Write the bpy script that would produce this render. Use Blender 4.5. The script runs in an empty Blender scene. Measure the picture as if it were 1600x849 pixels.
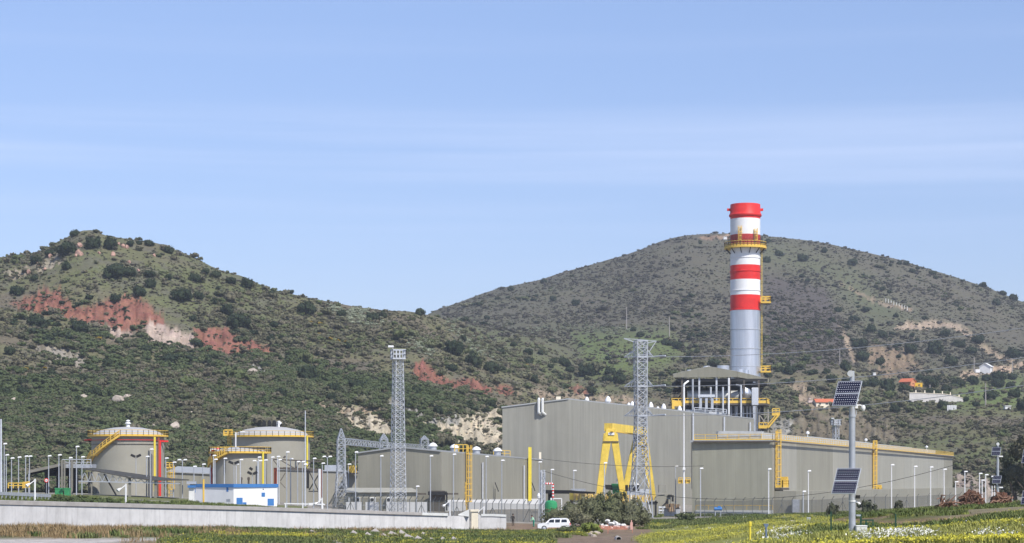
import bpy, bmesh, math, random
import numpy as np
from mathutils import Vector, Matrix
# ------------------------------------------------------------------ camera, sky, sun, exposure
SC = bpy.context.scene
C = SC.collection
F, CX, HY, CZ = 3200.0, 800.0, 752.0, 7.0          # focal length and horizon measured on the photo, eye 7 m up
cam_d = bpy.data.cameras.new("camera"); cam = bpy.data.objects.new("camera", cam_d); C.objects.link(cam)
cam_d.sensor_width = 36.0; cam_d.lens = 36.0 * F / 1600.0
cam_d.shift_y = (HY - 424.5) / 1600.0
cam_d.clip_start = 1.0; cam_d.clip_end = 20000.0
cam.location = (0, 0, CZ); cam.rotation_euler = (math.radians(90), 0, 0)
SC.camera = cam
SUN_EL, SUN_AZ = math.radians(48), math.radians(144)     # azimuth clockwise from +Y: behind the camera, to its right
SUN_STRENGTH, SKY_STRENGTH = 3.9, 0.11
W = bpy.data.worlds.new("World"); SC.world = W; W.use_nodes = True
def build_world():
    nt = W.node_tree; N = nt.nodes; L = nt.links
    N.clear()
    out = N.new("ShaderNodeOutputWorld"); bg = N.new("ShaderNodeBackground"); bg.inputs[1].default_value = SKY_STRENGTH
    sky = N.new("ShaderNodeTexSky"); sky.sky_type = 'NISHITA'; sky.sun_disc = False
    sky.sun_elevation = SUN_EL; sky.sun_rotation = SUN_AZ
    sky.altitude = 300.0; sky.air_density = 1.0; sky.dust_density = 0.25; sky.ozone_density = 3.0
    tc = N.new("ShaderNodeTexCoord"); sp = N.new("ShaderNodeSeparateXYZ"); L.new(tc.outputs["Generated"], sp.inputs[0])
    # faint cirrus: long thin streaks in the sky around ten degrees up
    mp = N.new("ShaderNodeMapping"); mp.inputs["Scale"].default_value = (1.2, 1.2, 34.0); mp.inputs["Rotation"].default_value = (0, 0.012, 0)
    L.new(tc.outputs["Generated"], mp.inputs[0])
    nz = N.new("ShaderNodeTexNoise"); nz.inputs["Scale"].default_value = 1.6; nz.inputs["Detail"].default_value = 7; nz.inputs["Roughness"].default_value = .55
    L.new(mp.outputs[0], nz.inputs["Vector"])
    def rng(src, a, b, c, d, smooth=True):
        m = N.new("ShaderNodeMapRange"); m.interpolation_type = 'SMOOTHSTEP' if smooth else 'LINEAR'
        m.inputs[1].default_value = a; m.inputs[2].default_value = b; m.inputs[3].default_value = c; m.inputs[4].default_value = d
        L.new(src, m.inputs[0]); return m.outputs[0]
    def mth(op, a, b):
        m = N.new("ShaderNodeMath"); m.operation = op
        for i, v in enumerate((a, b)):
            if isinstance(v, (int, float)): m.inputs[i].default_value = v
            else: L.new(v, m.inputs[i])
        return m.outputs[0]
    band = mth('MULTIPLY', rng(sp.outputs[2], .135, .152, 0, 1), rng(sp.outputs[2], .168, .182, 1, 0))
    thin = mth('MULTIPLY', rng(sp.outputs[2], .1545, .1568, 0, 1), rng(sp.outputs[2], .1572, .160, 1, 0))
    low = mth('MULTIPLY', rng(sp.outputs[2], .095, .125, 0, 1), rng(sp.outputs[2], .14, .16, 1, 0))
    streak = rng(nz.outputs[0], .36, .70, 0, 1)
    amt = mth('MULTIPLY', streak, mth('ADD', mth('MULTIPLY', band, .30), mth('MULTIPLY', low, .15)))
    amt = mth('ADD', amt, mth('MULTIPLY', thin, mth('MULTIPLY', rng(nz.outputs[0], .25, .6, .25, 1), .15)))
    amt = mth('ADD', amt, mth('MULTIPLY', rng(nz.outputs[0], .42, .75, 0, 1), .10))
    tint = N.new("ShaderNodeMix"); tint.data_type = 'RGBA'; tint.blend_type = 'MULTIPLY'; tint.inputs[0].default_value = 1.0
    grad = N.new("ShaderNodeMix"); grad.data_type = 'RGBA'; L.new(rng(sp.outputs[2], .02, .24, 0, 1, False), grad.inputs[0]); grad.inputs[6].default_value = (.66, .63, .77, 1); grad.inputs[7].default_value = (1.06, .97, 1.05, 1)
    L.new(sky.outputs[0], tint.inputs[6]); L.new(grad.outputs[2], tint.inputs[7])
    mix = N.new("ShaderNodeMix"); mix.data_type = 'RGBA'; L.new(amt, mix.inputs[0])
    L.new(tint.outputs[2], mix.inputs[6]); mix.inputs[7].default_value = (4.5, 5.3, 7.2, 1)
    L.new(mix.outputs[2], bg.inputs[0]); L.new(bg.outputs[0], out.inputs[0])
build_world()
sun_d = bpy.data.lights.new("sun", 'SUN'); sun = bpy.data.objects.new("sun", sun_d); C.objects.link(sun)
sun_d.energy = SUN_STRENGTH; sun_d.angle = math.radians(0.5); sun_d.color = (1.0, .955, .88)
SUNV = Vector((math.sin(SUN_AZ) * math.cos(SUN_EL), math.cos(SUN_AZ) * math.cos(SUN_EL), math.sin(SUN_EL)))
sun.rotation_euler = SUNV.to_track_quat('Z', 'Y').to_euler(); sun.location = (60, -60, 160)
SC.view_settings.view_transform = 'Standard'; SC.view_settings.look = 'None'
SC.view_settings.exposure = 0.5; SC.view_settings.gamma = 1.0; SC.view_settings.use_curve_mapping = False
SC.cycles.max_bounces = 5; SC.cycles.diffuse_bounces = 2; SC.cycles.glossy_bounces = 2; SC.cycles.transparent_max_bounces = 12
SC.cycles.volume_bounces = 0; SC.cycles.use_denoising = True; SC.cycles.denoiser = 'OPENIMAGEDENOISE'; SC.cycles.denoising_input_passes = 'RGB_ALBEDO_NORMAL'; SC.cycles.denoising_prefilter = 'ACCURATE'; SC.cycles.use_adaptive_sampling = True
SC.cycles.adaptive_threshold = 0.02
random.seed(7); RNG = np.random.default_rng(11)

# ------------------------------------------------------------------ helpers
def P(px, py, Y):                                   # the point at depth Y seen at photo pixel (px, py)
    return Vector(((px - CX) / F * Y, Y, CZ - (py - HY) / F * Y))
def X(px, Y): return (px - CX) / F * Y
def Z(py, Y): return CZ - (py - HY) / F * Y

class MB:
    """collects faces, builds one mesh object"""
    def __init__(s): s.v = []; s.f = []; s.m = []
    def add(s, vs, fs, mi=0):
        o = len(s.v); s.v.extend([tuple(v) for v in vs])
        for f in fs: s.f.append(tuple(i + o for i in f)); s.m.append(mi)
        return s
    def hexa(s, b, t, mi=0):                        # 4 bottom + 4 top corners, counter-clockwise from above
        return s.add(list(b) + list(t), [(3, 2, 1, 0), (4, 5, 6, 7), (0, 1, 5, 4), (1, 2, 6, 5), (2, 3, 7, 6), (3, 0, 4, 7)], mi)
    def box(s, c, d, rz=0.0, mi=0):                 # centre, full dimensions
        c = Vector(c); R = Matrix.Rotation(rz, 3, 'Z'); x, y, z = d[0] / 2, d[1] / 2, d[2] / 2
        q = [(-x, -y), (x, -y), (x, y), (-x, y)]
        return s.hexa([c + R @ Vector((a, b, -z)) for a, b in q], [c + R @ Vector((a, b, z)) for a, b in q], mi)
    def bar(s, a, b, w, h=None, mi=0, up=(0, 0, 1)):
        a, b = Vector(a), Vector(b); h = h or w
        d = (b - a)
        if d.length < 1e-6: return s
        d.normalize(); u = Vector(up)
        if abs(d.dot(u)) > .98: u = Vector((0, 1, 0))
        r = d.cross(u).normalized() * (w / 2); t = r.cross(d).normalized() * (h / 2)
        A = [a - r - t, a + r - t, a + r + t, a - r + t]; B = [v + (b - a) for v in A]
        return s.add(A + B, [(0, 1, 2, 3), (7, 6, 5, 4), (4, 5, 1, 0), (5, 6, 2, 1), (6, 7, 3, 2), (7, 4, 0, 3)], mi)
    def path(s, pts, w, h=None, mi=0):
        for a, b in zip(pts[:-1], pts[1:]): s.bar(a, b, w, h, mi)
        return s
    def tube(s, a, b, r0, r1=None, n=10, mi=0, caps=True):
        a, b = Vector(a), Vector(b); r1 = r0 if r1 is None else r1
        d = (b - a).normalized(); u = Vector((0, 0, 1)) if abs(d.z) < .95 else Vector((0, 1, 0))
        r = d.cross(u).normalized(); t = r.cross(d).normalized(); vs = []
        for c, rad in ((a, r0), (b, r1)):
            for i in range(n):
                q = 2 * math.pi * i / n; vs.append(c + r * (math.cos(q) * rad) + t * (math.sin(q) * rad))
        fs = [(i + n, (i + 1) % n + n, (i + 1) % n, i) for i in range(n)]
        if caps: fs += [tuple(range(n)), tuple(range(2 * n - 1, n - 1, -1))]
        return s.add(vs, fs, mi)
    def lathe(s, c, prof, n=48, mi=0, a0=0.0, a1=2 * math.pi):    # prof: (radius, z); closed ring unless an arc is given
        c = Vector(c); full = abs(a1 - a0 - 2 * math.pi) < 1e-6; m = n if full else n + 1
        vs = []
        for r, z in prof:
            for i in range(m):
                q = a0 + (a1 - a0) * i / n; vs.append((c.x + math.cos(q) * r, c.y + math.sin(q) * r, c.z + z))
        fs = []
        for j in range(len(prof) - 1):
            for i in range(n):
                k = (i + 1) % m; fs.append((j * m + i, j * m + k, (j + 1) * m + k, (j + 1) * m + i))
        return s.add(vs, fs, mi)
    def prism(s, poly, ext, mi=0):                  # 3D polygon swept along a vector
        poly = [Vector(p) for p in poly]; e = Vector(ext); n = len(poly)
        fs = [tuple(range(n)), tuple(range(2 * n - 1, n - 1, -1))]
        fs += [(i, i + n, (i + 1) % n + n, (i + 1) % n) for i in range(n)]
        return s.add(poly + [p + e for p in poly], fs, mi)
    def quad(s, a, b, c, d, mi=0): return s.add([a, b, c, d], [(0, 1, 2, 3)], mi)
    def build(s, name, mats, parent=None, smooth=False, bevel=0, loc=None):
        me = bpy.data.meshes.new(name)
        o = bpy.data.objects.new(name, me)
        org = Vector((0, 0, 0)) if (loc is None and parent is None) else (Vector(loc) if loc is not None else Vector(parent.get("_org", (0, 0, 0))))
        me.from_pydata([Vector(v) - org for v in s.v], [], s.f)
        for m in (mats if isinstance(mats, (list, tuple)) else [mats]): me.materials.append(m)
        if any(s.m): me.polygons.foreach_set("material_index", s.m)
        bm = bmesh.new(); bm.from_mesh(me); bmesh.ops.recalc_face_normals(bm, faces=bm.faces)
        if smooth:
            for f in bm.faces: f.smooth = True
            for e in bm.edges:
                if len(e.link_faces) == 2 and e.calc_face_angle(0) > .6: e.smooth = False
        bm.to_mesh(me); bm.free()
        C.objects.link(o)
        if parent is not None:
            o.parent = parent; o["_org"] = tuple(org)
            if loc is not None: o.location = org - Vector(parent.get("_org", (0, 0, 0)))
        elif loc is not None: o.location = org
        if bevel:
            b = o.modifiers.new("bevel", 'BEVEL'); b.width = bevel; b.segments = 2; b.limit_method = 'ANGLE'
        return o
def tag(o, label=None, cat=None, group=None, kind=None):
    if label: o["label"] = label
    if cat: o["category"] = cat
    if group: o["group"] = group
    if kind: o["kind"] = kind
    return o
def thing(name, loc, label, cat, group=None, rz=0.0):
    o = bpy.data.objects.new(name, None); C.objects.link(o); o.location = loc; o.rotation_euler = (0, 0, rz)
    o.empty_display_size = .5; o["_org"] = tuple(float(v) for v in loc)
    return tag(o, label, cat, group)
def dup(root, loc, label=None, rz=None, scale=None):
    r = root.copy(); C.objects.link(r); r.location = loc
    if rz is not None: r.rotation_euler = (0, 0, rz)
    if scale is not None: r.scale = (scale, scale, scale) if isinstance(scale, (int, float)) else scale
    if label: r["label"] = label
    for ch in list(root.children):
        c = ch.copy(); C.objects.link(c); c.parent = r
        for g in list(ch.children):
            d = g.copy(); C.objects.link(d); d.parent = c
    return r
ORD = "first second third fourth fifth sixth seventh eighth ninth tenth eleventh twelfth thirteenth fourteenth fifteenth sixteenth seventeenth eighteenth nineteenth twentieth".split()

# ------------------------------------------------------------------ materials
def new_mat(name):
    m = bpy.data.materials.new(name); m.use_nodes = True
    nt = m.node_tree; b = nt.nodes["Principled BSDF"]; return m, nt, b
def mat(name, col, rough=.6, metal=0.0, var=.12, scale=.6, spec=.35, stain=0.0, bump=0.0, stretch=(1, 1, 1)):
    """plain painted or bare surface with soft tonal variation; stain adds downward streaks of dirt"""
    m, nt, b = new_mat(name); N = nt.nodes; L = nt.links
    b.inputs["Roughness"].default_value = rough; b.inputs["Metallic"].default_value = metal
    b.inputs["Specular IOR Level"].default_value = spec
    tc = N.new("ShaderNodeTexCoord"); mp = N.new("ShaderNodeMapping"); mp.inputs["Scale"].default_value = stretch
    L.new(tc.outputs["Object"], mp.inputs[0])
    nz = N.new("ShaderNodeTexNoise"); nz.inputs["Scale"].default_value = scale; nz.inputs["Detail"].default_value = 6; nz.inputs["Roughness"].default_value = .65
    L.new(mp.outputs[0], nz.inputs["Vector"])
    r = N.new("ShaderNodeValToRGB"); L.new(nz.outputs[0], r.inputs[0])
    r.color_ramp.elements[0].position = .3; r.color_ramp.elements[1].position = .72
    r.color_ramp.elements[0].color = tuple(c * (1 - var) for c in col) + (1,)
    r.color_ramp.elements[1].color = tuple(min(1, c * (1 + var)) for c in col) + (1,)
    src = r.outputs[0]
    if stain > 0:
        m2 = N.new("ShaderNodeMapping"); m2.inputs["Scale"].default_value = (1.1, 1.1, .09); L.new(tc.outputs["Object"], m2.inputs[0])
        n2 = N.new("ShaderNodeTexNoise"); n2.inputs["Scale"].default_value = 1.3; n2.inputs["Detail"].default_value = 8; n2.inputs["Roughness"].default_value = .75
        L.new(m2.outputs[0], n2.inputs["Vector"])
        r2 = N.new("ShaderNodeMapRange"); r2.inputs[1].default_value = .5; r2.inputs[2].default_value = .78; r2.inputs[3].default_value = 0; r2.inputs[4].default_value = stain
        L.new(n2.outputs[0], r2.inputs[0])
        mx = N.new("ShaderNodeMix"); mx.data_type = 'RGBA'; L.new(r2.outputs[0], mx.inputs[0]); L.new(src, mx.inputs[6])
        mx.inputs[7].default_value = (col[0] * .3, col[1] * .29, col[2] * .27, 1); src = mx.outputs[2]
    L.new(src, b.inputs["Base Color"])
    if bump:
        bp = N.new("ShaderNodeBump"); bp.inputs["Strength"].default_value = bump; bp.inputs["Distance"].default_value = .2
        L.new(nz.outputs[0], bp.inputs["Height"]); L.new(bp.outputs[0], b.inputs["Normal"])
    return m
def cladding(name, col, pitch=1.1, depth=.35, var=.06, alt=None):
    """vertical sheet-metal cladding: fine ribs as bump along the wall, sheets of slightly different tone"""
    m, nt, b = new_mat(name); N = nt.nodes; L = nt.links
    b.inputs["Roughness"].default_value = .55; b.inputs["Specular IOR Level"].default_value = .3
    tc = N.new("ShaderNodeTexCoord"); sp = N.new("ShaderNodeSeparateXYZ"); L.new(tc.outputs["Object"], sp.inputs[0])
    ad = N.new("ShaderNodeVectorMath"); ad.operation = 'DOT_PRODUCT'; ad.inputs[1].default_value = (.9, .436, 0); L.new(tc.outputs["Object"], ad.inputs[0])
    dv = N.new("ShaderNodeMath"); dv.operation = 'DIVIDE'; dv.inputs[1].default_value = pitch; L.new(ad.outputs["Value"], dv.inputs[0])
    fl = N.new("ShaderNodeMath"); fl.operation = 'FLOOR'; L.new(dv.outputs[0], fl.inputs[0])
    wn = N.new("ShaderNodeTexWhiteNoise"); wn.noise_dimensions = '1D'; L.new(fl.outputs[0], wn.inputs["W"])
    fr = N.new("ShaderNodeMath"); fr.operation = 'FRACT'; L.new(dv.outputs[0], fr.inputs[0])
    jt = N.new("ShaderNodeMapRange"); jt.inputs[1].default_value = .0; jt.inputs[2].default_value = .12; jt.inputs[3].default_value = 1 - depth * .35; jt.inputs[4].default_value = 1; L.new(fr.outputs[0], jt.inputs[0])
    nz = N.new("ShaderNodeTexNoise"); nz.inputs["Scale"].default_value = .09; nz.inputs["Detail"].default_value = 6; nz.inputs["Roughness"].default_value = .7; L.new(tc.outputs["Object"], nz.inputs["Vector"])
    m2 = N.new("ShaderNodeMapping"); m2.inputs["Scale"].default_value = (.8, .8, .05); L.new(tc.outputs["Object"], m2.inputs[0])
    n2 = N.new("ShaderNodeTexNoise"); n2.inputs["Scale"].default_value = 1.0; n2.inputs["Detail"].default_value = 7; L.new(m2.outputs[0], n2.inputs["Vector"])
    def mr(src, lo, hi, a=0., bb=1.):
        q = N.new("ShaderNodeMapRange"); q.inputs[1].default_value = a; q.inputs[2].default_value = bb; q.inputs[3].default_value = lo; q.inputs[4].default_value = hi; L.new(src, q.inputs[0]); return q.outputs[0]
    def mul(a, c):
        q = N.new("ShaderNodeMath"); q.operation = 'MULTIPLY'; L.new(a, q.inputs[0]); L.new(c, q.inputs[1]); return q.outputs[0]
    k = mul(mul(mr(wn.outputs["Value"], 1 - var * .5, 1 + var * .5), jt.outputs[0]), mul(mr(nz.outputs[0], 1 - var * 1.4, 1 + var * 1.4, .3, .7), mr(n2.outputs[0], 1.07, .84, .32, .75)))
    cv = N.new("ShaderNodeVectorMath"); cv.operation = 'SCALE'; cv.inputs[0].default_value = col; L.new(k, cv.inputs["Scale"])
    L.new(cv.outputs[0], b.inputs["Base Color"])
    wv = N.new("ShaderNodeMath"); wv.operation = 'MULTIPLY'; wv.inputs[1].default_value = 6.2832 * 4; L.new(dv.outputs[0], wv.inputs[0])
    sn = N.new("ShaderNodeMath"); sn.operation = 'SINE'; L.new(wv.outputs[0], sn.inputs[0])
    bp = N.new("ShaderNodeBump"); bp.inputs["Strength"].default_value = .1; bp.inputs["Distance"].default_value = .03; L.new(sn.outputs[0], bp.inputs["Height"]); L.new(bp.outputs[0], b.inputs["Normal"])
    return m
def leaf_mat(name, cols, scale=.02, rand=.35, trans=.0):
    """foliage: colour drifts over the ground in patches and from plant to plant"""
    m, nt, b = new_mat(name); N = nt.nodes; L = nt.links
    b.inputs["Roughness"].default_value = .8; b.inputs["Specular IOR Level"].default_value = .12
    ge = N.new("ShaderNodeNewGeometry"); nz = N.new("ShaderNodeTexNoise"); nz.inputs["Scale"].default_value = scale; nz.inputs["Detail"].default_value = 4
    L.new(ge.outputs["Position"], nz.inputs["Vector"])
    oi = N.new("ShaderNodeObjectInfo")
    mx = N.new("ShaderNodeMath"); mx.operation = 'MULTIPLY_ADD'; mx.inputs[1].default_value = .62; L.new(oi.outputs["Random"], mx.inputs[0])
    sc = N.new("ShaderNodeMapRange"); sc.inputs[1].default_value = .3; sc.inputs[2].default_value = .7; sc.inputs[3].default_value = -.1; sc.inputs[4].default_value = .5; L.new(nz.outputs[0], sc.inputs[0])
    L.new(sc.outputs[0], mx.inputs[2])
    r = N.new("ShaderNodeValToRGB"); L.new(mx.outputs[0], r.inputs[0])
    while len(r.color_ramp.elements) < len(cols): r.color_ramp.elements.new(.5)
    for i, c in enumerate(cols):
        r.color_ramp.elements[i].position = i / max(1, len(cols) - 1); r.color_ramp.elements[i].color = tuple(c) + (1,)
    n3 = N.new("ShaderNodeTexNoise"); n3.inputs["Scale"].default_value = 1.7; n3.inputs["Detail"].default_value = 2; L.new(ge.outputs["Position"], n3.inputs["Vector"])
    q = N.new("ShaderNodeMapRange"); q.inputs[1].default_value = .3; q.inputs[2].default_value = .7; q.inputs[3].default_value = 1 - rand; q.inputs[4].default_value = 1 + rand; L.new(n3.outputs[0], q.inputs[0])
    cv = N.new("ShaderNodeVectorMath"); cv.operation = 'SCALE'; L.new(r.outputs[0], cv.inputs[0]); L.new(q.outputs[0], cv.inputs["Scale"])
    L.new(cv.outputs[0], b.inputs["Base Color"])
    return m
M = dict(
    clad=cladding("olive_grey_cladding", (.285, .272, .218), depth=.18, var=.05),
    clad_pale=cladding("pale_grey_cladding", (.36, .35, .30), depth=.18, var=.05),
    clad_big=cladding("grey_cladding", (.272, .264, .225), pitch=1.6, depth=.12, var=.05),
    clad_light=cladding("light_cladding", (.335, .323, .272), depth=.15, var=.05),
    clad_dark=cladding("dark_olive_cladding", (.215, .207, .16), depth=.18, var=.05),
    roof=mat("sheet_roof", (.36, .37, .37), .5, .1, .1, .3),
    steel=mat("galvanised_steel", (.42, .44, .47), .5, .35, .15, 2.0),
    steel_lt=mat("pale_galvanised_steel", (.55, .57, .60), .45, .3, .12, 2.0),
    stack_metal=mat("bare_stack_metal", (.64, .65, .67), .36, .8, .16, .6, stretch=(1.6, 1.6, .12)),
    white=mat("white_paint", (.74, .74, .735), .5, 0, .06, .5, stain=.08),
    offwhite=mat("off_white_paint", (.66, .66, .63), .6, 0, .1, .5, stain=.25),
    cream=mat("cream_paint", (.78, .70, .55), .7, 0, .08, .6, stain=.2),
    red=mat("signal_red_paint", (.66, .028, .024), .5, 0, .14, .35, .25, stain=.12),
    rust=mat("rust_red_pipe", (.36, .09, .04), .6, 0, .15, 1),
    yellow=mat("yellow_safety_paint", (.70, .455, .075), .5, 0, .12, 1.5),
    crane=mat("crane_yellow_paint", (.72, .52, .085), .5, 0, .2, .5, stain=.4),
    lemon=mat("bright_yellow_paint", (.74, .60, .06), .5, 0, .08, 1),
    rooftile=mat("weathered_dark_roof", (.055, .052, .044), .85, 0, .2, .8), oldroof=mat("weathered_grey_roof", (.20, .19, .16), .8, 0, .15, .6),
    dark=mat("dark_steel", (.025, .024, .024), .6, .2, .25, 1),
    brown=mat("brown_steel", (.10, .085, .07), .6, .1, .25, 1),
    black=mat("black_rubber", (.02, .02, .021), .7, 0, .2, 2),
    void=mat("shaded_interior", (.012, .012, .013), .95, 0, .2, 1),  # near black: the shade of covered places is put into the colour
    concrete=mat("weathered_concrete", (.62, .605, .59), .9, 0, .14, .5, .2, stain=.6, bump=.1),
    coping=mat("coping_concrete", (.40, .375, .35), .9, 0, .16, .9, .2),
    path=mat("pale_concrete_path", (.46, .43, .40), .9, 0, .15, .7, .2),
    slab=mat("broken_slab_concrete", (.34, .31, .29), .9, 0, .18, 1.2, .2),
    blue=mat("blue_paint", (.045, .17, .42), .5, 0, .1, 1),
    green=mat("green_paint", (.035, .23, .085), .5, 0, .12, .8),
    darkgreen=mat("dark_green_paint", (.015, .06, .035), .5, 0, .12, 1),
    glass=mat("dark_window_glass", (.02, .024, .03), .12, 0, .1, 1, .6),
    car=mat("white_car_paint", (.80, .80, .80), .22, 0, .02, 1, .5),
    terracotta=mat("terracotta_tiles", (.50, .14, .07), .8, 0, .2, 2),
    orange=mat("orange_render", (.58, .25, .13), .8, 0, .1, .5),
    rock=mat("pale_rock", (.40, .345, .29), .95, 0, .35, .35, .1, bump=.6),
    redrock=mat("pinkish_rock", (.40, .25, .20), .95, 0, .3, .5, .1, bump=.6),
    stump=mat("earthy_roots", (.115, .06, .04), .95, 0, .5, 2.2, .1, bump=.6),
    bark=mat("bark", (.12, .10, .08), .95, 0, .3, 3, .1),
    whiterock=mat("white_limestone", (.68, .66, .62), .9, 0, .12, 1.5, .2),
    orangenet=mat("orange_barrier_net", (.58, .22, .14), .8, 0, .2, 4),
    wire=mat("aluminium_wire", (.45, .46, .48), .5, .3, .05, 1),
    wire_dark=mat("dark_cable", (.05, .05, .05), .6, 0, .05, 1),
    wood=mat("pallet_wood", (.36, .25, .15), .9, 0, .25, 2),
    skin=mat("skin", (.40, .22, .15), .6, 0, .05, 5),
    darkcloth=mat("dark_work_clothes", (.06, .052, .045), .9, 0, .2, 8),
    greencloth=mat("green_overalls", (.02, .26, .17), .9, 0, .15, 8),
    palecloth=mat("pale_green_vest", (.45, .72, .50), .9, 0, .1, 8),
    hair=mat("dark_hair", (.02, .017, .015), .8, 0, .1, 8),
    cell=mat("solar_cells", (.012, .013, .032), .16, 0, .15, 3, .5),
    alu=mat("aluminium_frame", (.62, .64, .66), .4, .4, .06, 2),
    foil=mat("pale_insulation_jacket", (.60, .60, .58), .4, .3, .12, 1),
)
def net_mat():
    m, nt, b = new_mat("chain_link_netting"); N = nt.nodes; L = nt.links
    b.inputs["Base Color"].default_value = (.055, .062, .058, 1); b.inputs["Roughness"].default_value = .6; b.inputs["Metallic"].default_value = .3
    b.inputs["Alpha"].default_value = .40
    return m
M['net'] = net_mat()
# ------------------------------------------------------------------ terrain
def vnoise(x, y, seed=0):
    xi = np.floor(x).astype(np.int64); yi = np.floor(y).astype(np.int64); fx = x - xi; fy = y - yi
    fx = fx * fx * fx * (fx * (fx * 6 - 15) + 10); fy = fy * fy * fy * (fy * (fy * 6 - 15) + 10)
    def h(a, b):
        n = (a * 374761393 + b * 668265263 + seed * 974711) & 0xffffffff
        n = ((n ^ (n >> 13)) * 1274126177) & 0xffffffff
        return ((n ^ (n >> 16)) & 0xffff) / 65535.0
    return (h(xi, yi) * (1 - fx) + h(xi + 1, yi) * fx) * (1 - fy) + (h(xi, yi + 1) * (1 - fx) + h(xi + 1, yi + 1) * fx) * fy
def fbm(x, y, s, o=5, g=.5, seed=0):
    a = 1.0; t = 0; n = 0; x = x / s; y = y / s
    for i in range(o):
        t = t + a * vnoise(x + 31.7 * i, y + 17.3 * i, seed + i); n += a; a *= g; x = x * 2.03; y = y * 2.03
    return t / n                                     # 0..1
def sstep(a, b, v):
    t = np.clip((v - a) / (b - a), 0, 1); return t * t * (3 - 2 * t)
class RBF:
    def __init__(s, pts):
        p = np.array([(X(a, y), y, z) for a, z, y in pts], float); s.p = p[:, :2]
        n = len(p); K = np.hypot(*(s.p[:, None] - s.p[None]).transpose(2, 0, 1)); A = np.zeros((n + 1, n + 1)); A[:n, :n] = K; A[:n, n] = 1; A[n, :n] = 1
        s.w = np.linalg.solve(A, np.concatenate([p[:, 2], [0]]))
    def __call__(s, x, y):
        sh = np.shape(x); x = np.ravel(x); y = np.ravel(y); o = np.full(x.shape, s.w[-1])
        for (a, b), w in zip(s.p, s.w[:-1]): o += w * np.hypot(x - a, y - b)
        return o.reshape(sh)
z_ = lambda py, Y: Z(py, Y)
right_side = [(850, -.2, 275), (850, .18, 225), (860, -.25, 300), (967, -.4, 285), (967, -.15, 235), (967, .1, 180), (1080, .16, 300), (1080, .9, 230), (1080, 1.85, 165), (1080, 2.4, 120), (1200, 3.67, 110), (1200, 3.1, 150), (1200, 2.4, 200), (1200, 1.6, 270), (1200, 1.0, 340),
    (1330, 5.1, 50), (1330, 5.07, 76), (1330, 4.75, 105), (1330, 4.5, 130), (1330, 4.3, 165), (1330, 3.2, 220), (1330, 1.4, 300), (1450, 5.05, 62), (1450, 4.9, 85), (1450, 4.6, 120), (1450, 4.5, 160), (1450, 4.25, 200), (1450, 3.2, 270),
    (1600, 5.1, 60), (1600, 4.84, 115), (1600, 4.9, 160), (1600, 4.7, 215), (1600, 4.3, 260), (1600, 3.6, 320), (1850, 5.2, 60), (1850, 5.0, 200), (1850, 4.2, 320), (1100, 4.2, 70), (950, 1.6, 100), (900, 2.6, 55), (1200, 5.0, 55),
    (900, 0, 340), (1050, 0, 360), (1250, .3, 400), (1400, .2, 410), (1550, 1.2, 420), (1700, 2.4, 430), (900, 0, 400), (900, 0, 500), (1100, 0, 500), (1300, 0, 500), (1500, 0, 520), (1700, 1, 520), (900, 0, 570), (1200, 0, 570), (1500, 0, 590), (1850, 2, 560)]
zn = RBF([(-450, 3.0, 158), (-450, 2.4, 60), (0, 2.1, 198), (0, 2.16, 172), (0, 2.15, 160), (0, 1.9, 100), (0, 2.2, 50), (200, 1.57, 220), (200, 1.6, 190), (200, 1.6, 178), (400, 1.0, 243), (400, 1.09, 215), (400, 1.24, 190), (400, 1.5, 120), (600, .25, 270), (600, .50, 235), (600, .79, 205), (600, 1.0, 140),
    (735, -.25, 290), (735, 0, 255), (735, .33, 220), (735, .6, 160), (790, -.5, 300), (400, 2.2, 55)] + right_side)
zf = RBF([(-450, 5.4, 180), (-450, 5.4, 300), (-450, 5, 560), (0, 4.7, 206), (0, 4.7, 300), (0, 4.6, 420), (0, 4, 560), (200, 4.05, 228), (200, 4.0, 330), (200, 3.9, 450), (200, 3.5, 560), (400, 2.9, 250), (400, 2.9, 350), (400, 2.5, 450), (400, 2, 560), (560, 1.5, 275), (560, 1, 400), (560, .5, 560),
    (735, .3, 300), (735, 0, 400), (735, 0, 560), (790, -.3, 305)] + right_side)
def wall_Y(px): return np.interp(px, [-450, 0, 735, 790, 2000], [158, 200, 292, 300, 300])
# hill profiles: for each column the photo height of the ground at a set of depths
HK = np.array([600, 700, 850, 1050, 1300, 1600, 1950, 2400, 3200], float)
HT = {-900: [780, 700, 620, 540, 590, 600, 600, 620, 640], -450: [782, 670, 560, 475, 540, 570, 570, 600, 620], -150: [783, 660, 540, 430, 520, 560, 560, 600, 620]}
for a, b in [(0, 405), (30, 403), (50, 399), (75, 389), (95, 378), (112, 370), (125, 364), (138, 362), (150, 363), (165, 371), (185, 374), (215, 379), (240, 383), (262, 390), (300, 405), (340, 425), (380, 438), (420, 456), (470, 468), (520, 477), (560, 484), (600, 488), (650, 490)]:
    HT[a] = [786 + a * .004, 652 + a * .05, 520 + a * .13, b, b + 80, 560, 560, 600, 620]
HT[600][6] = 530; HT[650] = [788, 690, 606, 489, 530, 520, 507, 540, 610]
HT[690] = [789, 702, 616, 502, 503, 498, 488, 540, 600]
HT[725] = [789, 708, 628, 520, 510, 495, 474, 530, 600]
HT[770] = [790, 715, 640, 548, 520, 490, 459, 510, 590]
HT[850] = [791, 728, 655, 582, 528, 487, 440, 500, 580]
for a, b in [(900, 424), (950, 409), (1000, 392), (1040, 376), (1075, 369), (1120, 367), (1160, 368), (1200, 372), (1250, 377), (1300, 385)]:
    HT[a] = [790, 784, 700, 612, 545, 465 + (b - 370) * .4, b, b + 60, 560]
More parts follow.
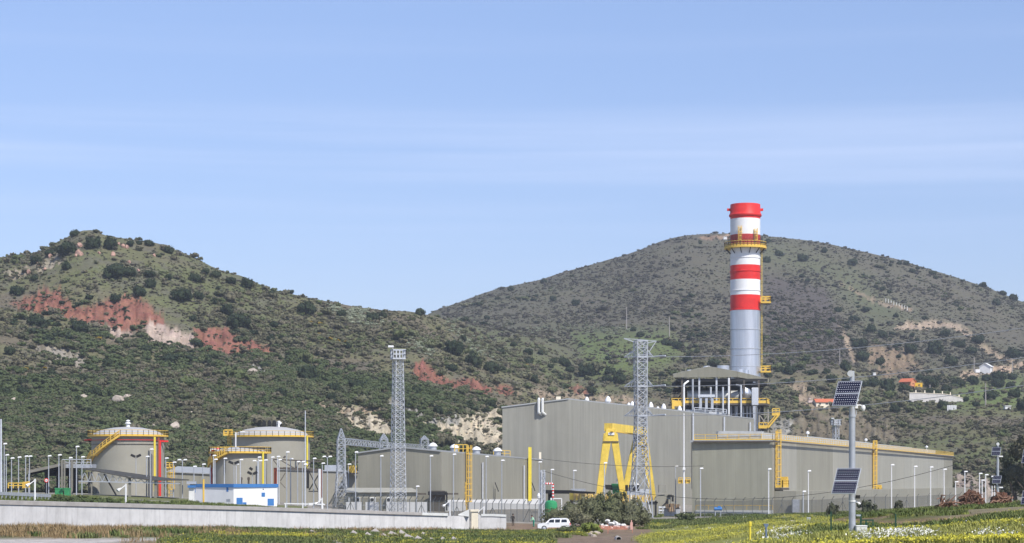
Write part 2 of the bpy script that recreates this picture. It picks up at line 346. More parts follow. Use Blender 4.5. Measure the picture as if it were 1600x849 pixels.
for a, b in [(1350, 397), (1400, 408), (1450, 424), (1500, 439), (1550, 456), (1600, 476), (1700, 515), (1900, 570), (2500, 640)]:
    HT[a] = [787, 780 - (a - 1350) * .06 if a < 1700 else 760, 705 - (a - 1350) * .05 if a < 1700 else 690, 628 if a < 1700 else 650, 562 + (a - 1350) * .12 if a < 1700 else 620, 482 + (b - 397) * .6, b, b + 60, 620]
def pchip(x, y, xi):
    h = np.diff(x); d = np.diff(y) / h; m = np.zeros_like(y)
    for i in range(1, len(x) - 1):
        if d[i - 1] * d[i] > 0:
            w1 = 2 * h[i] + h[i - 1]; w2 = h[i] + 2 * h[i - 1]; m[i] = (w1 + w2) / (w1 / d[i - 1] + w2 / d[i])
    m[0] = d[0]; m[-1] = d[-1]
    k = np.clip(np.searchsorted(x, xi) - 1, 0, len(h) - 1); t = (xi - x[k]) / h[k]
    return (2 * t**3 - 3 * t**2 + 1) * y[k] + (t**3 - 2 * t**2 + t) * h[k] * m[k] + (-2 * t**3 + 3 * t**2) * y[k + 1] + (t**3 - t**2) * h[k] * m[k + 1]
HU = np.arange(-900, 2501, 10.0); HY_ = np.geomspace(560, 3200, 220)
_kx = sorted(HT); _tz = np.array([[Z(p, y) for p, y in zip(HT[a], HK)] for a in _kx])
_col = np.stack([pchip(np.array(_kx, float), _tz[:, j], HU) for j in range(len(HK))], 1)
HG = np.stack([pchip(HK, _col[i], HY_) for i in range(len(HU))], 0)
def hills(px, Y):
    u = np.clip((px + 900) / 10.0, 0, len(HU) - 1.001); v = np.clip(np.log(np.maximum(Y, 560) / 560) / np.log(3200 / 560) * 219, 0, 218.999)
    i = u.astype(int); j = v.astype(int); a = u - i; b = v - j
    return (HG[i, j] * (1 - a) + HG[i + 1, j] * a) * (1 - b) + (HG[i, j + 1] * (1 - a) + HG[i + 1, j + 1] * a) * b
def height(x, Y):
    x = np.asarray(x, float); Y = np.asarray(Y, float); px = CX + F * x / Y
    pc = np.clip(px, -450, 1850); xc = X(pc, Y)
    yw = wall_Y(px); s = sstep(yw + 1.5, yw + 4.0, Y)
    Yc = np.clip(Y, 40, 600)
    n = zn(xc, Yc) * (1 - s) + zf(xc, Yc) * s
    n = n + (fbm(x, Y, 9, 4, .5, 3) - .5) * np.where(Y < yw, .55, .15) * sstep(30, 60, Y)
    h = hills(px, Y)
    amp = sstep(620, 800, Y)
    rough = (fbm(x, Y, 130, 5, .52, 5) - .5) * 13 + (fbm(x, Y, 22, 4, .55, 9) - .5) * 3.2
    ridge = np.exp(-((Y - 1050) / 90) ** 2) * (px < 660) + np.exp(-((Y - 1950) / 150) ** 2) * (px > 700)
    h = h + rough * amp * (1 - .75 * ridge)
    w = sstep(575, 640, Y)
    flat = (px > 880) & (px < 1520)
    w = np.where(flat, sstep(690, 740, Y), w) if np.ndim(w) else (sstep(690, 740, Y) if flat else w)
    n2 = np.where(Y > 600, np.where(flat, 0.0, n), n)
    return n2 * (1 - w) + h * w
def G(x, Y): return float(height(np.array([x]), np.array([Y]))[0])
def Gp(px, Y): return Vector((X(px, Y), Y, G(X(px, Y), Y)))
# first hit of a photo pixel on the slopes (for placing what grows and stands on them)
QU = np.arange(-200, 1841, 4.0); QY = np.linspace(640, 2050, 700)
_qx, _qy = np.meshgrid(QU, QY, indexing='ij'); _qz = height(X(_qx, _qy), _qy); _qp = HY + (CZ - _qz) * F / _qy
_env = np.minimum.accumulate(_qp, axis=1)
def hit(px, py):
    i = int(np.clip(round((px + 200) / 4), 0, len(QU) - 1)); k = int(np.searchsorted(-_env[i], -py))
    return float(QY[min(k, len(QY) - 1)]) if k < len(QY) else None
def on_hill(px, py):
    Y = hit(px, py)
    if Y is None:
        i = int(np.clip(round((px + 200) / 4), 0, len(QU) - 1)); Y = float(QY[int(np.argmin(_qp[i]))])
    return Gp(px, Y)

# colour of the bare ground, kept with the ground: earth, grass, cut banks
cols = np.concatenate([np.linspace(-1400, -160, 40), np.arange(-140, 1745, 2.6), np.linspace(1760, 3000, 40)])
rows = np.concatenate([np.geomspace(28, 60, 14), np.geomspace(61, 640, 330)[:], np.geomspace(643, 1120, 210), np.geomspace(1124, 2050, 150), np.geomspace(2080, 3200, 24)])
extra = []
UU, YY = np.meshgrid(cols, rows, indexing='ij'); XX = X(UU, YY)
ZZ = height(XX, YY)
PY = HY + (CZ - ZZ) * F / YY
def inpoly(px, py, poly, soft=5.0):
    """1 inside, falling to 0 over `soft` pixels outside the outline"""
    n = len(poly); ins = np.zeros(px.shape, bool); d = np.full(px.shape, 1e9)
    bx = (min(p[0] for p in poly) - 40, max(p[0] for p in poly) + 40, min(p[1] for p in poly) - 40, max(p[1] for p in poly) + 40)
    sel = (px > bx[0]) & (px < bx[1]) & (py > bx[2]) & (py < bx[3]); a, b = px[sel], py[sel]
    i_ = np.zeros(a.shape, bool); d_ = np.full(a.shape, 1e9)
    for k in range(n):
        (x0, y0), (x1, y1) = poly[k], poly[(k + 1) % n]
        if y0 != y1:
            c = ((y0 > b) != (y1 > b)) & (a < (x1 - x0) * (b - y0) / (y1 - y0) + x0); i_ ^= c
        L2 = (x1 - x0) ** 2 + (y1 - y0) ** 2; t = np.clip(((a - x0) * (x1 - x0) + (b - y0) * (y1 - y0)) / L2, 0, 1)
        d_ = np.minimum(d_, np.hypot(a - x0 - t * (x1 - x0), b - y0 - t * (y1 - y0)))
    o = np.zeros(px.shape); sd = np.where(i_, d_, -d_); o[sel] = np.clip(.5 + sd / (2 * soft), 0, 1); return o
RED, PINKC, CREAMC, GREYC, TANC = (.215, .097, .070), (.36, .285, .235), (.42, .365, .27), (.25, .24, .21), (.26, .205, .145)
CUTS = [
 ([(22, 472), (50, 458), (92, 453), (112, 477), (132, 480), (165, 463), (218, 460), (224, 480), (252, 486), (260, 512), (230, 512), (196, 526), (172, 514), (150, 503), (120, 502), (95, 492), (60, 488), (36, 484)], RED, 6), ([(303, 514), (345, 512), (400, 534), (432, 546), (428, 555), (380, 557), (330, 550), (306, 534)], RED, 4),
 ([(638, 588), (660, 559), (680, 578), (700, 591), (735, 587), (766, 606), (770, 613), (700, 606), (660, 599)], RED, 4), ([(773, 600), (800, 601), (806, 615), (780, 613)], RED, 4), ([(888, 602), (915, 605), (926, 617), (900, 616)], RED, 4),
 ([(216, 522), (235, 504), (256, 507), (275, 514), (301, 522), (307, 541), (295, 546), (250, 542)], PINKC, 4), ([(150, 500), (185, 512), (215, 520), (195, 530), (165, 522)], PINKC, 4),
 ([(512, 630), (560, 634), (602, 646), (618, 680), (592, 688), (545, 674)], CREAMC, 4), ([(650, 658), (720, 650), (784, 636), (790, 698), (725, 696), (690, 678)], CREAMC, 5),
 ([(578, 624), (622, 625), (660, 643), (722, 649), (716, 662), (640, 651)], GREYC, 6), ([(430, 616), (470, 626), (530, 636), (620, 634), (620, 640), (520, 643), (440, 628)], TANC, 4), ([(390, 570), (412, 570), (412, 587), (394, 587)], GREYC, 3),
 ([(810, 612), (880, 610), (1000, 622), (1000, 632), (860, 622)], TANC, 6), ([(1396, 513), (1420, 502), (1460, 499), (1497, 505), (1514, 524), (1480, 511), (1430, 516)], (.32, .25, .185), 3),
 ([(1308, 441), (1316, 443), (1362, 465), (1425, 483), (1422, 488), (1358, 469)], TANC, 3), ([(1312, 510), (1320, 512), (1340, 565), (1332, 570)], TANC, 3), ([(1498, 505), (1506, 508), (1550, 545), (1600, 570), (1600, 576), (1540, 550)], TANC, 3),
 ([(1360, 540), (1420, 545), (1440, 575), (1380, 590), (1355, 565)], (.20, .15, .10), 10), ([(1235, 598), (1262, 600), (1300, 640), (1270, 640), (1245, 628)], TANC, 6), ([(1205, 655), (1245, 650), (1230, 690), (1205, 690)], GREYC, 5),
 ([(1240, 640), (1330, 640), (1400, 660), (1400, 690), (1240, 690)], (.15, .128, .09), 8), ([(1490, 735), (1530, 742), (1562, 760), (1570, 785), (1490, 790)], (.27, .225, .19), 5), ([(1505, 580), (1600, 566), (1600, 575), (1505, 590)], (.36, .27, .19), 4),
 ([(1090, 370), (1140, 365), (1150, 373), (1100, 376)], (.28, .19, .13), 4), ([(40, 540), (95, 535), (135, 560), (130, 575), (80, 560)], (.25, .225, .185), 9), ([(0, 425), (20, 420), (60, 405), (70, 415), (20, 440)], (.22, .19, .14), 8), ([(55, 415), (90, 395), (100, 405), (60, 425)], (.25, .22, .17), 5),
]
def lerp3(a, b, t): return a * (1 - t[..., None]) + np.array(b) * t[..., None]
big = fbm(XX, YY, 160, 4, .5, 21); mid = fbm(XX, YY, 38, 4, .55, 33); fine = fbm(XX, YY, 9, 3, .6, 41)
col = np.zeros(XX.shape + (3,)); col[:] = (.130, .125, .068)
col = lerp3(col, (.135, .115, .078), sstep(.45, .62, mid))
col = lerp3(col, (.095, .118, .046), sstep(.52, .68, big) * .6)
col = lerp3(col, (.115, .105, .085), sstep(.5, .7, fine) * .6)
far = sstep(1150, 1400, YY) * (UU > 680)
col = lerp3(col, (.098, .092, .070), far * .75)
col = lerp3(col, (.10, .13, .05), inpoly(UU, PY, [(1190, 385), (1330, 430), (1420, 500), (1360, 500), (1300, 430), (1200, 400)], 30) * .55 * (YY > 640))
col = lerp3(col, (.088, .076, .07), inpoly(UU, PY, [(1195, 430), (1290, 450), (1325, 530), (1338, 575), (1195, 575)], 6) * .85 * (YY > 640))
col = lerp3(col, (.105, .15, .04), inpoly(UU, PY, [(890, 520), (1040, 515), (1080, 545), (1040, 580), (930, 590)], 12) * .6 * (YY > 640))
col = lerp3(col, (.11, .165, .04), inpoly(UU, PY, [(1500, 600), (1600, 585), (1600, 640), (1480, 640)], 12) * .6 * (YY > 640))
col = lerp3(col, (.10, .17, .035), inpoly(UU, PY, [(610, 650), (700, 665), (720, 690), (640, 690)], 8) * .7 * (YY > 640))
cutw = np.zeros(XX.shape)
jit = (fbm(XX, YY, 14, 4, .6, 55) - .5) * 1.1; streak = (fbm(UU * 1.0, YY * .12, 5.5, 3, .6, 57) - .54) * .9
for poly, c, soft in CUTS:
    w = inpoly(UU, PY, poly, soft * 2.2); w = np.clip(w * (1 + .25 * (w > .5)) + (jit * .75 + streak) * np.where(w > .02, 1, 0), 0, 1); w = sstep(.30, .78, w) * ((YY > 640))
    tone = (.62 + .8 * fbm(XX, YY, 6, 4, .6, 61)) * (.8 + .4 * fbm(UU, YY * .1, 3.5, 3, .6, 63))
    col = col * (1 - w[..., None]) + np.array(c) * tone[..., None] * w[..., None]; cutw = np.maximum(cutw, w)
# plant yard and foreground
near = 1 - sstep(590, 700, YY)
yard = np.zeros_like(col); yard[:] = (.27, .25, .215); yard = lerp3(yard, (.15, .16, .07), sstep(.45, .6, mid) * (UU < 480))
front = (YY < wall_Y(UU) + .5) | (UU > 790) & (YY < 330)
fg = np.zeros_like(col); fg[:] = (.10, .115, .04); fg = lerp3(fg, (.20, .15, .095), sstep(.5, .62, mid) * .7)
verge = (UU < 800) & (YY > wall_Y(UU) - 26 * (1 - UU / 900))
fg = np.where(verge[..., None], lerp3(np.broadcast_to(np.array([.17, .13, .085]), col.shape), (.10, .11, .045), sstep(.42, .6, mid)), fg)
fg = lerp3(fg, (.215, .155, .105), inpoly(UU, PY, [(795, 815), (1010, 812), (1020, 832), (985, 838), (900, 834), (795, 834)], 4) * (YY > 250))
fg = lerp3(fg, (.20, .15, .11), inpoly(UU, PY, [(860, 842), (900, 835), (1020, 833), (1010, 860), (860, 860)], 4) * (YY < 300))
fg = lerp3(fg, (.25, .225, .20), inpoly(UU, PY, [(440, 842), (560, 832), (700, 834), (780, 850), (780, 870), (400, 870)], 5) * (YY < 285))
fg = lerp3(fg, (.245, .165, .105), inpoly(UU, PY, [(1200, 814), (1280, 812), (1400, 815), (1500, 806), (1620, 792), (1620, 800), (1480, 818), (1400, 826), (1270, 822)], 4) * (YY < 240))
fg = lerp3(fg, (.23, .205, .13), inpoly(UU, PY, [(1440, 805), (1520, 796), (1620, 786), (1620, 796), (1480, 808)], 4) * (YY > 120) * .7)
FIELD_ = [(985, 880), (1000, 842), (1020, 832), (1010, 815), (1050, 806), (1200, 803), (1290, 812), (1400, 826), (1470, 820), (1640, 802), (1640, 880)]
fg = lerp3(fg, (.215, .225, .065), inpoly(UU, PY, FIELD_, 3) * (YY < 345) * (.75 + .25 * fine))
fg = lerp3(fg, (.16, .18, .06), inpoly(UU, PY, [(800, 838), (870, 832), (860, 870), (790, 870)], 5) * (YY < 290) * .8)
pathw = inpoly(UU, PY, [(-300, 843), (60, 842), (250, 841), (330, 838), (330, 842), (240, 845), (150, 850), (90, 862), (-300, 870)], 2.2) * (YY < 215)
fg = lerp3(fg, (.43, .40, .37), pathw)
nearc = np.where(front[..., None], fg, yard)
col = col * (1 - near[..., None]) + nearc * near[..., None]
# cut banks stand a little steeper and rougher than the slope around them
ZZ = ZZ + cutw * ((fbm(XX, YY, 7, 4, .6, 71) - .55) * 4.0 + (fbm(UU, YY * .15, 5, 3, .6, 73) - .6) * 5.0)
def terrain_mat():
    m, nt, b = new_mat("earth_and_grass"); N = nt.nodes; L = nt.links
    b.inputs["Roughness"].default_value = .95; b.inputs["Specular IOR Level"].default_value = .1
    at = N.new("ShaderNodeAttribute"); at.attribute_name = "soil"
    ge = N.new("ShaderNodeNewGeometry")
    n1 = N.new("ShaderNodeTexNoise"); n1.inputs["Scale"].default_value = .55; n1.inputs["Detail"].default_value = 8; n1.inputs["Roughness"].default_value = .72
    L.new(ge.outputs["Position"], n1.inputs["Vector"])
    q = N.new("ShaderNodeMapRange"); q.inputs[1].default_value = .28; q.inputs[2].default_value = .72; q.inputs[3].default_value = .68; q.inputs[4].default_value = 1.32; L.new(n1.outputs[0], q.inputs[0])
    n2 = N.new("ShaderNodeTexNoise"); n2.inputs["Scale"].default_value = .13; n2.inputs["Detail"].default_value = 6; n2.inputs["Roughness"].default_value = .7
    L.new(ge.outputs["Position"], n2.inputs["Vector"])
    hs = N.new("ShaderNodeHueSaturation"); L.new(at.outputs["Color"], hs.inputs["Color"])
    h = N.new("ShaderNodeMapRange"); h.inputs[1].default_value = .3; h.inputs[2].default_value = .7; h.inputs[3].default_value = .485; h.inputs[4].default_value = .515; L.new(n2.outputs[0], h.inputs[0]); L.new(h.outputs[0], hs.inputs["Hue"])
    cv = N.new("ShaderNodeVectorMath"); cv.operation = 'SCALE'; L.new(hs.outputs[0], cv.inputs[0]); L.new(q.outputs[0], cv.inputs["Scale"])
    L.new(cv.outputs[0], b.inputs["Base Color"])
    bp = N.new("ShaderNodeBump"); bp.inputs["Strength"].default_value = .6; bp.inputs["Distance"].default_value = .8; L.new(n1.outputs[0], bp.inputs["Height"]); L.new(bp.outputs[0], b.inputs["Normal"])
    return m
M['terrain'] = terrain_mat()
def sheet(name, j0, j1):
    x, y, z, c = XX[:, j0:j1], YY[:, j0:j1], ZZ[:, j0:j1], col[:, j0:j1]; a, b = x.shape
    me = bpy.data.meshes.new(name); nv = a * b; nf = (a - 1) * (b - 1)
    me.vertices.add(nv); me.vertices.foreach_set("co", np.stack([x, y, z], -1).astype(np.float32).ravel())
    i = np.arange(nv).reshape(a, b); q = np.stack([i[:-1, :-1], i[1:, :-1], i[1:, 1:], i[:-1, 1:]], -1).reshape(-1)
    me.loops.add(nf * 4); me.loops.foreach_set("vertex_index", q.astype(np.int32)); me.polygons.add(nf)
    me.polygons.foreach_set("loop_start", np.arange(0, nf * 4, 4, dtype=np.int32)); me.polygons.foreach_set("use_smooth", np.ones(nf, bool))
    at = me.attributes.new("soil", 'FLOAT_COLOR', 'POINT'); at.data.foreach_set("color", np.concatenate([c, np.ones((a, b, 1))], -1).astype(np.float32).ravel())
    me.update(); me.validate(); me.materials.append(M['terrain'])
    o = bpy.data.objects.new(name, me); C.objects.link(o); return o
jsplit = int(np.searchsorted(rows, 640)); jfar = int(np.searchsorted(rows, 1220))
tag(sheet("ground", 0, jsplit + 1), "ground of the plant yard, dirt verges and flowering field", "ground", kind="structure")
tag(sheet("hills", jsplit, len(rows)), "scrub covered hills rising behind the power plant", "hills", kind="structure")
# ------------------------------------------------------------------ planting
def leaf_mesh(name, m, lobes, n, s, seed, flat=.25, extra=None, jitter=.7, core=True):
    """foliage: leaf-sized faces over a cluster of lobes; a lobe is (x, y, z, rx, ry, rz)"""
    r = np.random.default_rng(seed); L = np.array(lobes, float); vol = L[:, 3] * L[:, 4] + L[:, 3] * L[:, 5]; k = r.choice(len(L), n, p=vol / vol.sum())
    d = r.normal(size=(n, 3)); d /= np.linalg.norm(d, axis=1)[:, None]; rad = np.clip(1.0 - np.abs(r.normal(0, flat, n)), .25, 1.0) * (1 + r.normal(0, .05, n))
    c = L[k, :3] + d * L[k, 3:] * rad[:, None]
    nrm = d / L[k, 3:] ; nrm /= np.linalg.norm(nrm, axis=1)[:, None]; nrm = nrm + r.normal(0, jitter * .6, (n, 3)); nrm /= np.linalg.norm(nrm, axis=1)[:, None]
    t = r.normal(size=(n, 3)); t -= (t * nrm).sum(1)[:, None] * nrm; t /= np.linalg.norm(t, axis=1)[:, None]; u = np.cross(nrm, t)
    sz = s * r.uniform(.55, 1.35, n)[:, None]; asp = r.uniform(.5, .95, n)[:, None]
    V = np.stack([c - t * sz, c - u * sz * asp, c + t * sz, c + u * sz * asp], 1).reshape(-1, 3)
    keep = np.ones(n, bool)
    me = bpy.data.meshes.new(name)
    vs = [V]; fs = np.arange(4 * n).reshape(n, 4).tolist(); off = 4 * n
    if core:                                       # dark inner mass so that the far side does not shine through
        for q in L:
            ph, th = np.meshgrid(np.linspace(0, 2 * np.pi, 8, endpoint=False), np.linspace(.25, np.pi - .25, 5))
            pts = np.stack([q[0] + q[3] * .72 * np.sin(th) * np.cos(ph), q[1] + q[4] * .72 * np.sin(th) * np.sin(ph), q[2] + q[5] * .72 * np.cos(th)], -1).reshape(-1, 3)
            pts += r.normal(0, .05, pts.shape) * q[3:].mean(); vs.append(pts)
            for a in range(4):
                for b in range(8): fs.append([off + a * 8 + b, off + a * 8 + (b + 1) % 8, off + (a + 1) * 8 + (b + 1) % 8, off + (a + 1) * 8 + b])
            fs.append([off + b for b in range(8)]); fs.append([off + 32 + b for b in range(7, -1, -1)])
            off += 40
    me.from_pydata(np.concatenate(vs).tolist(), [], fs); me.materials.append(m)
    return me
def round_lobes(seed, n=7, R=1.0, H=.85, low=.0):
    r = random.Random(seed); out = [(0, 0, H * .55, R * .72, R * .72, H * .55)]
    for i in range(n):
        a = 2 * math.pi * (i + r.random() * .8) / n; d = R * r.uniform(.35, .62)
        out.append((math.cos(a) * d, math.sin(a) * d, H * r.uniform(.30, .80), R * r.uniform(.30, .48), R * r.uniform(.30, .48), H * r.uniform(.26, .40)))
    return out
def scatter(name, protos, pts, rots, scl, label, cat):
    """stuff: many plants nobody could count, instanced on points"""
    me = bpy.data.meshes.new(name); me.vertices.add(len(pts)); me.vertices.foreach_set("co", np.asarray(pts, np.float32).ravel())
    a = me.attributes.new("rz", 'FLOAT', 'POINT'); a.data.foreach_set("value", np.asarray(rots, np.float32))
    s = me.attributes.new("sc", 'FLOAT_VECTOR', 'POINT'); s.data.foreach_set("vector", np.asarray(scl, np.float32).ravel())
    k = me.attributes.new("pick", 'INT', 'POINT'); k.data.foreach_set("value", RNG.integers(0, len(protos), len(pts)).astype(np.int32))
    o = bpy.data.objects.new(name, me); C.objects.link(o)
    ng = bpy.data.node_groups.new(name, 'GeometryNodeTree'); N = ng.nodes; L = ng.links
    ng.interface.new_socket("Geometry", in_out='INPUT', socket_type='NodeSocketGeometry'); ng.interface.new_socket("Geometry", in_out='OUTPUT', socket_type='NodeSocketGeometry')
    gi = N.new("NodeGroupInput"); go = N.new("NodeGroupOutput"); ins = N.new("GeometryNodeInstanceOnPoints"); jn = N.new("GeometryNodeJoinGeometry")
    for pm in reversed(protos):
        po = bpy.data.objects.new(pm.name, pm); nd = N.new("GeometryNodeObjectInfo"); nd.inputs["Object"].default_value = po; nd.inputs["As Instance"].default_value = True
        L.new(nd.outputs["Geometry"], jn.inputs[0])
    L.new(gi.outputs[0], ins.inputs["Points"]); L.new(jn.outputs[0], ins.inputs["Instance"]); ins.inputs["Pick Instance"].default_value = True
    def attr(nm, ty, sock):
        n_ = N.new("GeometryNodeInputNamedAttribute"); n_.data_type = ty; n_.inputs["Name"].default_value = nm
        return next(q for q in n_.outputs if q.enabled and q.name == "Attribute")
    cx = N.new("ShaderNodeCombineXYZ"); L.new(attr("rz", 'FLOAT', 0), cx.inputs[2]); L.new(cx.outputs[0], ins.inputs["Rotation"])
    L.new(attr("sc", 'FLOAT_VECTOR', 0), ins.inputs["Scale"]); L.new(attr("pick", 'INT', 0), ins.inputs["Instance Index"])
    L.new(ins.outputs[0], go.inputs[0])
    md = o.modifiers.new("planting", 'NODES'); md.node_group = ng
    return tag(o, label, cat, kind="stuff")
M['scrub'] = leaf_mat("scrub_leaves", [(.064, .072, .038), (.100, .096, .058), (.130, .116, .080), (.080, .100, .040), (.165, .155, .100)], .012)
M['scrub_far'] = leaf_mat("far_scrub_leaves", [(.060, .062, .042), (.082, .077, .058), (.090, .081, .068), (.070, .076, .046)], .008)
M['tuss'] = leaf_mat("dwarf_shrubs", [(.078, .084, .048), (.12, .108, .072), (.105, .096, .078), (.088, .10, .05), (.17, .15, .10)], .02)
M['oak'] = leaf_mat("evergreen_oak_leaves", [(.018, .028, .014), (.028, .040, .020), (.038, .050, .026)], .01)
M['bushy'] = leaf_mat("green_bush_leaves", [(.052, .070, .030), (.074, .094, .040), (.080, .082, .048)], .02)
M['cactus'] = leaf_mat("pale_prickly_pear", [(.19, .215, .145), (.24, .255, .18), (.14, .17, .10)], .03)
M['gorse'] = leaf_mat("yellow_gorse", [(.22, .155, .02), (.26, .18, .02), (.16, .12, .02)], .05)
M['tamarisk'] = leaf_mat("grey_green_bush", [(.066, .084, .036), (.096, .108, .052), (.130, .125, .080)], .22, .45)
M['euca'] = leaf_mat("eucalyptus_leaves", [(.040, .050, .028), (.06, .066, .040), (.08, .078, .05)], .1)
P_scrub = [leaf_mesh("scrub_plant", M['scrub'], round_lobes(20 + i, 5, 1, .8), 130, .155, 40 + i, .32, jitter=.9) for i in range(5)]
P_far = [leaf_mesh("far_scrub_plant", M['scrub_far'], round_lobes(60 + i, 3, 1, .7), 60, .24, 70 + i) for i in range(4)]
P_green = [leaf_mesh("green_scrub_plant", M['bushy'], round_lobes(80 + i, 5, 1, .9), 130, .17, 90 + i) for i in range(4)]
P_cact = [leaf_mesh("prickly_pear_clump", M['cactus'], round_lobes(100 + i, 4, 1, .7), 60, .24, 110 + i) for i in range(3)]
P_oak = [leaf_mesh("oak_leaves", M['oak'], round_lobes(120 + i, 8, 1, 1.15), 620, .105, 130 + i) for i in range(5)]
P_bush = [leaf_mesh("bush_leaves", M['bushy'], round_lobes(140 + i, 7, 1, 1.0), 460, .11, 150 + i) for i in range(3)]
P_dark = [leaf_mesh("dark_scrub_plant", M['oak'], round_lobes(220 + i, 5, 1, .85), 130, .17, 230 + i) for i in range(2)]
P_gorse = [leaf_mesh("gorse_leaves", M['gorse'], round_lobes(160 + i, 5, 1, .7), 240, .14, 170 + i) for i in range(2)]

# --- scrub over the slopes, thinner on grass, none on the cut banks
def slope_points(n, u0, u1, keep):
    u = RNG.uniform(u0, u1, n); t = RNG.uniform(0, 1, n); i = np.clip(((u + 200) / 4).round().astype(int), 0, len(QU) - 1)
    top = _env[i].min(1); bot = np.minimum(_env[i][:, 0], 790); py = bot + (top - bot) * t
    Y = np.empty(n)
    for a in np.unique(i):
        s = i == a; k = np.searchsorted(-_env[a], -py[s]); k = np.clip(k, 0, len(QY) - 1)
        Y[s] = QY[k] + RNG.uniform(-1.2, 1.2, s.sum())
    x = X(u, Y); ok = keep(u, py, x, Y)
    u, py, x, Y = u[ok], py[ok], x[ok], Y[ok]
    return u, py, np.stack([x, Y, height(x, Y)], 1)
def bare(u, py):
    w = np.zeros(u.shape)
    for poly, c, soft in CUTS: w = np.maximum(w, inpoly(u, py, poly, soft))
    return w
GRASSY = [[(890, 520), (1040, 515), (1080, 545), (1040, 580), (930, 590)], [(1500, 600), (1600, 585), (1600, 640), (1480, 640)], [(1200, 385), (1330, 430), (1420, 500), (1360, 500), (1300, 430)], [(610, 650), (700, 665), (720, 690), (640, 690)], [(120, 362), (155, 362), (160, 372), (125, 372)], [(1560, 500), (1600, 520), (1600, 570), (1540, 540)]]
def grassy(u, py):
    w = np.zeros(u.shape)
    for p in GRASSY: w = np.maximum(w, inpoly(u, py, p, 6))
    return w
def keep_scrub(u, py, x, Y):
    d = sstep(.40, .60, fbm(x, Y, 55, 5, .6, 81)) * .88 + .08; d = d * np.where((u < 460) & (py < 505) | (u > 440) & (u < 700) & (py < 520), .62, 1.0)
    lim = np.where((u > 690) & (Y > 1250), 0, 1)
    return (RNG.uniform(0, 1, u.shape) < d * (1 - .86 * bare(u, py)) * (1 - .75 * grassy(u, py))) & (lim > 0)
u, py, pts = slope_points(50000, -140, 1740, keep_scrub)
s = np.exp(RNG.normal(.02, .45, len(pts))) * (.75 + .7 * fbm(pts[:, 0], pts[:, 1], 40, 3, .5, 83))
scatter("hillside_scrub", P_scrub, pts - [0, 0, .25], RNG.uniform(0, 6.28, len(pts)), np.stack([s * RNG.uniform(.9, 1.3, len(s)), s, s * RNG.uniform(.9, 1.4, len(s))], 1), "low grey green scrub covering the near hill slopes", "scrub")
P_tus = [leaf_mesh("tussock", M['tuss'], round_lobes(200 + i, 2, 1, .7), 26, .34, 210 + i, .3, core=False) for i in range(4)]
def keep_tus(u, py, x, Y): return RNG.uniform(0, 1, u.shape) < (.25 + .75 * sstep(.36, .6, fbm(x, Y, 26, 4, .6, 87))) * (1 - .7 * bare(u, py)) * (1 - .35 * grassy(u, py))
u, py, pts = slope_points(75000, -140, 1740, keep_tus)
s = np.exp(RNG.normal(-.62, .38, len(pts))) * (1 + .35 * (pts[:, 1] > 1250))
scatter("tussocks", P_tus, pts - [0, 0, .1], RNG.uniform(0, 6.28, len(pts)), np.stack([s * 1.2, s * 1.2, s], 1), "dry tussocks and dwarf shrubs over the grassy slopes", "tussocks")
def keep_far(u, py, x, Y):
    d = sstep(.38, .62, fbm(x, Y, 90, 5, .6, 85)) * .75 + .12
    return (RNG.uniform(0, 1, u.shape) < d * (1 - .9 * bare(u, py)) * (1 - .6 * grassy(u, py))) & (u > 690) & (Y > 1200)
u, py, pts = slope_points(46000, 680, 1740, keep_far)
s = np.exp(RNG.normal(.1, .4, len(pts)))
scatter("far_hill_scrub", P_far, pts - [0, 0, .2], RNG.uniform(0, 6.28, len(pts)), np.stack([s * 1.2, s, s * RNG.uniform(.8, 1.3, len(s))], 1), "dull low scrub covering the rounded far hill", "scrub")
def keep_gully(u, py, x, Y):
    g = 1 - np.abs(2 * fbm(x * 1.0, Y * .3, 75, 3, .5, 89) - 1) * 2.2
    return (RNG.uniform(0, 1, u.shape) < sstep(.74, .95, g) * .8 * sstep(.35, .55, fbm(x, Y, 120, 3, .5, 90)) * (1 - .95 * bare(u, py)) * (1 - .6 * grassy(u, py)))
u, py, pts = slope_points(26000, -140, 1740, keep_gully)
s = np.exp(RNG.normal(.55, .35, len(pts))) * np.where(pts[:, 1] > 1250, 1.15, 1.0)
scatter("gully_bushes", [P_scrub[0], P_scrub[2], P_green[1], P_dark[0], P_dark[1]], pts - [0, 0, .3], RNG.uniform(0, 6.28, len(pts)), np.stack([s * 1.15, s, s * .9], 1), "darker bushes crowding the gullies of the hills", "scrub")
def keep_green(u, py, x, Y):
    low = (u < 700) * sstep(560, 640, py) * (1 - sstep(380, 640, u) * .5) + inpoly(u, py, [(40, 500), (240, 520), (470, 560), (700, 600), (780, 640), (640, 640), (300, 590), (60, 560)], 20) * .6
    return (RNG.uniform(0, 1, u.shape) < np.clip(low, 0, 1) * (.30 * (py > 600) + sstep(.40, .58, fbm(x, Y, 60, 3, .5, 91))) * (1 - .95 * bare(u, py))) & (Y < 1000)
u, py, pts = slope_points(15000, -140, 800, keep_green)
s = RNG.uniform(1.2, 3.0, len(pts))
scatter("green_undergrowth", P_green, pts - [0, 0, .3], RNG.uniform(0, 6.28, len(pts)), np.stack([s * 1.1, s, s * .9], 1), "fresh green bushes massed on the lower left slope", "undergrowth")
CACT = [[(500, 480), (560, 478), (600, 500), (600, 512), (560, 510), (510, 490)], [(625, 525), (700, 530), (780, 535), (800, 560), (780, 575), (690, 565), (640, 545)], [(700, 495), (740, 500), (735, 520), (700, 515)], [(820, 513), (1000, 512), (1060, 515), (1060, 520), (820, 519)], [(940, 553), (990, 555), (990, 566), (940, 562)]]
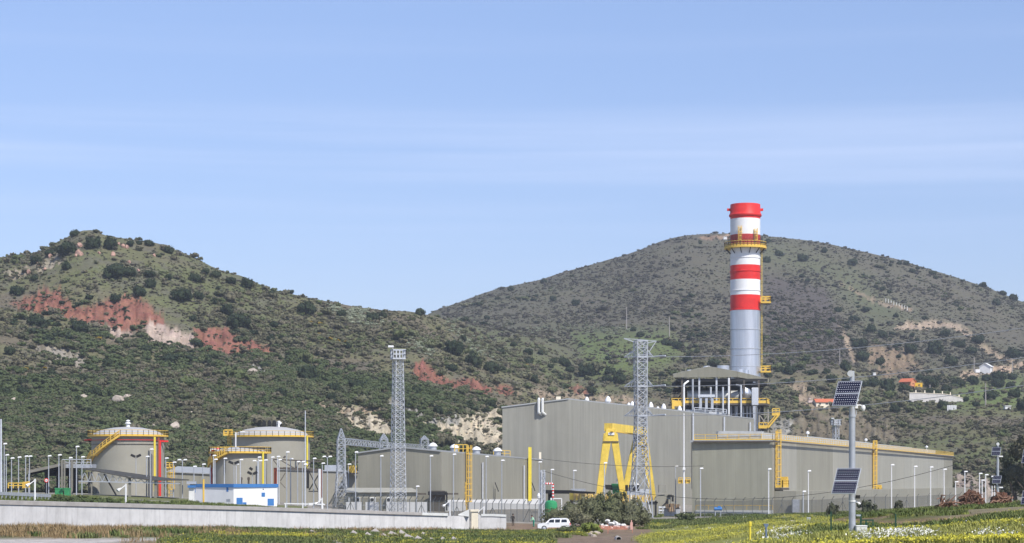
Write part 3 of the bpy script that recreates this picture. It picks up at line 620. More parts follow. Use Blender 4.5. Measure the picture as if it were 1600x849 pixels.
def keep_c(u, py, x, Y):
    w = np.zeros(u.shape)
    for p in CACT: w = np.maximum(w, inpoly(u, py, p, 5))
    return RNG.uniform(0, 1, u.shape) < w * sstep(.4, .55, fbm(x, Y, 25, 3, .5, 95)) * .9
u, py, pts = slope_points(26000, 480, 1080, keep_c)
s = RNG.uniform(.7, 1.6, len(pts))
scatter("prickly_pear_thicket", P_cact, pts, RNG.uniform(0, 6.28, len(pts)), np.stack([s, s, s], 1), "pale prickly pear thicket on the saddle between hills", "cactus")
# ------------------------------------------------------------------ large plant structures
def railing(mb, pts, h=1.1, step=2.0, r=.09, mids=(.55,), toe=0.0):
    """guard rail along a polyline"""
    for a, b in zip(pts[:-1], pts[1:]):
        a, b = Vector(a), Vector(b); L = (b - a).length; n = max(1, int(round(L / step)))
        mb.bar(a + Vector((0, 0, h)), b + Vector((0, 0, h)), r)
        for m in mids: mb.bar(a + Vector((0, 0, h * m)), b + Vector((0, 0, h * m)), r * .8)
        if toe: mb.bar(a + Vector((0, 0, toe / 2)), b + Vector((0, 0, toe / 2)), r * .6, toe)
        for i in range(n + 1):
            p = a.lerp(b, i / n); mb.bar(p, p + Vector((0, 0, h)), r)
def ring(c, R, z, a0=0, a1=2 * math.pi, n=48):
    return [Vector((c[0] + R * math.cos(a0 + (a1 - a0) * i / n), c[1] + R * math.sin(a0 + (a1 - a0) * i / n), z)) for i in range(n + 1)]
def caged_ladder(mb, p, z0, z1, out, cage_from=2.5, w=.9, depth=1.0, r=.1):
    """ladder with safety cage on a wall at p, facing direction out"""
    o = Vector(out).normalized(); s = Vector((-o.y, o.x, 0)); p = Vector((p[0], p[1], 0)) + o * .25
    for k in (-1, 1): mb.bar(p + s * (k * w / 2) + Vector((0, 0, z0)), p + s * (k * w / 2) + Vector((0, 0, z1)), r)
    z = z0
    while z < z1:
        mb.bar(p - s * (w / 2) + Vector((0, 0, z)), p + s * (w / 2) + Vector((0, 0, z)), r * .6); z += .6
    arc = [s * (math.cos(a) * w * .75) + o * (.1 + math.sin(a) * depth) for a in [0, .5, 1.05, 1.57, 2.09, 2.64, math.pi]]
    z = z0 + cage_from
    while z <= z1 + .3:
        mb.path([p + q + Vector((0, 0, z)) for q in arc], r * .7, r * 1.1); z += 1.3
    for q in arc: mb.bar(p + q + Vector((0, 0, z0 + cage_from)), p + q + Vector((0, 0, z1 + .3)), r * .6)

# --- chimney
M['tankroof0'] = mat('beige_grey_steel', (.30, .28, .24), .6, .1, .12, 1)
def chimney():
    Y = 680.0; k = Y / F; c = P(1164.5, 752, Y); c.z = 0; R = 23.3 * k
    t = thing("chimney", (c.x, c.y, 0), "tall round chimney banded red and white over bare metal", "chimney")
    z = lambda py: Z(py, Y)
    def band(name, p0, p1, m, lab=None, r=R):
        o = MB().lathe((c.x, c.y, 0), [(r, z(p0)), (r, z(p1))], 64).build(name, m, t, smooth=True)
        if lab: o["label"] = lab
        return o
    g0 = G(c.x, c.y)
    MB().lathe((c.x, c.y, 0), [(R * 1.02, g0 - 1), (R * 1.02, z(572)), (R, z(560)), (R, z(486))], 64).build("bare_metal_shaft", M['stack_metal'], t, smooth=True)
    band("red_band", 486, 462, M['red'], "lowest red band"); band("white_band", 462, 438, M['white']); band("red_band", 438, 415.5, M['red'], "middle red band")
    band("white_band", 415.5, 386, M['white'], "white band below the platform"); band("red_band", 386, 368, M['red'], "red band behind the platform"); band("white_band", 368, 343, M['white'], "topmost white band")
    top = MB().lathe((c.x, c.y, 0), [(R, z(343)), (R, z(340)), (R * 1.07, z(339)), (R * 1.1, z(337)), (R * 1.06, z(335)), (R * 1.02, z(333.5)), (R, z(321)), (R * .99, z(320)), (R * .9, z(320)), (R * .9, z(335))], 64).build("red_cap", M['red'], t, smooth=True)
    for py, m in ((516, 'steel'), (546, 'steel'), (574, 'steel'), (404, 'white'), (455, 'white'), (425, 'red'), (485, 'red')):
        MB().lathe((c.x, c.y, 0), [(R * 1.0, z(py + .8)), (R * 1.035, z(py + .6)), (R * 1.035, z(py - .6)), (R, z(py - .8))], 64).build("flange_ring", M[m], t, smooth=True)
    # gallery with guard rail near the top
    zp = z(387); Rp = R * 1.42
    pl = MB().lathe((c.x, c.y, 0), [(R * .99, zp - .5), (Rp, zp - .5), (Rp, zp), (R * .99, zp)], 48).build("platform", M['yellow'], t)
    for i in range(12):
        un = MB()
        a = math.pi * 2 * (i + .3) / 12; d = Vector((math.cos(a), math.sin(a), 0)); un.bar(Vector((c.x, c.y, zp - .5)) + d * Rp * .93, Vector((c.x, c.y, zp - 2.2)) + d * R, .22)
        un.build("platform_bracket", M['dark'], pl)
    rl = MB(); railing(rl, ring(c, Rp - .1, zp, n=36), 1.6, 2.0, .15, (.5,), .45); rl.build("guard_rail", M['yellow'], pl)
    mesh = MB()
    mesh.lathe((c.x, c.y, 0), [(R * 1.18, zp), (R * 1.18, z(369))], 48); mesh.build("screen_net", M['net'], pl)
    lad = MB(); caged_ladder(lad, (c.x + R * .55, c.y - R * .85), zp, z(361), (.4, -.9, 0), 2, .9, .8, .13); lad.build("ladder", M['yellow'], pl)
    lad = MB(); caged_ladder(lad, (c.x - R * .45, c.y - R * .9), zp, z(357), (-.3, -.95, 0), 2, .9, .8, .13); lad.build("ladder", M['yellow'], pl)
    cl = MB(); caged_ladder(cl, (c.x + R * .99, c.y - 1), z(575), z(392), (1, -.12, 0), 1, .4, .3, .055); cl.build("ladder", M['crane'], t)
    for py in (473, 581):
        b = MB(); zz = z(py); x0 = c.x + R * .98; b.box((x0 + 1.5, c.y - 2.5, zz - .2), (3.4, 3, .5))
        railing(b, [(x0, c.y - 3.9, zz), (x0 + 3.1, c.y - 3.9, zz), (x0 + 3.1, c.y - 1.1, zz), (x0, c.y - 1.1, zz)], 1.7, 1.5, .24); b.build("side_landing", M['yellow'], t)
    for px, py in ((1138.5, 328), (1190, 328)): MB().box(((px - CX) * k, c.y, z(py)), (1.0, .8, .8)).build("warning_light", M['red'], t)
chimney()

# --- boiler house in front of the chimney: gabled canopy on columns over decks and pipes
def boiler_house():
    Y0, Y1 = 652.0, 672.0; k = Y0 / F
    t = thing("boiler_house", (X(1125, Y0), Y0, 0), "open steel boiler house under a grey gabled canopy at the foot of the chimney", "boiler house")
    x = lambda px: X(px, Y0); z = lambda py: Z(py, Y0)
    g = [(x(1052), Y0, z(590)), (x(1052), Y0, z(584.5)), (x(1107.5), Y0, z(572.8)), (x(1152), Y0, z(580.5)), (x(1152), Y0, z(589.5))]
    gab = MB().prism(g, (0, .6, 0)).build("gable_panel", M['clad_dark'], t)
    s = MB().prism([(x(1152.2), Y0, z(589.5)), (x(1152.2), Y0, z(580.5)), (x(1209), Y0 + 12, z(589)), (x(1209), Y0 + 12, z(594.5))], (0, .7, 0)).build("eaves_panel", M['clad_dark'], t)
    rf = MB()
    e = 28
    rf.hexa([(x(1051.5), Y0 + .7, z(585.4)), (x(1107.5), Y0 + .7, z(573.6)), (x(1120), Y0 + e, z(574)), (x(1066), Y0 + e, z(586))], [(x(1051.5), Y0 + .7, z(584.2)), (x(1107.5), Y0 + .7, z(572.3)), (x(1120), Y0 + e, z(573)), (x(1066), Y0 + e, z(584.5))])
    rf.hexa([(x(1107.5), Y0 + .7, z(573.6)), (x(1152), Y0 + .7, z(581.2)), (x(1213), Y0 + e, z(591)), (x(1120), Y0 + e, z(574))], [(x(1107.5), Y0 + .7, z(572.3)), (x(1152), Y0 + .7, z(580)), (x(1213), Y0 + e, z(589)), (x(1120), Y0 + e, z(573))])
    roof = rf.build("roof", M['roof'], t)
    for a, b, e_, r_ in ((1107, 575, 570.5, 1.2), (1080, 580, 576.5, .95)): MB().tube((x(a), Y0 + 6, z(b)), (x(a), Y0 + 6, z(e_)), r_, r_ * .85, 12).build("ridge_vent", M['steel_lt'], roof, smooth=True)
    d = MB(); d.tube((x(1134.5), Y0 + 9, z(584)), (x(1134.5), Y0 + 9, z(569)), 2.0, 2.0, 20); d.tube((x(1161), Y0 + 9, z(588)), (x(1161), Y0 + 9, z(575)), 1.4, 1.3, 14); d.tube((x(1170), Y0 + 9, z(588)), (x(1170), Y0 + 9, z(576)), 1.2, 1.1, 14)
    d.build("exhaust_duct", M['stack_metal'], roof, smooth=True)
    # columns
    col_x = [1066, 1093, 1120, 1141, 1163, 1186]
    for px in col_x:
        m = MB(); m.bar((x(px), Y0 + 1.0, 0), (x(px), Y0 + 1.0, z(594 if px > 1150 else 586 if px == 1066 else 582)), .55, .55); m.build("column", M['steel_lt'] if px in (1093, 1120) else M['brown'], t)
        m = MB(); m.bar((x(px) + 3, Y0 + 24, 0), (x(px) + 3, Y0 + 24, z(590)), .7, .7); m.build("column", M['dark'], t)
    bx = MB(); bx.bar((x(1060), Y0 + 1, z(594)), (x(1200), Y0 + 1, z(594)), .5, .9); bx.bar((x(1060), Y0 + 20, z(603)), (x(1205), Y0 + 20, z(603)), .5, .7); bx.bar((x(1060), Y0 + 24, z(606)), (x(1205), Y0 + 24, z(606)), .6, .9); bx.bar((x(1060), Y0 + 24, z(618)), (x(1205), Y0 + 24, z(618)), .6, .9)
    for a, b in ((1120, 1141), (1163, 1186), (1066, 1093)): bx.bar((x(a), Y0 + 24, z(620)), (x(b), Y0 + 24, z(594)), .4); bx.bar((x(b), Y0 + 24, z(620)), (x(a), Y0 + 24, z(594)), .4)
    bx.build("bracing", M['dark'], t)
    # boiler casing and drum; shade under the roof is put into the casing colour
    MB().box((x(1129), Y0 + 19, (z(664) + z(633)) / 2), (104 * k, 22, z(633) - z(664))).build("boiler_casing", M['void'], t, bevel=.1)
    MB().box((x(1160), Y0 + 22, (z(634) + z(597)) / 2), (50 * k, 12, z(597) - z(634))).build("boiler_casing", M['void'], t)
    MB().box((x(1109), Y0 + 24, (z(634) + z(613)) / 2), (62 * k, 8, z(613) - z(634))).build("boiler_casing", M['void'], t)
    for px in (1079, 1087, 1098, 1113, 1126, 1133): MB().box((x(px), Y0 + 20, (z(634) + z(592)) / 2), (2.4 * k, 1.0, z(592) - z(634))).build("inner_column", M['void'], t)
    MB().box((x(1120), Y0 + 16, z(596)), (122 * k, 17, 5 * k)).build("roof_shade_box", M['void'], t)  # near-black box standing in for the shaded underside of the roof
    MB().box((x(1186), Y0 + 19, z(597.5)), (42 * k, 10, 5 * k)).build("roof_shade_box", M['void'], t)  # dark box added to give the underside of the right eaves its shade
    dr = MB(); dr.tube((x(1078), Y0 + 9, z(617)), (x(1158), Y0 + 9, z(617)), 1.7, 1.7, 20); dr.build("steam_drum", M['foil'], t, smooth=True)
    h = MB(); h.lathe((x(1166), Y0 + 3, z(614.5)), [(0.02, -1.9), (1.2, -1.6), (1.9, -.7), (2.0, .3), (1.5, 1.4), (.6, 1.9), (.02, 2.0)], 20); h.build("expansion_tank", M['stack_metal'], t, smooth=True)
    # deck with yellow guard rail
    zd = z(631); dk = MB(); dk.box((x(1120), Y0 - 1, zd - .35), (150 * k, 7, .5))
    dk.hexa([(x(1195), Y0 - 4.5, zd - .6), (x(1206), Y0 + 6, zd - .6), (x(1206), Y0 + 20, zd - .6), (x(1195), Y0 + 20, zd - .6)], [(x(1195), Y0 - 4.5, zd - .1), (x(1206), Y0 + 6, zd - .1), (x(1206), Y0 + 20, zd - .1), (x(1195), Y0 + 20, zd - .1)])
    deck = dk.build("deck", M['brown'], t)
    r = MB(); pts = [(x(1048), Y0 - 4.4, zd), (x(1195), Y0 - 4.4, zd), (x(1206), Y0 + 6, zd), (x(1206), Y0 + 18, zd)]
    railing(r, pts, 1.5, 2.2, .2, (.5,), .7); r.build("guard_rail", M['yellow'], deck)
    e2 = MB(); e2.box((x(1050), Y0 - 3, (z(626) + z(640)) / 2), (4 * k, 4, z(626) - z(640)), 0); e2.bar((x(1048), Y0 - 4.6, zd - .4), (x(1066), Y0 - 4.6, zd - .4), .3, 1.2); e2.build("end_platform", M['yellow'], deck)
    # white riser pipes with bent tops
    for px, p0, p1, bend in ((1066.5, 641, 602, 1), (1136, 651, 592, 0), (1155, 636, 604, -1), (1110, 622, 605, 0), (1127, 622, 606, 0)):
        m = MB(); m.tube((x(px), Y0 - 5.2 if px != 1110 else Y0 - 1, z(p0) - 6), (x(px), Y0 - 5.2 if px != 1110 else Y0 - 1, z(p1)), .30, .30, 10)
        if bend > 0: m.tube((x(px), Y0 - 5.2, z(p1)), (x(px) + 1.5, Y0 - 4, z(p1) + 1.1), .30, .30, 10)
        if bend < 0: m.tube((x(px), Y0 - 5.2, z(p1)), (x(px) - 1.2, Y0 - 3, z(p1) + .3), .30, .30, 10)
        m.build("riser_pipe", M['white' if px in (1066.5, 1136) else 'steel_lt'], t, smooth=True)
    m = MB(); m.tube((x(1080), Y0 - 5.6, z(644)), (x(1080), Y0 - 5.6, z(594)), .3, .3, 8); m.build("vent_pipe", M['steel'], t, smooth=True)
    m = MB(); m.box((x(1176), Y0 - 6, z(621)), (10.2 * k, 1.5, 27 * k)); m.build("exhaust_silencer", M['steel_lt'], t, bevel=.1)
    # header box with three hanging ducts
    m = MB(); m.box((x(1101), Y0 - 5.5, z(620)), (26 * k, 2, 4 * k)); hd = m.build("duct_header", M['steel_lt'], t)
    for px in (1092, 1101, 1110): MB().box((x(px), Y0 - 5.5, z(632)), (3.8 * k, 1.4, 18 * k)).build("hanging_duct", M['steel'], hd)
    for px in (1142, 1150, 1161, 1167, 1172): MB().tube((x(px), Y0 - .5, z(660)), (x(px), Y0 - .5, z(635)), .32 if px != 1150 else .6, None, 10).build("vertical_duct", M['steel'], t, smooth=True)
    pm = MB(); railing(pm, [(x(1082), Y0 - 6.5, z(645)), (x(1132), Y0 - 6.5, z(648))], 1.4, 3, .2); pm.bar((x(1070), Y0 - 3, z(643)), (x(1132), Y0 - 3, z(648)), .5, 1.0); pm.build("roof_walkway", M['steel_lt'], t)
    # stair tower on the right
    xs0, xs1 = x(1184), x(1214); zb = 0
    sm = MB()
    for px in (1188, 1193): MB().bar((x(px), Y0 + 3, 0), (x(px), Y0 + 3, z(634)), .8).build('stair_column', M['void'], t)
    for px in (1185, 1199, 1213): sm.bar((x(px), Y0 - 2, 0), (x(px) + (-1.5 if px == 1213 else 0), Y0 - 2, z(640 if px < 1210 else 650)), .45)
    for a, b in ((648, 668), (668, 690)):
        sm.bar((x(1185), Y0 - 2, z(a)), (x(1199), Y0 - 2, z(b)), .3); sm.bar((x(1199), Y0 - 2, z(b)), (x(1213), Y0 - 2, z(a)), .3); sm.bar((x(1185), Y0 - 2, z(a)), (x(1213), Y0 - 2, z(a)), .3); sm.bar((x(1185), Y0 - 2, z(b)), (x(1199), Y0 - 2, z(a)), .22)
    stf = sm.build("stair_frame", M['tankroof0'], t)
    ym = MB(); railing(ym, [(x(1205), Y0 - 3, z(650)), (x(1216), Y0 - 3, z(650))], 2.2, 1.2, .28, (.35, .7), .7); railing(ym, [(x(1184), Y0 - 3, z(670)), (x(1198), Y0 - 3, z(670))], 1.8, 1.2, .26, (.5,), .8)
    ym.bar((x(1214), Y0 - 3, z(650)), (x(1198), Y0 - 3, z(669)), .6, .5); ym.bar((x(1214), Y0 - 3, z(645)), (x(1198), Y0 - 3, z(664)), .2, .3); ym.build("stair_flight", M['yellow'], stf)
    MB().box(((xs0 + xs1) / 2 - 6, Y0 + 2, z(668)), (3, 3, z(640) - z(690))).build("lift_shaft", M['brown'], t)
boiler_house()

def wall_box(mb, corners, z0, tops, thick=None):
    n = len(corners); mb.add([(c[0], c[1], z0) for c in corners] + [(c[0], c[1], t) for c, t in zip(corners, tops)], [tuple(range(n - 1, -1, -1))] + [(i, (i + 1) % n, n + (i + 1) % n, n + i) for i in range(n)])
def roof_on(corners, tops, over=.3, th=.35):
    m = MB(); cx = sum(c[0] for c in corners) / len(corners); cy = sum(c[1] for c in corners) / len(corners); n = len(corners)
    q = [(c[0] + (over if c[0] > cx else -over), c[1] + (over if c[1] > cy else -over)) for c in corners]
    m.add([(a[0], a[1], t + .004) for a, t in zip(q, tops)] + [(a[0], a[1], t + th) for a, t in zip(q, tops)], [tuple(range(n - 1, -1, -1)), tuple(range(n, 2 * n))] + [(i, (i + 1) % n, n + (i + 1) % n, n + i) for i in range(n)]); return m
def dome_vent(mb, p, r, h, mi=0, pedestal=True):
    if pedestal: mb.lathe(p, [(r * .62, 0), (r * .62, h * .55), (.01, h * .55)], 14)
    mb.lathe((p[0], p[1], p[2] + h * .5), [(r * 1.0, 0), (r * 1.0, h * .1), (r * .75, h * .38), (r * .3, h * .52), (.01, h * .55)], 14)

# --- big turbine hall in the middle
def big_hall():
    A = (X(785, 521), 521.0, Z(637.5, 521)); B = (X(889, 520), 520.0, Z(624.5, 520)); Cc = (X(1178, 640), 640.0, Z(655, 640)); 
    D = (Cc[0] - 26, Cc[1] + 12, Cc[2] - 1.5)
    E = (A[0] + 36, A[1] + 108, A[2] - 1.5)
    cs = [A, B, Cc, D, E]; t = thing("turbine_hall", (B[0], B[1], 0), "largest windowless grey turbine hall, below and left of the chimney", "industrial hall")
    m = MB(); wall_box(m, [c[:2] for c in cs], -.5, [c[2] for c in cs]); m.build("cladding_wall", M['clad_big'], t)
    rf = roof_on([c[:2] for c in cs], [c[2] for c in cs], .25, .3).build("roof", M['roof'], t)
    k = 560 / F
    for px, Y in ((917, 552), (950, 556), (982.5, 575), (988, 570), (1017, 580), (1028, 585), (1037, 584), (1062, 610)):
        m = MB(); zt = {917: 620, 950: 619, 982.5: 629, 988: 627, 1017: 628, 1028: 635, 1037: 630.5, 1062: 634}[px]; r = 4.2 * k if px != 950 else 5 * k
        zz = Z(zt, Y); m.lathe((X(px, Y), Y, zz), [(.02, 0), (r * .45, -.25), (r * .85, -.9), (r, -1.5), (r * .7, -1.55), (r * .7, -5)], 16); m.build("roof_vent", M['white'], rf, smooth=True)
    m = MB()
    for px in (872.5,): m.box((X(px, 540), 540, Z(622.5, 540)), (7 * k, 2.5, 4.5 * k))
    m.build("roof_box", M['cream'], rf)
    n = Vector((B[0] - A[0], B[1] - A[1], 0)).normalized(); out = Vector((n.y, -n.x, 0)); p = Vector(A).lerp(Vector(B), (845 - 785) / 104); p.z = 0
    m = MB()
    for s in (-.48, .48):
        q = p + n * s + out * .9; z0, z1 = Z(646, 525), Z(627, 525)
        m.tube(q + Vector((0, 0, z0)), q + Vector((0, 0, z1)), .34, .34, 10); m.tube(q + Vector((0, 0, z1 - .1)), q - out * 1.2 + Vector((0, 0, z1 + .4)), .34, .34, 10); m.tube(q + Vector((0, 0, z0)), q + n * .7 - out * .9 + Vector((0, 0, z0 - .5)), .34, .34, 10)
    m.build("wall_pipe", M['offwhite'], t, smooth=True)
    w = Vector(B).lerp(Vector(Cc), .0)
    for f, p0, p1 in ((.895 - .28, 646, 760), (.80, 648, 688), (.965, 660, 690)):
        q = Vector(B).lerp(Vector(Cc), f); dn = Vector((Cc[0] - B[0], Cc[1] - B[1], 0)).normalized(); o2 = Vector((dn.y, -dn.x, 0)); b = q + o2 * .45
        MB().tube((b.x, b.y, Z(p1, b.y)), (b.x, b.y, min(Z(p0, b.y), q.z - .3)), .3, .3, 8).build("downpipe", M['steel_lt'], t, smooth=True)
big_hall()

# --- lower hall on the left of it
def mid_hall():
    L = (X(559.5, 436), 436.0, Z(709, 436)); Rg = (X(625, 433), 433.0, Z(700, 433)); E = (X(690, 430), 430.0, Z(706, 430)); Rr = (X(847, 512), 512.0, Z(719.5, 512))
    Bk = (L[0] + 24, L[1] + 84, L[2] - .5)
    cs = [L, Rg, E, Rr, Bk]; t = thing("workshop_hall", (Rg[0], Rg[1], 0), "long low grey hall with white domed roof vents and a white plinth", "industrial hall")
    m = MB(); wall_box(m, [c[:2] for c in cs], -.5, [c[2] for c in cs]); m.build("cladding_wall", M['clad'], t)
    rf = roof_on([c[:2] for c in cs], [c[2] for c in cs], .25, .3).build("roof", M['roof'], t)
    for px, py, Y in ((676.5, 691.5, 446), (710, 694, 450), (744.5, 697.5, 466), (777.5, 699.5, 476)):
        k = Y / F; r = 7.3 * k; zz = Z(py, Y); m = MB(); m.lathe((X(px, Y), Y, zz), [(.02, 0), (r * .6, -.25), (r * .95, -.65), (r, -.85), (r * .9, -.9)], 18); vt = m.build("roof_vent", M['white'], rf, smooth=True)
        MB().lathe((X(px, Y), Y, zz), [(r * .78, -.86), (r * .78, -4.5)], 14).build("vent_curb", M['steel'], vt, smooth=True)
    dn = Vector((Rr[0] - E[0], Rr[1] - E[1], 0)).normalized(); o2 = Vector((dn.y, -dn.x, 0))
    along = lambda px: next(Vector(E).lerp(Vector(Rr), f / 400) for f in range(401) if CX + F * (E[0] + (Rr[0] - E[0]) * f / 400) / (E[1] + (Rr[1] - E[1]) * f / 400) >= px)
    # white plinth and grey band
    pl = MB(); a, b = Vector(E) + o2 * .12, Vector(Rr) + o2 * .12
    pl.hexa([(a.x, a.y, -.5), (b.x, b.y, -.5), (b.x - o2.x * .1, b.y - o2.y * .1, -.5), (a.x - o2.x * .1, a.y - o2.y * .1, -.5)], [(a.x, a.y, 3.0), (b.x, b.y, 2.6), (b.x - o2.x * .1, b.y - o2.y * .1, 2.6), (a.x - o2.x * .1, a.y - o2.y * .1, 3.0)]); pl.build("plinth", M['white'], t)
    # big door with canopy in the gable end
    y0 = 429.3
    d = MB(); d.box(((X(672, y0) + X(697, y0)) / 2 - .2, y0 + .25, 2.2), (X(697, y0) - X(672, y0), .5, 5.6)); dd = d.build("door", M['brown'], t); 
    d = MB(); d.box(((X(669, y0) + X(698.5, y0)) / 2, y0 - .3, Z(771, y0)), (X(698.5, y0) - X(669, y0), 1.6, .75)); d.box((X(698, y0), y0 - .1, Z(784, y0)), (.35, .6, 3.8)); d.build("door_canopy", M['dark'], dd)
    d = MB(); d.bar((X(653, y0), y0 - .1, Z(772, y0)), (X(666, y0), y0 - .1, Z(772, y0)), .35); d.build("door_rail", M['brown'], t); d = MB(); d.bar((X(699, y0), y0 + .3, Z(772, y0)), (X(714, y0), y0 + 5, Z(772, y0)), .35); d.build("door_rail", M['brown'], t)
    # caged ladder to the roof
    q = along(728); m = MB(); caged_ladder(m, (q.x, q.y), .3, q.z + 1.6, o2, 2.2, 1.0, 1.0, .14); caged_ladder(m, (q.x - .9, q.y - .5), .3, 6.5, o2, 1.5, .7, .6, .12)
    m.box((q.x - 1.0, q.y + .8, q.z + .1), (3.2, 1.8, .25), .0); railing(m, [(q.x - 2.5, q.y, q.z + .2), (q.x + .3, q.y, q.z + .2)], 1.8, .9, .16, (.5,)); m.build("caged_ladder", M['yellow'], t)
    q = along(824); m = MB()
    for s in (-.28, .28): m.bar(q + dn * s * 2 + o2 * .6 + Vector((0, 0, Z(783, q.y) - q.z)), q + dn * s * 2 + o2 * .6 + Vector((0, 0, Z(699, q.y) - q.z)), .5, .55)
    m.build("cable_duct", M['lemon'], t)
    q = along(795); m = MB(); railing(m, [(q.x - 3.6, q.y + 1.5, q.z + .3), (q.x + .3, q.y + 2.2, q.z + .1)], 1.5, 1.2, .13); m.build("roof_railing", M['yellow'], rf)
    q = along(844); m = MB(); m.box((q.x, q.y + 1, q.z + 1), (.55, 1.5, 2.0)); m.build("roof_cabinet", M['cream'], rf)
    for px in (751.5, 816.5):
        q = along(px) + o2 * .35; MB().tube((q.x, q.y, .2), (q.x, q.y, q.z - 1.6), .2, .2, 8).build("downpipe", M['steel_lt'], t, smooth=True)
    for px, lean in ((770, -.5), (827.5, -.45)):
        q = along(px) + o2 * .5; m = MB(); m.bar((q.x, q.y, 2.8), (q.x, q.y, 5.3), .16); m.bar((q.x + .8, q.y - .3, 4.6), (q.x, q.y - .3, 6.7), .35, .2); m.build("floodlight", M['dark'], t)
mid_hall()

# --- annex with air conditioners in front of the gable end
def annex():
    Y0 = 420.0; x0, x1 = X(541, Y0), X(650, Y0); t = thing("annex", (x0, Y0, 0), "low grey lean-to annex with white air conditioners against the long low hall", "annex")
    m = MB(); m.hexa([(x0, Y0, -.5), (x1, Y0, -.5), (x1, Y0 + 8, -.5), (x0, Y0 + 8, -.5)], [(x0, Y0, Z(769.5, Y0)), (x1, Y0, Z(769.5, Y0)), (x1, Y0 + 8, 5.3), (x0, Y0 + 8, 5.3)]); m.build("wall", M['clad'], t)
    m = MB(); m.hexa([(x0 - .3, Y0 - .6, Z(770, Y0)), (x1 + .4, Y0 - .6, Z(769.5, Y0)), (x1 - 1.2, Y0 + 8, 5.32), (x0 - .3, Y0 + 8, 5.32)], [(x0 - .3, Y0 - .6, Z(769, Y0)), (x1 + .4, Y0 - .6, Z(768.5, Y0)), (x1 - 1.2, Y0 + 8, 5.6), (x0 - .3, Y0 + 8, 5.6)]); m.build("roof", M['clad_pale'], t)
    for px, w in ((546, 3), (560, 7), (583, 9), (609, 11)):
        m = MB(); k = Y0 / F; m.box((X(px, Y0), Y0 - .6, Z(781, Y0)), (w * k, 1.0, 7.5 * k)); ac = m.build("air_conditioner", M['offwhite'], t, bevel=.05)
        if w > 5:
            m = MB(); m.tube((X(px - w * .12, Y0), Y0 - 1.1, Z(781, Y0)), (X(px - w * .12, Y0), Y0 - 1.16, Z(781, Y0)), 2.6 * k, None, 16); m.build("fan_grille", M['dark'], ac)
    for a, b in ((541, 563), (572, 590), (604, 668)):
        pass
    m = MB(); m.bar((x0, Y0 - 2.0, 2.1), (x1 + 2, Y0 - 2.0, 2.1), .1); m.build("pipe", M['steel_lt'], t)
annex()
def white_barrier(a, b, lab):
    Y0 = 412.0; m = MB(); n = max(2, int((b - a) / 6)); xa, xb = X(a, Y0), X(b, Y0)
    for i in range(n):
        w = (xb - xa) / n; m.box((xa + w * (i + .5), Y0, 1.2), (w * .96, .25, 3.2))
    o = m.build("white_wall", M['white'], loc=(xa, Y0, G(xa, Y0))); tag(o, lab, "wall")
white_barrier(541, 565, "low white wall panels under the narrow air conditioner of the annex"); white_barrier(571, 592, "short low white wall under the middle air conditioner of the annex"); white_barrier(603, 668, "long low white wall between the annex and the dark door")

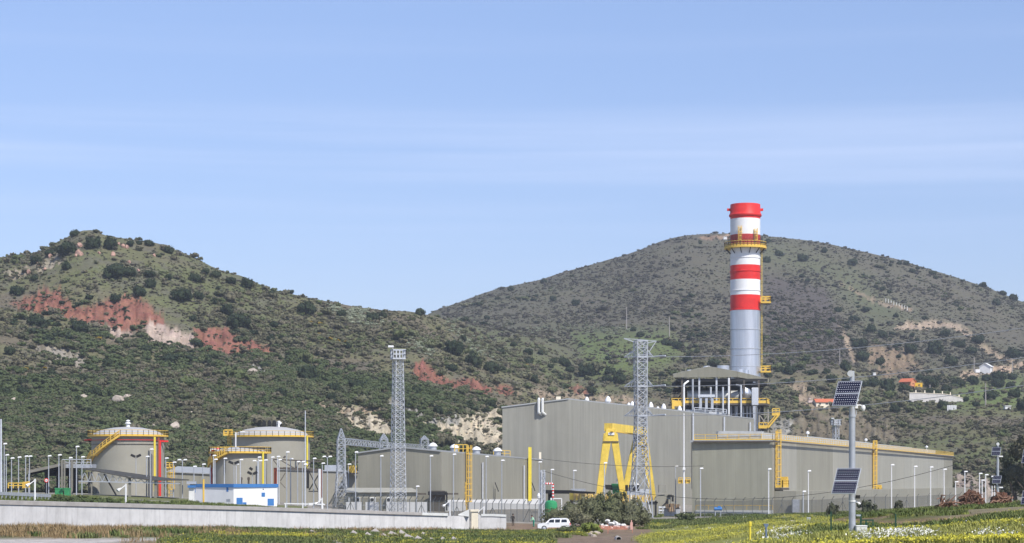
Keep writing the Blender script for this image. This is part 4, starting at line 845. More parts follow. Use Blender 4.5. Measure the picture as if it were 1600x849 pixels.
# --- right hall, the longest
RH = {}
M['clad_end'] = cladding('greenish_cladding', (.31, .302, .238), depth=.2, var=.06)
def right_hall():
    c0 = Vector((X(1207, 413), 413.0, 0)); c1 = Vector((X(1488.5, 705), 705.0, 0)); l0 = Vector((X(1081.5, 418), 418.0, 0)); l1 = l0 + (c1 - c0) * .98
    dn = (c1 - c0).normalized(); o2 = Vector((dn.y, -dn.x, 0)); RH.update(c0=c0, c1=c1, dn=dn, o2=o2)
    zt = {0: Z(691, 413), 1: Z(714.5, 705), 2: Z(691.5, 418)}
    t = thing("cooling_hall", tuple(c0), "long pale grey hall with yellow roof railing and two caged ladders, right of the chimney", "industrial hall")
    def seg(f0, f1, m, name, inset=0.0, zoff=0.0):
        a, b = c0.lerp(c1, f0) - o2 * inset, c0.lerp(c1, f1) - o2 * inset; za, zb = zt[0] * (1 - f0) + zt[1] * f0 + zoff, zt[0] * (1 - f1) + zt[1] * f1 + zoff
        w = MB(); d = -o2 * 8; w.hexa([a - Vector((0, 0, .5)), b - Vector((0, 0, .5)), b + d - Vector((0, 0, .5)), a + d - Vector((0, 0, .5))], [a + Vector((0, 0, za)), b + Vector((0, 0, zb)), b + d + Vector((0, 0, zb)), a + d + Vector((0, 0, za))]); return w.build(name, m, t)
    fx = lambda px: next(f / 2000 for f in range(2001) if CX + F * (c0.x + (c1.x - c0.x) * f / 2000) / (c0.y + (c1.y - c0.y) * f / 2000) >= px)
    RH['fx'] = fx
    for a, b, m in ((1207, 1245, 'clad_light'), (1245, 1301, 'clad'), (1301, 1413, 'clad_light'), (1413, 1475, 'clad_pale'), (1475, 1488.4, 'clad')):
        seg(fx(a) + .0002, fx(b) - .0002, M[m], "cladding_wall")
    w = MB(); wall_box(w, [(l0.x, l0.y), (c0.x - .02, c0.y), (c0.x - o2.x * 7.9, c0.y - o2.y * 7.9 ), (c1.x - o2.x * 7.5, c1.y - o2.y * 7.5), (l1.x, l1.y)], -.5, [zt[2], zt[0], zt[0], zt[1], zt[1]]); w.build("cladding_wall", M['clad_end'], t)
    cs = [l0, c0, c1, l1]; tp = [zt[2], zt[0], zt[1], zt[1]]; rf = roof_on([(c.x, c.y) for c in cs], tp, .5, .45).build("roof", M['roof'], t)
    g = MB(); g.path([l0 + o2 * .5 + Vector((-.3, -.7, zt[2] + .1)), c0 + Vector((.5, -.7, zt[0] + .1)), c1 + o2 * .7 + Vector((0, 0, zt[1] + .1))], .25, .3); g.build("gutter", M['brown'], rf)
    r = MB(); up = Vector((0, 0, .45)); railing(r, [l0 + Vector((.4, -.2, zt[2])) + up, c0 + Vector((0, -.2, zt[0])) + up, c1 + o2 * .3 + Vector((0, 0, zt[1])) + up], 1.15, 2.4, .085, (.5,), .24); r.build("roof_railing", M['yellow'], rf)
    # stepped pale screens standing back on the roof
    s = MB()
    for f0, f1, h in ((-.0, .18, 2.0), (.18, .47, 2.2), (.47, .72, 2.1), (.72, .905, 2.0)):
        a, b = c0.lerp(c1, f0) - o2 * 2.2, c0.lerp(c1, f1) - o2 * 2.2; za, zb = zt[0] * (1 - f0) + zt[1] * f0, zt[0] * (1 - f1) + zt[1] * f1; d = -o2 * 9
        s.hexa([a + Vector((0, 0, za + .46)), b + Vector((0, 0, zb + .46)), b + d + Vector((0, 0, zb + .46)), a + d + Vector((0, 0, za + .46))], [a + Vector((0, 0, za + h)), b + Vector((0, 0, zb + h)), b + d + Vector((0, 0, zb + h)), a + d + Vector((0, 0, za + h))])
    s.build("roof_screen", M['cream'] if False else M['foil'], rf)
    s = MB(); a = l0 + Vector((5.5, 1.5, zt[2] + .46)); s.hexa([a, c0 + Vector((-1.5, 1.5, zt[0] + .46)), c0 + Vector((-1.5, 6, zt[0] + .46)), a + Vector((0, 5, 0))], [a + Vector((0, 0, 1.9)), c0 + Vector((-1.5, 1.5, zt[0] + 2.2)), c0 + Vector((-1.5, 6, zt[0] + 2.2)), a + Vector((0, 5, 1.9))]); s.build("roof_screen", M['foil'], rf)
    for px, Y, py in ((1262, 500, 676), (1353, 580, 687), (1448, 650, 698), (1130, 422, 676)):
        m = MB(); m.tube((X(px, Y), Y, Z(py + 12, Y)), (X(px, Y), Y, Z(py, Y)), .1, .1, 6); m.lathe((X(px, Y), Y, Z(py, Y)), [(.45, -.3), (.4, .1), (.01, .35)], 8); m.build("roof_lamp", M['white'], rf)
    # caged ladders ending on yellow landings
    for px, plat, pb in ((1211, 762, 748), (1363, 771, 757)):
        f = fx(px); q = c0.lerp(c1, f); zq = zt[0] * (1 - f) + zt[1] * f; zp = Z(plat, q.y); k = q.y / F
        m = MB(); caged_ladder(m, (q.x, q.y), zp, zq + 2.3, o2, 2.0, 1.0, .9, .14 * k / .13)
        ld = m.build("caged_ladder", M['yellow'], t)
        m = MB(); e = q + dn * 6.2; ee = [q - dn * .8 + o2 * .3, e + o2 * .3, e + o2 * 1.7, q - dn * .8 + o2 * 1.7]
        m.hexa([v + Vector((0, 0, zp - .5)) for v in ee], [v + Vector((0, 0, zp - .1)) for v in ee]); m.bar(q + dn * .3 + o2 * 1.4 + Vector((0, 0, zp - .5)), Vector((q.x, q.y, -.3)) + dn * .3 + o2 * 1.4, .3); m.build("landing_floor", M['brown'], ld)
        m = MB(); railing(m, [ee[0] + Vector((0, 0, zp)), ee[3] + Vector((0, 0, zp)), ee[2] + Vector((0, 0, zp)) - dn * 1.0, ee[1] + Vector((0, 0, zp)) - dn * 1.0], 1.5, 1.1, .17, (.33, .66), .4)
        b = q + dn * 4.6 + o2 * 1.0; m.box((b.x, b.y, zp + 1.1), (1.2, 1.4, 2.2), math.atan2(dn.y, dn.x)); m.build("landing_railing", M['yellow'], ld)
    # lower annex running along its foot
    a0, a1 = fx(1209), 1.04
    A = c0.lerp(c1, a0) + o2 * .01; B = c0 + (c1 - c0) * a1 + o2 * .01; d = o2 * 4.5
    w = MB(); z0, z1 = Z(767.5, A.y), Z(781, B.y)
    h0, h1 = 5.0, 5.0 * .95
    w.hexa([A - Vector((0, 0, .5)), A + d - Vector((0, 0, .5)), B + d - Vector((0, 0, .5)), B - Vector((0, 0, .5))], [A + Vector((0, 0, h0)), A + d + Vector((0, 0, h0)), B + d + Vector((0, 0, h1)), B + Vector((0, 0, h1))]); w.build("lower_annex", M['clad'], t)
    k = MB(); k.hexa([l0 + Vector((.6, -1.0, -.3)), c0 + Vector((0, -1.0, -.3)), c0 + Vector((0, -.1, -.3)), l0 + Vector((.6, -.1, -.3))], [l0 + Vector((.6, -1.0, 1.1)), c0 + Vector((0, -1.0, 1.1)), c0 + Vector((0, -.1, 1.1)), l0 + Vector((.6, -.1, 1.1))]); k.build("kerb_wall", M['offwhite'], t)
    m = MB(); railing(m, [l0 + Vector((.6, -1.8, 1.2)), c0 + Vector((-.2, -1.8, 1.2))], .9, 2.5, .09, (), 0); m.build("foot_rail", M['yellow'], t)
    m = MB(); q = c0 + o2 * 4.8 + dn * 1.0; m.box((q.x - .3, q.y - .4, 2.0), (1.4, .8, 2.6)); m.build("switch_cabinet", M['steel'], t)
    m = MB(); m.box((l0.x - 1.6, l0.y + 1, Z(753, 418)), (2.4, 1.5, .7)); railing(m, [(l0.x - 2.8, l0.y, Z(753, 418)), (l0.x - .4, l0.y, Z(753, 418))], .8, .8, .14); m.build("side_landing", M['yellow'], t)
right_hall()

# --- storage tanks
def stairs_round(mb, c, R, z0, z1, a0, a1, r=.13):
    n = 26; q = lambda i, rr, dz=0: Vector((c[0] + rr * math.cos(a0 + (a1 - a0) * i / n), c[1] + rr * math.sin(a0 + (a1 - a0) * i / n), z0 + (z1 - z0) * (min(i, 10) if i < 11 else (10 if i < 13 else i - 2 * (n - i) / (n - 13))) / n + dz))
    for i in range(n):
        for rr in (R + .15, R + 1.15): mb.bar(q(i, rr), q(i + 1, rr), .14, .45)
        mb.bar(q(i, R + .15), q(i, R + 1.15), .3, .1)
        mb.bar(q(i, R + 1.15, 1.2), q(i + 1, R + 1.15, 1.2), r); mb.bar(q(i, R + 1.15, .65), q(i + 1, R + 1.15, .65), r * .8)
        mb.bar(q(i, R + .15, 1.2), q(i + 1, R + .15, 1.2), r * .8)
        if i % 2 == 0: mb.bar(q(i, R + 1.15), q(i, R + 1.15, 1.2), r)
def tank(name, label, px, pr, top, dome, Y, rail=(0, 2 * math.pi), rail_h=1.3):
    k = Y / F; c = P(px, 752, Y); R = pr * k; g = G(c.x, c.y); zt = Z(top, Y); zd = Z(dome, Y)
    t = thing(name, (c.x, c.y, g), label, "storage tank", "round storage tanks")
    MB().lathe((c.x, c.y, 0), [(R, g - 1), (R, zt), (R * .99, zt + .05)], 72).build("shell", M['tank'], t, smooth=True)
    MB().lathe((c.x, c.y, 0), [(R * 1.0, zt - .02), (R * .92, zt + (zd - zt) * .32), (R * .7, zt + (zd - zt) * .68), (R * .4, zt + (zd - zt) * .92), (R * .15, zd), (.01, zd)], 72).build("dome_roof", M['tankroof'], t, smooth=True)
    m = MB(); m.lathe((c.x, c.y, 0), [(R + .02, zt - .35), (R + 1.0, zt - .3), (R + 1.0, zt - .05), (R + .02, zt - .05)], 72); railing(m, ring(c, R + .95, zt - .1, rail[0], rail[1], 44), rail_h, 1.6, .11, (.5,), .28); m.build("top_railing", M['yellow'], t)
    return t, c, R, zt, zd, g, k
M['tank'] = mat("tank_paint", (.305, .29, .24), .6, 0, .07, .25, .3, stain=.10); M['tankroof'] = mat("tank_roof", (.40, .395, .385), .6, 0, .08, .3)
t, c, R, zt, zd, g, k = tank("storage_tank", "free standing olive grey tank with yellow spiral stair and red pipes, leftmost of the tanks", 200, 56, 681, 667.5, 505)
m = MB(); stairs_round(m, (c.x, c.y), R, Z(731, 505), zt - .2, -math.pi + .12, -math.pi / 2 - .02, .15); m.build("spiral_stair", M['yellow'], t)
m = MB(); m.tube((c.x, c.y, zd - .1), (c.x, c.y, zd + .9), .5, .4, 12); m.lathe((c.x, c.y, zd + .9), [(.75, -.1), (.75, .1), (.4, .25), (.3, .55), (.55, .6), (.4, .8), (.01, .9)], 14); m.build("roof_vent", M['white'], t, smooth=True)
m = MB(); m.path(ring((c.x, c.y), R + .35, Z(688.5, 505), -math.pi, 0, 30), .12); m.bar((c.x - R - 1.6, c.y - 1, Z(688, 505)), (c.x - R + .9, c.y - 3, Z(687, 505)), .4, .3); m.bar((c.x + R - 1.2, c.y - 3, Z(690, 505)), (c.x + R + 1.4, c.y - 2, Z(690, 505)), .35, .4)
m.tube((c.x + R - .2, c.y - 4.5, g), (c.x + R - .2, c.y - 4.5, Z(689, 505)), .3, None, 10)
m.build("foam_pipe", M['red'], t, smooth=True)
m = MB(); m.tube((X(247.5, 496), 496.4, g), (X(247.5, 496), 496.4, Z(684, 496)), .2, None, 8); m.build("riser_pipe", M['rust'], t, smooth=True)
m = MB(); m.tube((X(242.5, 497), 496.2, Z(768, 497)), (X(242.5, 497), 496.2, Z(683, 497)), .26, None, 8); m.build("overflow_pipe", M['lemon'], t, smooth=True)
m = MB(); m.path(ring((c.x, c.y), R + .12, Z(695, 505), -math.pi * .95, -math.pi * .12, 26), .12); m.build("wind_girder", M['brown'], t)
t, c, R, zt, zd, g, k = tank("storage_tank", "largest domed tank, standing behind the smaller one, with boxes on its roof", 424, 60, 682, 667, 545)
m = MB(); m.tube((X(480.5, 534), 533, g), (X(480.5, 534), 533, zt - .2), .24, None, 8); m.build("overflow_pipe", M['lemon'], t, smooth=True)
m = MB()
for dx in (-1.8, -.4, .9): m.box((c.x + dx, c.y - 1, zd + .6), (.95, 1.0, 1.4)); m.lathe((c.x + dx, c.y - 1, zd + 1.3), [(.4, 0), (.4, .3), (.01, .5)], 8)
railing(m, [(c.x - 2.6, c.y - 2.2, zd - .3), (c.x + 2.0, c.y - 2.2, zd - .3)], 1.5, .9, .1); rb = m.build("roof_equipment", M['dark'], t)
m = MB(); m.tube((c.x + 2.0, c.y - 1.6, zd - .2), (c.x + 2.0, c.y - 1.6, zd + 1.4), .45, None, 10); m.tube((c.x + 2.0, c.y - 1.6, zd + 1.3), (c.x + 2.7, c.y - 1.6, zd + .7), .4, None, 10); m.build("roof_vent", M['white'], t, smooth=True)
m = MB(); x0 = c.x - R - 1.2; m.box((x0 + .2, c.y - 2, zt + .5), (2.0, 2, .3)); railing(m, [(x0 - .8, c.y - 3, zt + .1), (x0 + 1.4, c.y - 3, zt + .1)], 1.5, 1, .3, (.5,), .4); caged_ladder(m, (c.x - R, c.y - 2), Z(700, 545), zt, (-1, -.3, 0), 1, .8, .8, .14); m.build("ladder", M['yellow'], t)
m = MB(); m.tube((X(375.5, 478), 470, Z(699, 470)), (X(375.5, 478), 470, Z(675.5, 470)), .16, None, 8); m.tube((X(375.5, 470), 470, Z(675.5, 470)), (X(383, 470), 470, Z(675.5, 470)), .16, None, 8); vent_small = m
t, c, R, zt, zd, g, k = tank("storage_tank", "smallest tank with a yellow stair, in front of the largest domed tank", 375, 42, 707, 699, 480)
vent_small.build("vent_pipe", M['white'], t, smooth=True)
m = MB(); stairs_round(m, (c.x, c.y), R, Z(730, 480), zt - .2, -math.pi + .1, -math.pi / 2 - .28, .15); m.build("spiral_stair", M['yellow'], t)
m = MB(); m.tube((X(412.5, 475), 473, g), (X(412.5, 475), 473, zt), .24, None, 8); m.build("overflow_pipe", M['lemon'], t, smooth=True)
m = MB(); m.tube((X(330, 480), 480, g), (X(330, 480), 480, Z(704, 480)), .34, None, 8); m.tube((X(330, 480), 480, Z(704, 480)), (X(343, 480), 478, Z(702, 480)), .3, None, 8); m.build("foam_pipe", M['red'], t, smooth=True)
m = MB(); m.tube((X(328.8, 478), 478, g), (X(328.8, 478), 478, Z(702.5, 478)), .16, None, 8); m.tube((X(328.8, 478), 478, Z(702.5, 478)), (X(342, 478), 478, Z(702.5, 478)), .16, None, 8); m.build("foam_pipe", M['white'], t, smooth=True)
m = MB(); m.box((c.x + 3.2, c.y - 3, zt + .9), (6, .4, .6)); m.build("roof_pipe", M['brown'], t)
for px in (377, 388.5):
    m = MB(); y = 465.5; m.tube((X(px, y), y, g), (X(px, y), y, Z(750, y)), .22, None, 8); m.lathe((X(px, y), y, Z(750, y)), [(.3, 0), (.3, .5), (.01, .7)], 8); m.build("bollard_pipe", M['brown'], t)
# ------------------------------------------------------------------ river wall in the foreground
def wall_run(mb, pts, z0, th, out=.0):
    """wall along points (px, Y, base z, top z); thickness th away from the eye"""
    for (p, Y, b, t_), (p2, Y2, b2, t2) in zip(pts[:-1], pts[1:]):
        a, c = Vector((X(p, Y), Y - out, 0)), Vector((X(p2, Y2), Y2 - out, 0)); d = Vector((0, th + 2 * out, 0)); zz = Vector((0, 0, 1))
        mb.hexa([a + zz * b, c + zz * b2, c + d + zz * b2, a + d + zz * b], [a + zz * t_, c + zz * t2, c + d + zz * t2, a + d + zz * t_])
def river_wall():
    pts = []
    for px in range(-360, 701, 20):
        Y = float(wall_Y(px)); pts.append((px, Y, G(X(px, Y - .6), Y - .6) - .8, Z(np.interp(px, [-360, 0, 400, 733], [773, 788.5, 797.5, 807.5]), Y)))
    px = 733; Y = float(wall_Y(px)); pts.append((px, Y, G(X(px, Y - .6), Y - .6) - .8, Z(807.5, Y)))
    t = thing("concrete_wall", (X(0, 200), 200, G(X(0, 200), 199)), "long stained concrete river wall with a grey coping in front of the plant", "wall")
    m = MB(); wall_run(m, pts, 0, 1.3); m.build("wall_panel", M['concrete'], t)
    cp = MB(); cpts = [(p, Y, z + .004, z + .36 + .05 * (p < 600)) for p, Y, b, z in pts if p <= 660]; wall_run(cp, cpts, 0, 1.3, .38); cp.build("coping", M['coping'], t)
    e = MB(); wall_run(e, [(p, Y, z + .004, z + .34) for p, Y, b, z in pts if 660 <= p <= 716], 0, 1.3, .36)
    e.build("coping", M['offwhite'], t)["label"] = "paler newer end of the coping"
    e = MB(); Y = float(wall_Y(724)); e.hexa([P(716, 805.5, Y), P(733, 807.4, Y), P(733, 807.4, Y + 1.4), P(716, 805.5, Y + 1.4)], [P(716, 804, Y), P(733, 796, Y), P(733, 796, Y + 1.4), P(716, 804, Y + 1.4)]); e.build("raised_end", M['offwhite'], t)
    Y = float(wall_Y(741)) - .3; m = MB(); g = G(X(741, Y), Y - 1); x0, x1 = X(736.5, Y), X(747, Y)
    m.box(((x0 + x1) / 2, Y + .7, (g - .6 + Z(799, Y)) / 2), (x1 - x0, 1.4, Z(799, Y) - g + .6)); t2 = thing("gate_pillar", ((x0 + x1) / 2, Y + .7, g), "cream gate pillar between the long river wall and its short end piece", "pillar")
    m.build("shaft", M['cream'], t2, bevel=.04); m = MB(); m.box(((x0 + x1) / 2, Y + .7, Z(798, Y)), (x1 - x0 + .25, 1.7, .3)); m.build("cap", M['cream'], t2)
    pts2 = [(p, 297.5, G(X(p, 297), 297) - .8, Z(q, 297.5)) for p, q in ((747.5, 803.5), (752, 807), (770, 807), (791, 808))]
    t3 = thing("concrete_wall", (X(770, 297.5), 297.5, G(X(770, 297.5), 297)), "short end piece of concrete wall right of the cream gate pillar", "wall")
    m = MB(); wall_run(m, pts2, 0, 1.2); m.build("wall_panel", M['concrete'], t3)
    m = MB(); wall_run(m, [(p, Y, z + .004, z + .32) for p, Y, b, z in pts2[1:]], 0, 1.2, .12); m.build("coping", M['offwhite'], t3)
river_wall()

# ------------------------------------------------------------------ lattice structures
def lattice(mb, base, top, n, r, rb=None, horiz=True):
    """four-legged lattice between two squares of corner points, cross-braced on each face"""
    rb = rb or r * .6; lev = []
    for i in range(n + 1):
        f = i / n; lev.append([Vector(a).lerp(Vector(b), f) for a, b in zip(base, top)])
    for j in range(4): mb.bar(base[j], top[j], r)
    for i in range(n):
        for j in range(4):
            a, b, c, d = lev[i][j], lev[i][(j + 1) % 4], lev[i + 1][(j + 1) % 4], lev[i + 1][j]
            mb.bar(a, c, rb); mb.bar(b, d, rb)
            if horiz: mb.bar(d, c, rb)
def sq(c, w, z, rz=0.0):
    return [Vector((c[0] + math.cos(rz + math.pi / 4 + k * math.pi / 2) * w * .7071, c[1] + math.sin(rz + math.pi / 4 + k * math.pi / 2) * w * .7071, z)) for k in range(4)]
# floodlight mast in front of the workshop hall
def mast(px, Y, base_z, ztop, w0, w1, label, plat_w, plat_h, n, r, lamp=True, name="lattice_mast"):
    c = P(px, 752, Y); t = thing(name, (c.x, c.y, base_z), label, "mast")
    m = MB(); lattice(m, sq(c, w0, base_z - .5, .5), sq(c, w1, ztop, .5), n, r, r * .5); m.build("lattice", M['steel_lt'], t)
    m = MB(); hw = plat_w / 2; m.box((c.x, c.y, ztop - .1), (plat_w, plat_w, .25), .25)
    R = Matrix.Rotation(.25, 3, 'Z'); q = [Vector((c.x, c.y, ztop)) + R @ Vector((a, b, 0)) for a, b in ((-hw, -hw), (hw, -hw), (hw, hw), (-hw, hw), (-hw, -hw))]
    railing(m, q, plat_h, plat_w / 4, r * 1.15, (.5,)); m.build("top_platform", M['steel_lt'], t)
    if lamp:
        m = MB(); p = q[0]; m.tube(p, p + Vector((0, 0, plat_h + .5)), r * .5, None, 8); m.build("lamp_pole", M['white'], t)
        m = MB(); m.box(p + Vector((-.4, 0, plat_h + .55)), (1.1, .7, .4)); m.build("floodlight", M['white'], t, bevel=.08)
    return t
mast(622, 405, .8, Z(560, 405), 2.5, 1.55, "tall slim lattice mast with a railed platform in front of the low grey hall", 2.6, 1.65, 27, .115)
mast(1306, 800, G(X(1306, 800), 800), Z(664, 800), 1.9, 1.7, "small distant lattice mast with a railed platform above the long roof railing", 3.2, 1.9, 6, .2)
# substation portal
def portal():
    t = thing("substation_portal", (X(533, 430), 430, .8), "galvanised lattice portal with three pointed columns and long crossbeams, left of the low hall", "portal")
    for px, Y, tip, beam in ((533, 430, 670, 687), (599.5, 500, 678, 692), (663, 570, 681, 696)):
        c = P(px, 752, Y); k = Y / F; w = 11.5 * k; zb = Z(687, Y); m = MB(); g = G(c.x, c.y) - .4
        lattice(m, sq(c, w * 1.75, g, .25), sq(c, w * 1.05, Z(735, Y), .25), 4, .16); lattice(m, sq(c, w * 1.05, Z(735, Y), .25), sq(c, w, zb, .25), 5, .16); lattice(m, sq(c, w, zb, .25), sq(c, .12, Z(tip, Y), .25), 3, .14); m.build("column", M['steel'], t)
    for (p0, Y0, z0), (p1, Y1, z1) in (((539, 432, 690), (597, 499, 696)), ((604, 501, 696), (660, 569, 699))):
        a, b = P(p0, z0, Y0), P(p1, z1, Y1); d = (b - a).normalized(); s = Vector((-d.y, d.x, 0)).normalized(); h = 1.25; L = (b - a).length; n = 15; m = MB()
        cr = lambda f: [a.lerp(b, f) - s * .6 + Vector((0, 0, -h / 2)), a.lerp(b, f) + s * .6 + Vector((0, 0, -h / 2)), a.lerp(b, f) + s * .6 + Vector((0, 0, h / 2)), a.lerp(b, f) - s * .6 + Vector((0, 0, h / 2))]
        for j in range(4): m.bar(cr(0)[j], cr(1)[j], .16)
        for i in range(n):
            A, B = cr(i / n), cr((i + 1) / n)
            for j in range(4): m.bar(A[j], B[(j + 1) % 4] if i % 2 else B[j - 1], .1); m.bar(A[j], A[(j + 1) % 4], .1)
        m.build("crossbeam", M['steel'], t)
portal()
# transmission tower
TW = {}
def pylon():
    Y = 390.0; k = Y / F; c = P(1001, 752, Y); g = G(c.x, c.y); t = thing("transmission_tower", (c.x, c.y, g), "tall galvanised lattice transmission tower standing in front of the yellow gantry crane", "pylon")
    z = lambda py: Z(py, Y); ro = .32
    m = MB()
    lv = [(806, 37), (768, 31), (738, 26.5), (712, 23.5), (690, 21.5), (670, 20), (652, 18.5)]
    for (a, wa), (b, wb) in zip(lv[:-1], lv[1:]): lattice(m, sq(c, wa * k * .8, z(a) if a < 806 else g - .4, ro), sq(c, wb * k * .8, z(b), ro), 1 if a > 740 else 2, .20, .10)
    lattice(m, sq(c, 18.5 * k * .8, z(652), ro), sq(c, 21 * k * .8, z(533), ro), 11, .19, .095); m.build("lattice_body", M['steel'], t)
    TW['arms'] = []
    for py in (650, 604, 558):
        m = MB(); w = 19 * k * .8
        for sx, L, lift in ((-1, 3.3, 0.0), (1, 2.2, 0.0)):
            tip = Vector((c.x + sx * (w / 2 + L * .65), c.y + sx * -.6, z(py)))
            b = sq(c, w, z(py), ro); u = sq(c, w, z(py - 12), ro); f = sorted(range(4), key=lambda j: -sx * b[j].x)[:2]
            for j in f: m.bar(b[j], tip, .16); m.bar(u[j], tip, .14); m.bar(b[j].lerp(tip, .5), u[j].lerp(tip, .4), .1)
            m.bar(b[f[0]].lerp(tip, .5), b[f[1]].lerp(tip, .5), .1)
            if sx > 0: TW['arms'].append(tip)
        for j in range(4): m.bar(b[j], b[(j + 1) % 4], .24, .34)
        m.build("cross_arm", M['steel'], t)
    m = MB()
    tp = sq(c, 21 * k * .8, z(533), ro); mid = (tp[0] + tp[1] + tp[2] + tp[3]) / 4
    for j in range(4): m.bar(tp[j], tp[(j + 1) % 4], .2)
    m.bar((c.x - 3.2, c.y, z(529)), (c.x - .3, c.y, z(537)), .18); m.bar((c.x + 3.0, c.y, z(533)), (c.x + .3, c.y, z(538)), .18); m.bar((c.x + 3, c.y, z(533)), (c.x + 1.6, c.y, z(550)), .16); m.bar((c.x - 3.2, c.y, z(529)), (c.x + 3, c.y, z(533)), .12); m.build("earth_wire_peak", M['steel'], t)
pylon()
# yellow gantry crane on A-frames
def crane():
    Y = 412.0; k = Y / F; t = thing("gantry_crane", (X(975, Y), Y, 0), "yellow gantry crane on two pairs of splayed legs behind the transmission tower", "crane")
    z = lambda py: Z(py, Y)
    ax = Vector((X(953, Y), Y - 3, z(678))); bx = Vector((X(1001, Y + 16), Y + 16, z(681)))
    def leg(top, foot, w0, w1, lab=None):
        m = MB(); d = Vector((0, 1, 0)); tp, ft = Vector(top), Vector(foot); s = Vector((1, 0, 0))
        m.hexa([ft - s * w1 - d * .5, ft + s * w1 - d * .5, ft + s * w1 + d * .5, ft - s * w1 + d * .5], [tp - s * w0 - d * .65, tp + s * w0 - d * .65, tp + s * w0 + d * .65, tp - s * w0 + d * .65]); m.build("leg", M['crane'], t, bevel=.04)
    leg(ax + Vector((-.55, 0, 0)), (X(930, Y), Y - 3, G(X(930, Y), Y)), .85, .5); leg(ax + Vector((.6, 0, 0)), (X(977, Y), Y - 3, G(X(977, Y), Y)), .75, .45)
    leg(bx + Vector((-.7, 0, 0)), (X(967, Y + 16), Y + 16, 0), .8, .5); leg(bx + Vector((.6, 0, 0)), (X(1024, Y + 16), Y + 16, 0), .85, .6)
    m = MB()
    for v, w in ((ax, 5.0), (bx, 4.2)): m.box(v + Vector((0, -.05, -1.7)), (w * .62, 1.5, .25))
    m.build("tie_plate", M['brown'], t)
    for v in (ax, bx):
        m = MB(); m.hexa([v + Vector(q) for q in ((-1.5, -.8, -1.6), (1.4, -.8, -1.6), (1.4, .8, -1.6), (-1.5, .8, -1.6))], [v + Vector(q) for q in ((-.9, -.75, .9), (1.0, -.75, .9), (1.0, .75, .9), (-.9, .75, .9))]); m.build("leg_head", M['crane'], t, bevel=.05)
    m = MB(); m.box(ax + Vector((.1, -.9, -.1)), (1.2, .1, .5)); m.build("name_plate", M['white'], t)
    a = ax + Vector((-.5, -.4, 1.25)); b = bx + Vector((.8, .6, 1.25)); gm = MB(); gm.bar(a, b, 1.7, 1.55); gd = gm.build("main_girder", M['crane'], t)
    gm = MB(); d = (b - a).normalized()
    for i in range(12): q = a.lerp(b, (i + .5) / 12); gm.bar(q + Vector((.0, -.9, -.65)), q + Vector((0, -.9, .65)), .16, .18)
    gm.bar(a + Vector((.6, -.95, -.85)), b + Vector((-.4, -.95, -.85)), .5, .2); gm.build("girder_flange", M['yellow'], gd)
    m = MB(); q = a.lerp(b, .78); m.box(q + Vector((0, -.4, -1.5)), (1.3, 1.6, 1.5)); m.bar(q + Vector((0, -.4, -2)), q + Vector((0, -.4, -4.6)), .12); m.box(q + Vector((0, -.4, -4.8)), (.5, .5, .8)); m.build("hoist", M['dark'], t)
    # crane track girder
    t2 = thing("track_girder", (X(955, 408), 408, 0), "long low tan yellow ribbed girder under the gantry crane, half hidden by the big bush", "girder")
    Yg = 407.0; m = MB(); m.bar((X(892, Yg), Yg, Z(776.5, Yg)), (X(1022, Yg), Yg, Z(780, Yg)), 1.2, 1.4); g2 = m.build("beam", M['tan'], t2)
    m = MB()
    for px in range(895, 1022, 6): m.box((X(px, Yg), Yg - .7, Z(777 + (px - 892) * .026, Yg)), (.18, .25, 1.15))
    m.build("rib", M['crane'], g2)
    m = MB(); m.box((X(892.5, Yg), Yg - .3, Z(776, Yg)), (.7, 1.6, 1.35)); m.build("end_plate", M['crane'], t2)
    for px in (893, 925, 955, 985, 1018): MB().box((X(px, Yg), Yg, (Z(780, Yg) + 0) / 2), (.7, .8, Z(780, Yg))).build("support", M['brown'], t2)
M['tan'] = mat("tan_yellow_paint", (.50, .36, .15), .6, 0, .15, 1, stain=.3)
crane()

# ------------------------------------------------------------------ lamp posts
def lamp_meshes():
    out = {}
    for kind in ("single", "double"):
        p = MB(); p.tube((0, 0, -.5), (0, 0, .985), .13, .085, 8)
        out[kind] = p
    return out
LGROUP = "slim lamp posts of the plant yard"
def lamp(px, top, Y, label, kind="single", wide=1.0, m='steel', side=1, base=None):
    c = P(px, 752, Y); g = G(c.x, c.y) if base is None else base; h = Z(top, Y) - g; k = Y / F
    t = thing("lamp_post", (c.x, c.y, g), label, "lamp post", LGROUP); r = .30 * k * 3.0 * wide if False else max(.085, .95 * k) * wide
    p = MB(); p.tube((c.x, c.y, g - .4), (c.x, c.y, g + h - .15), r, r * .72, 8); p.build("pole", M[m], t, smooth=True)
    if kind in ("single", "double"):
        for s in ((side,) if kind == "single" else (-1, 1)):
            hd = MB(); L = 6.2 * k; off = s * (L * .28 if kind == "single" else L * .75)
            x0, x1 = c.x + off - L / 2, c.x + off + L / 2; zz = g + h; hw = .22
            hd.hexa([(x0, c.y - hw, zz - .16), (x1, c.y - hw, zz - .10), (x1, c.y + hw, zz - .10), (x0, c.y + hw, zz - .16)], [(x0 + .1, c.y - hw * .7, zz + .12), (x1 - .15, c.y - hw * .7, zz + .16), (x1 - .15, c.y + hw * .7, zz + .16), (x0 + .1, c.y + hw * .7, zz + .12)])
            hd.build("lamp_head", M['white'], t, bevel=.04)
            if kind == "double":
                a = MB(); a.bar((c.x, c.y, zz - .3), (c.x + off * .6, c.y, zz - .05), r * .9); a.build("arm", M[m], t)
    return t
def lamp_row(items, where, **kw):
    items = sorted(items)
    for i, it in enumerate(items):
        px, top, Y = it[:3]; extra = it[3] if len(it) > 3 else {}
        lab = extra.pop("label", None) or (f"{ORD[i]} lamp post from the left {where}" if len(items) > 1 else f"lamp post {where}")
        lamp(px, top, Y, lab, **{**kw, **extra})
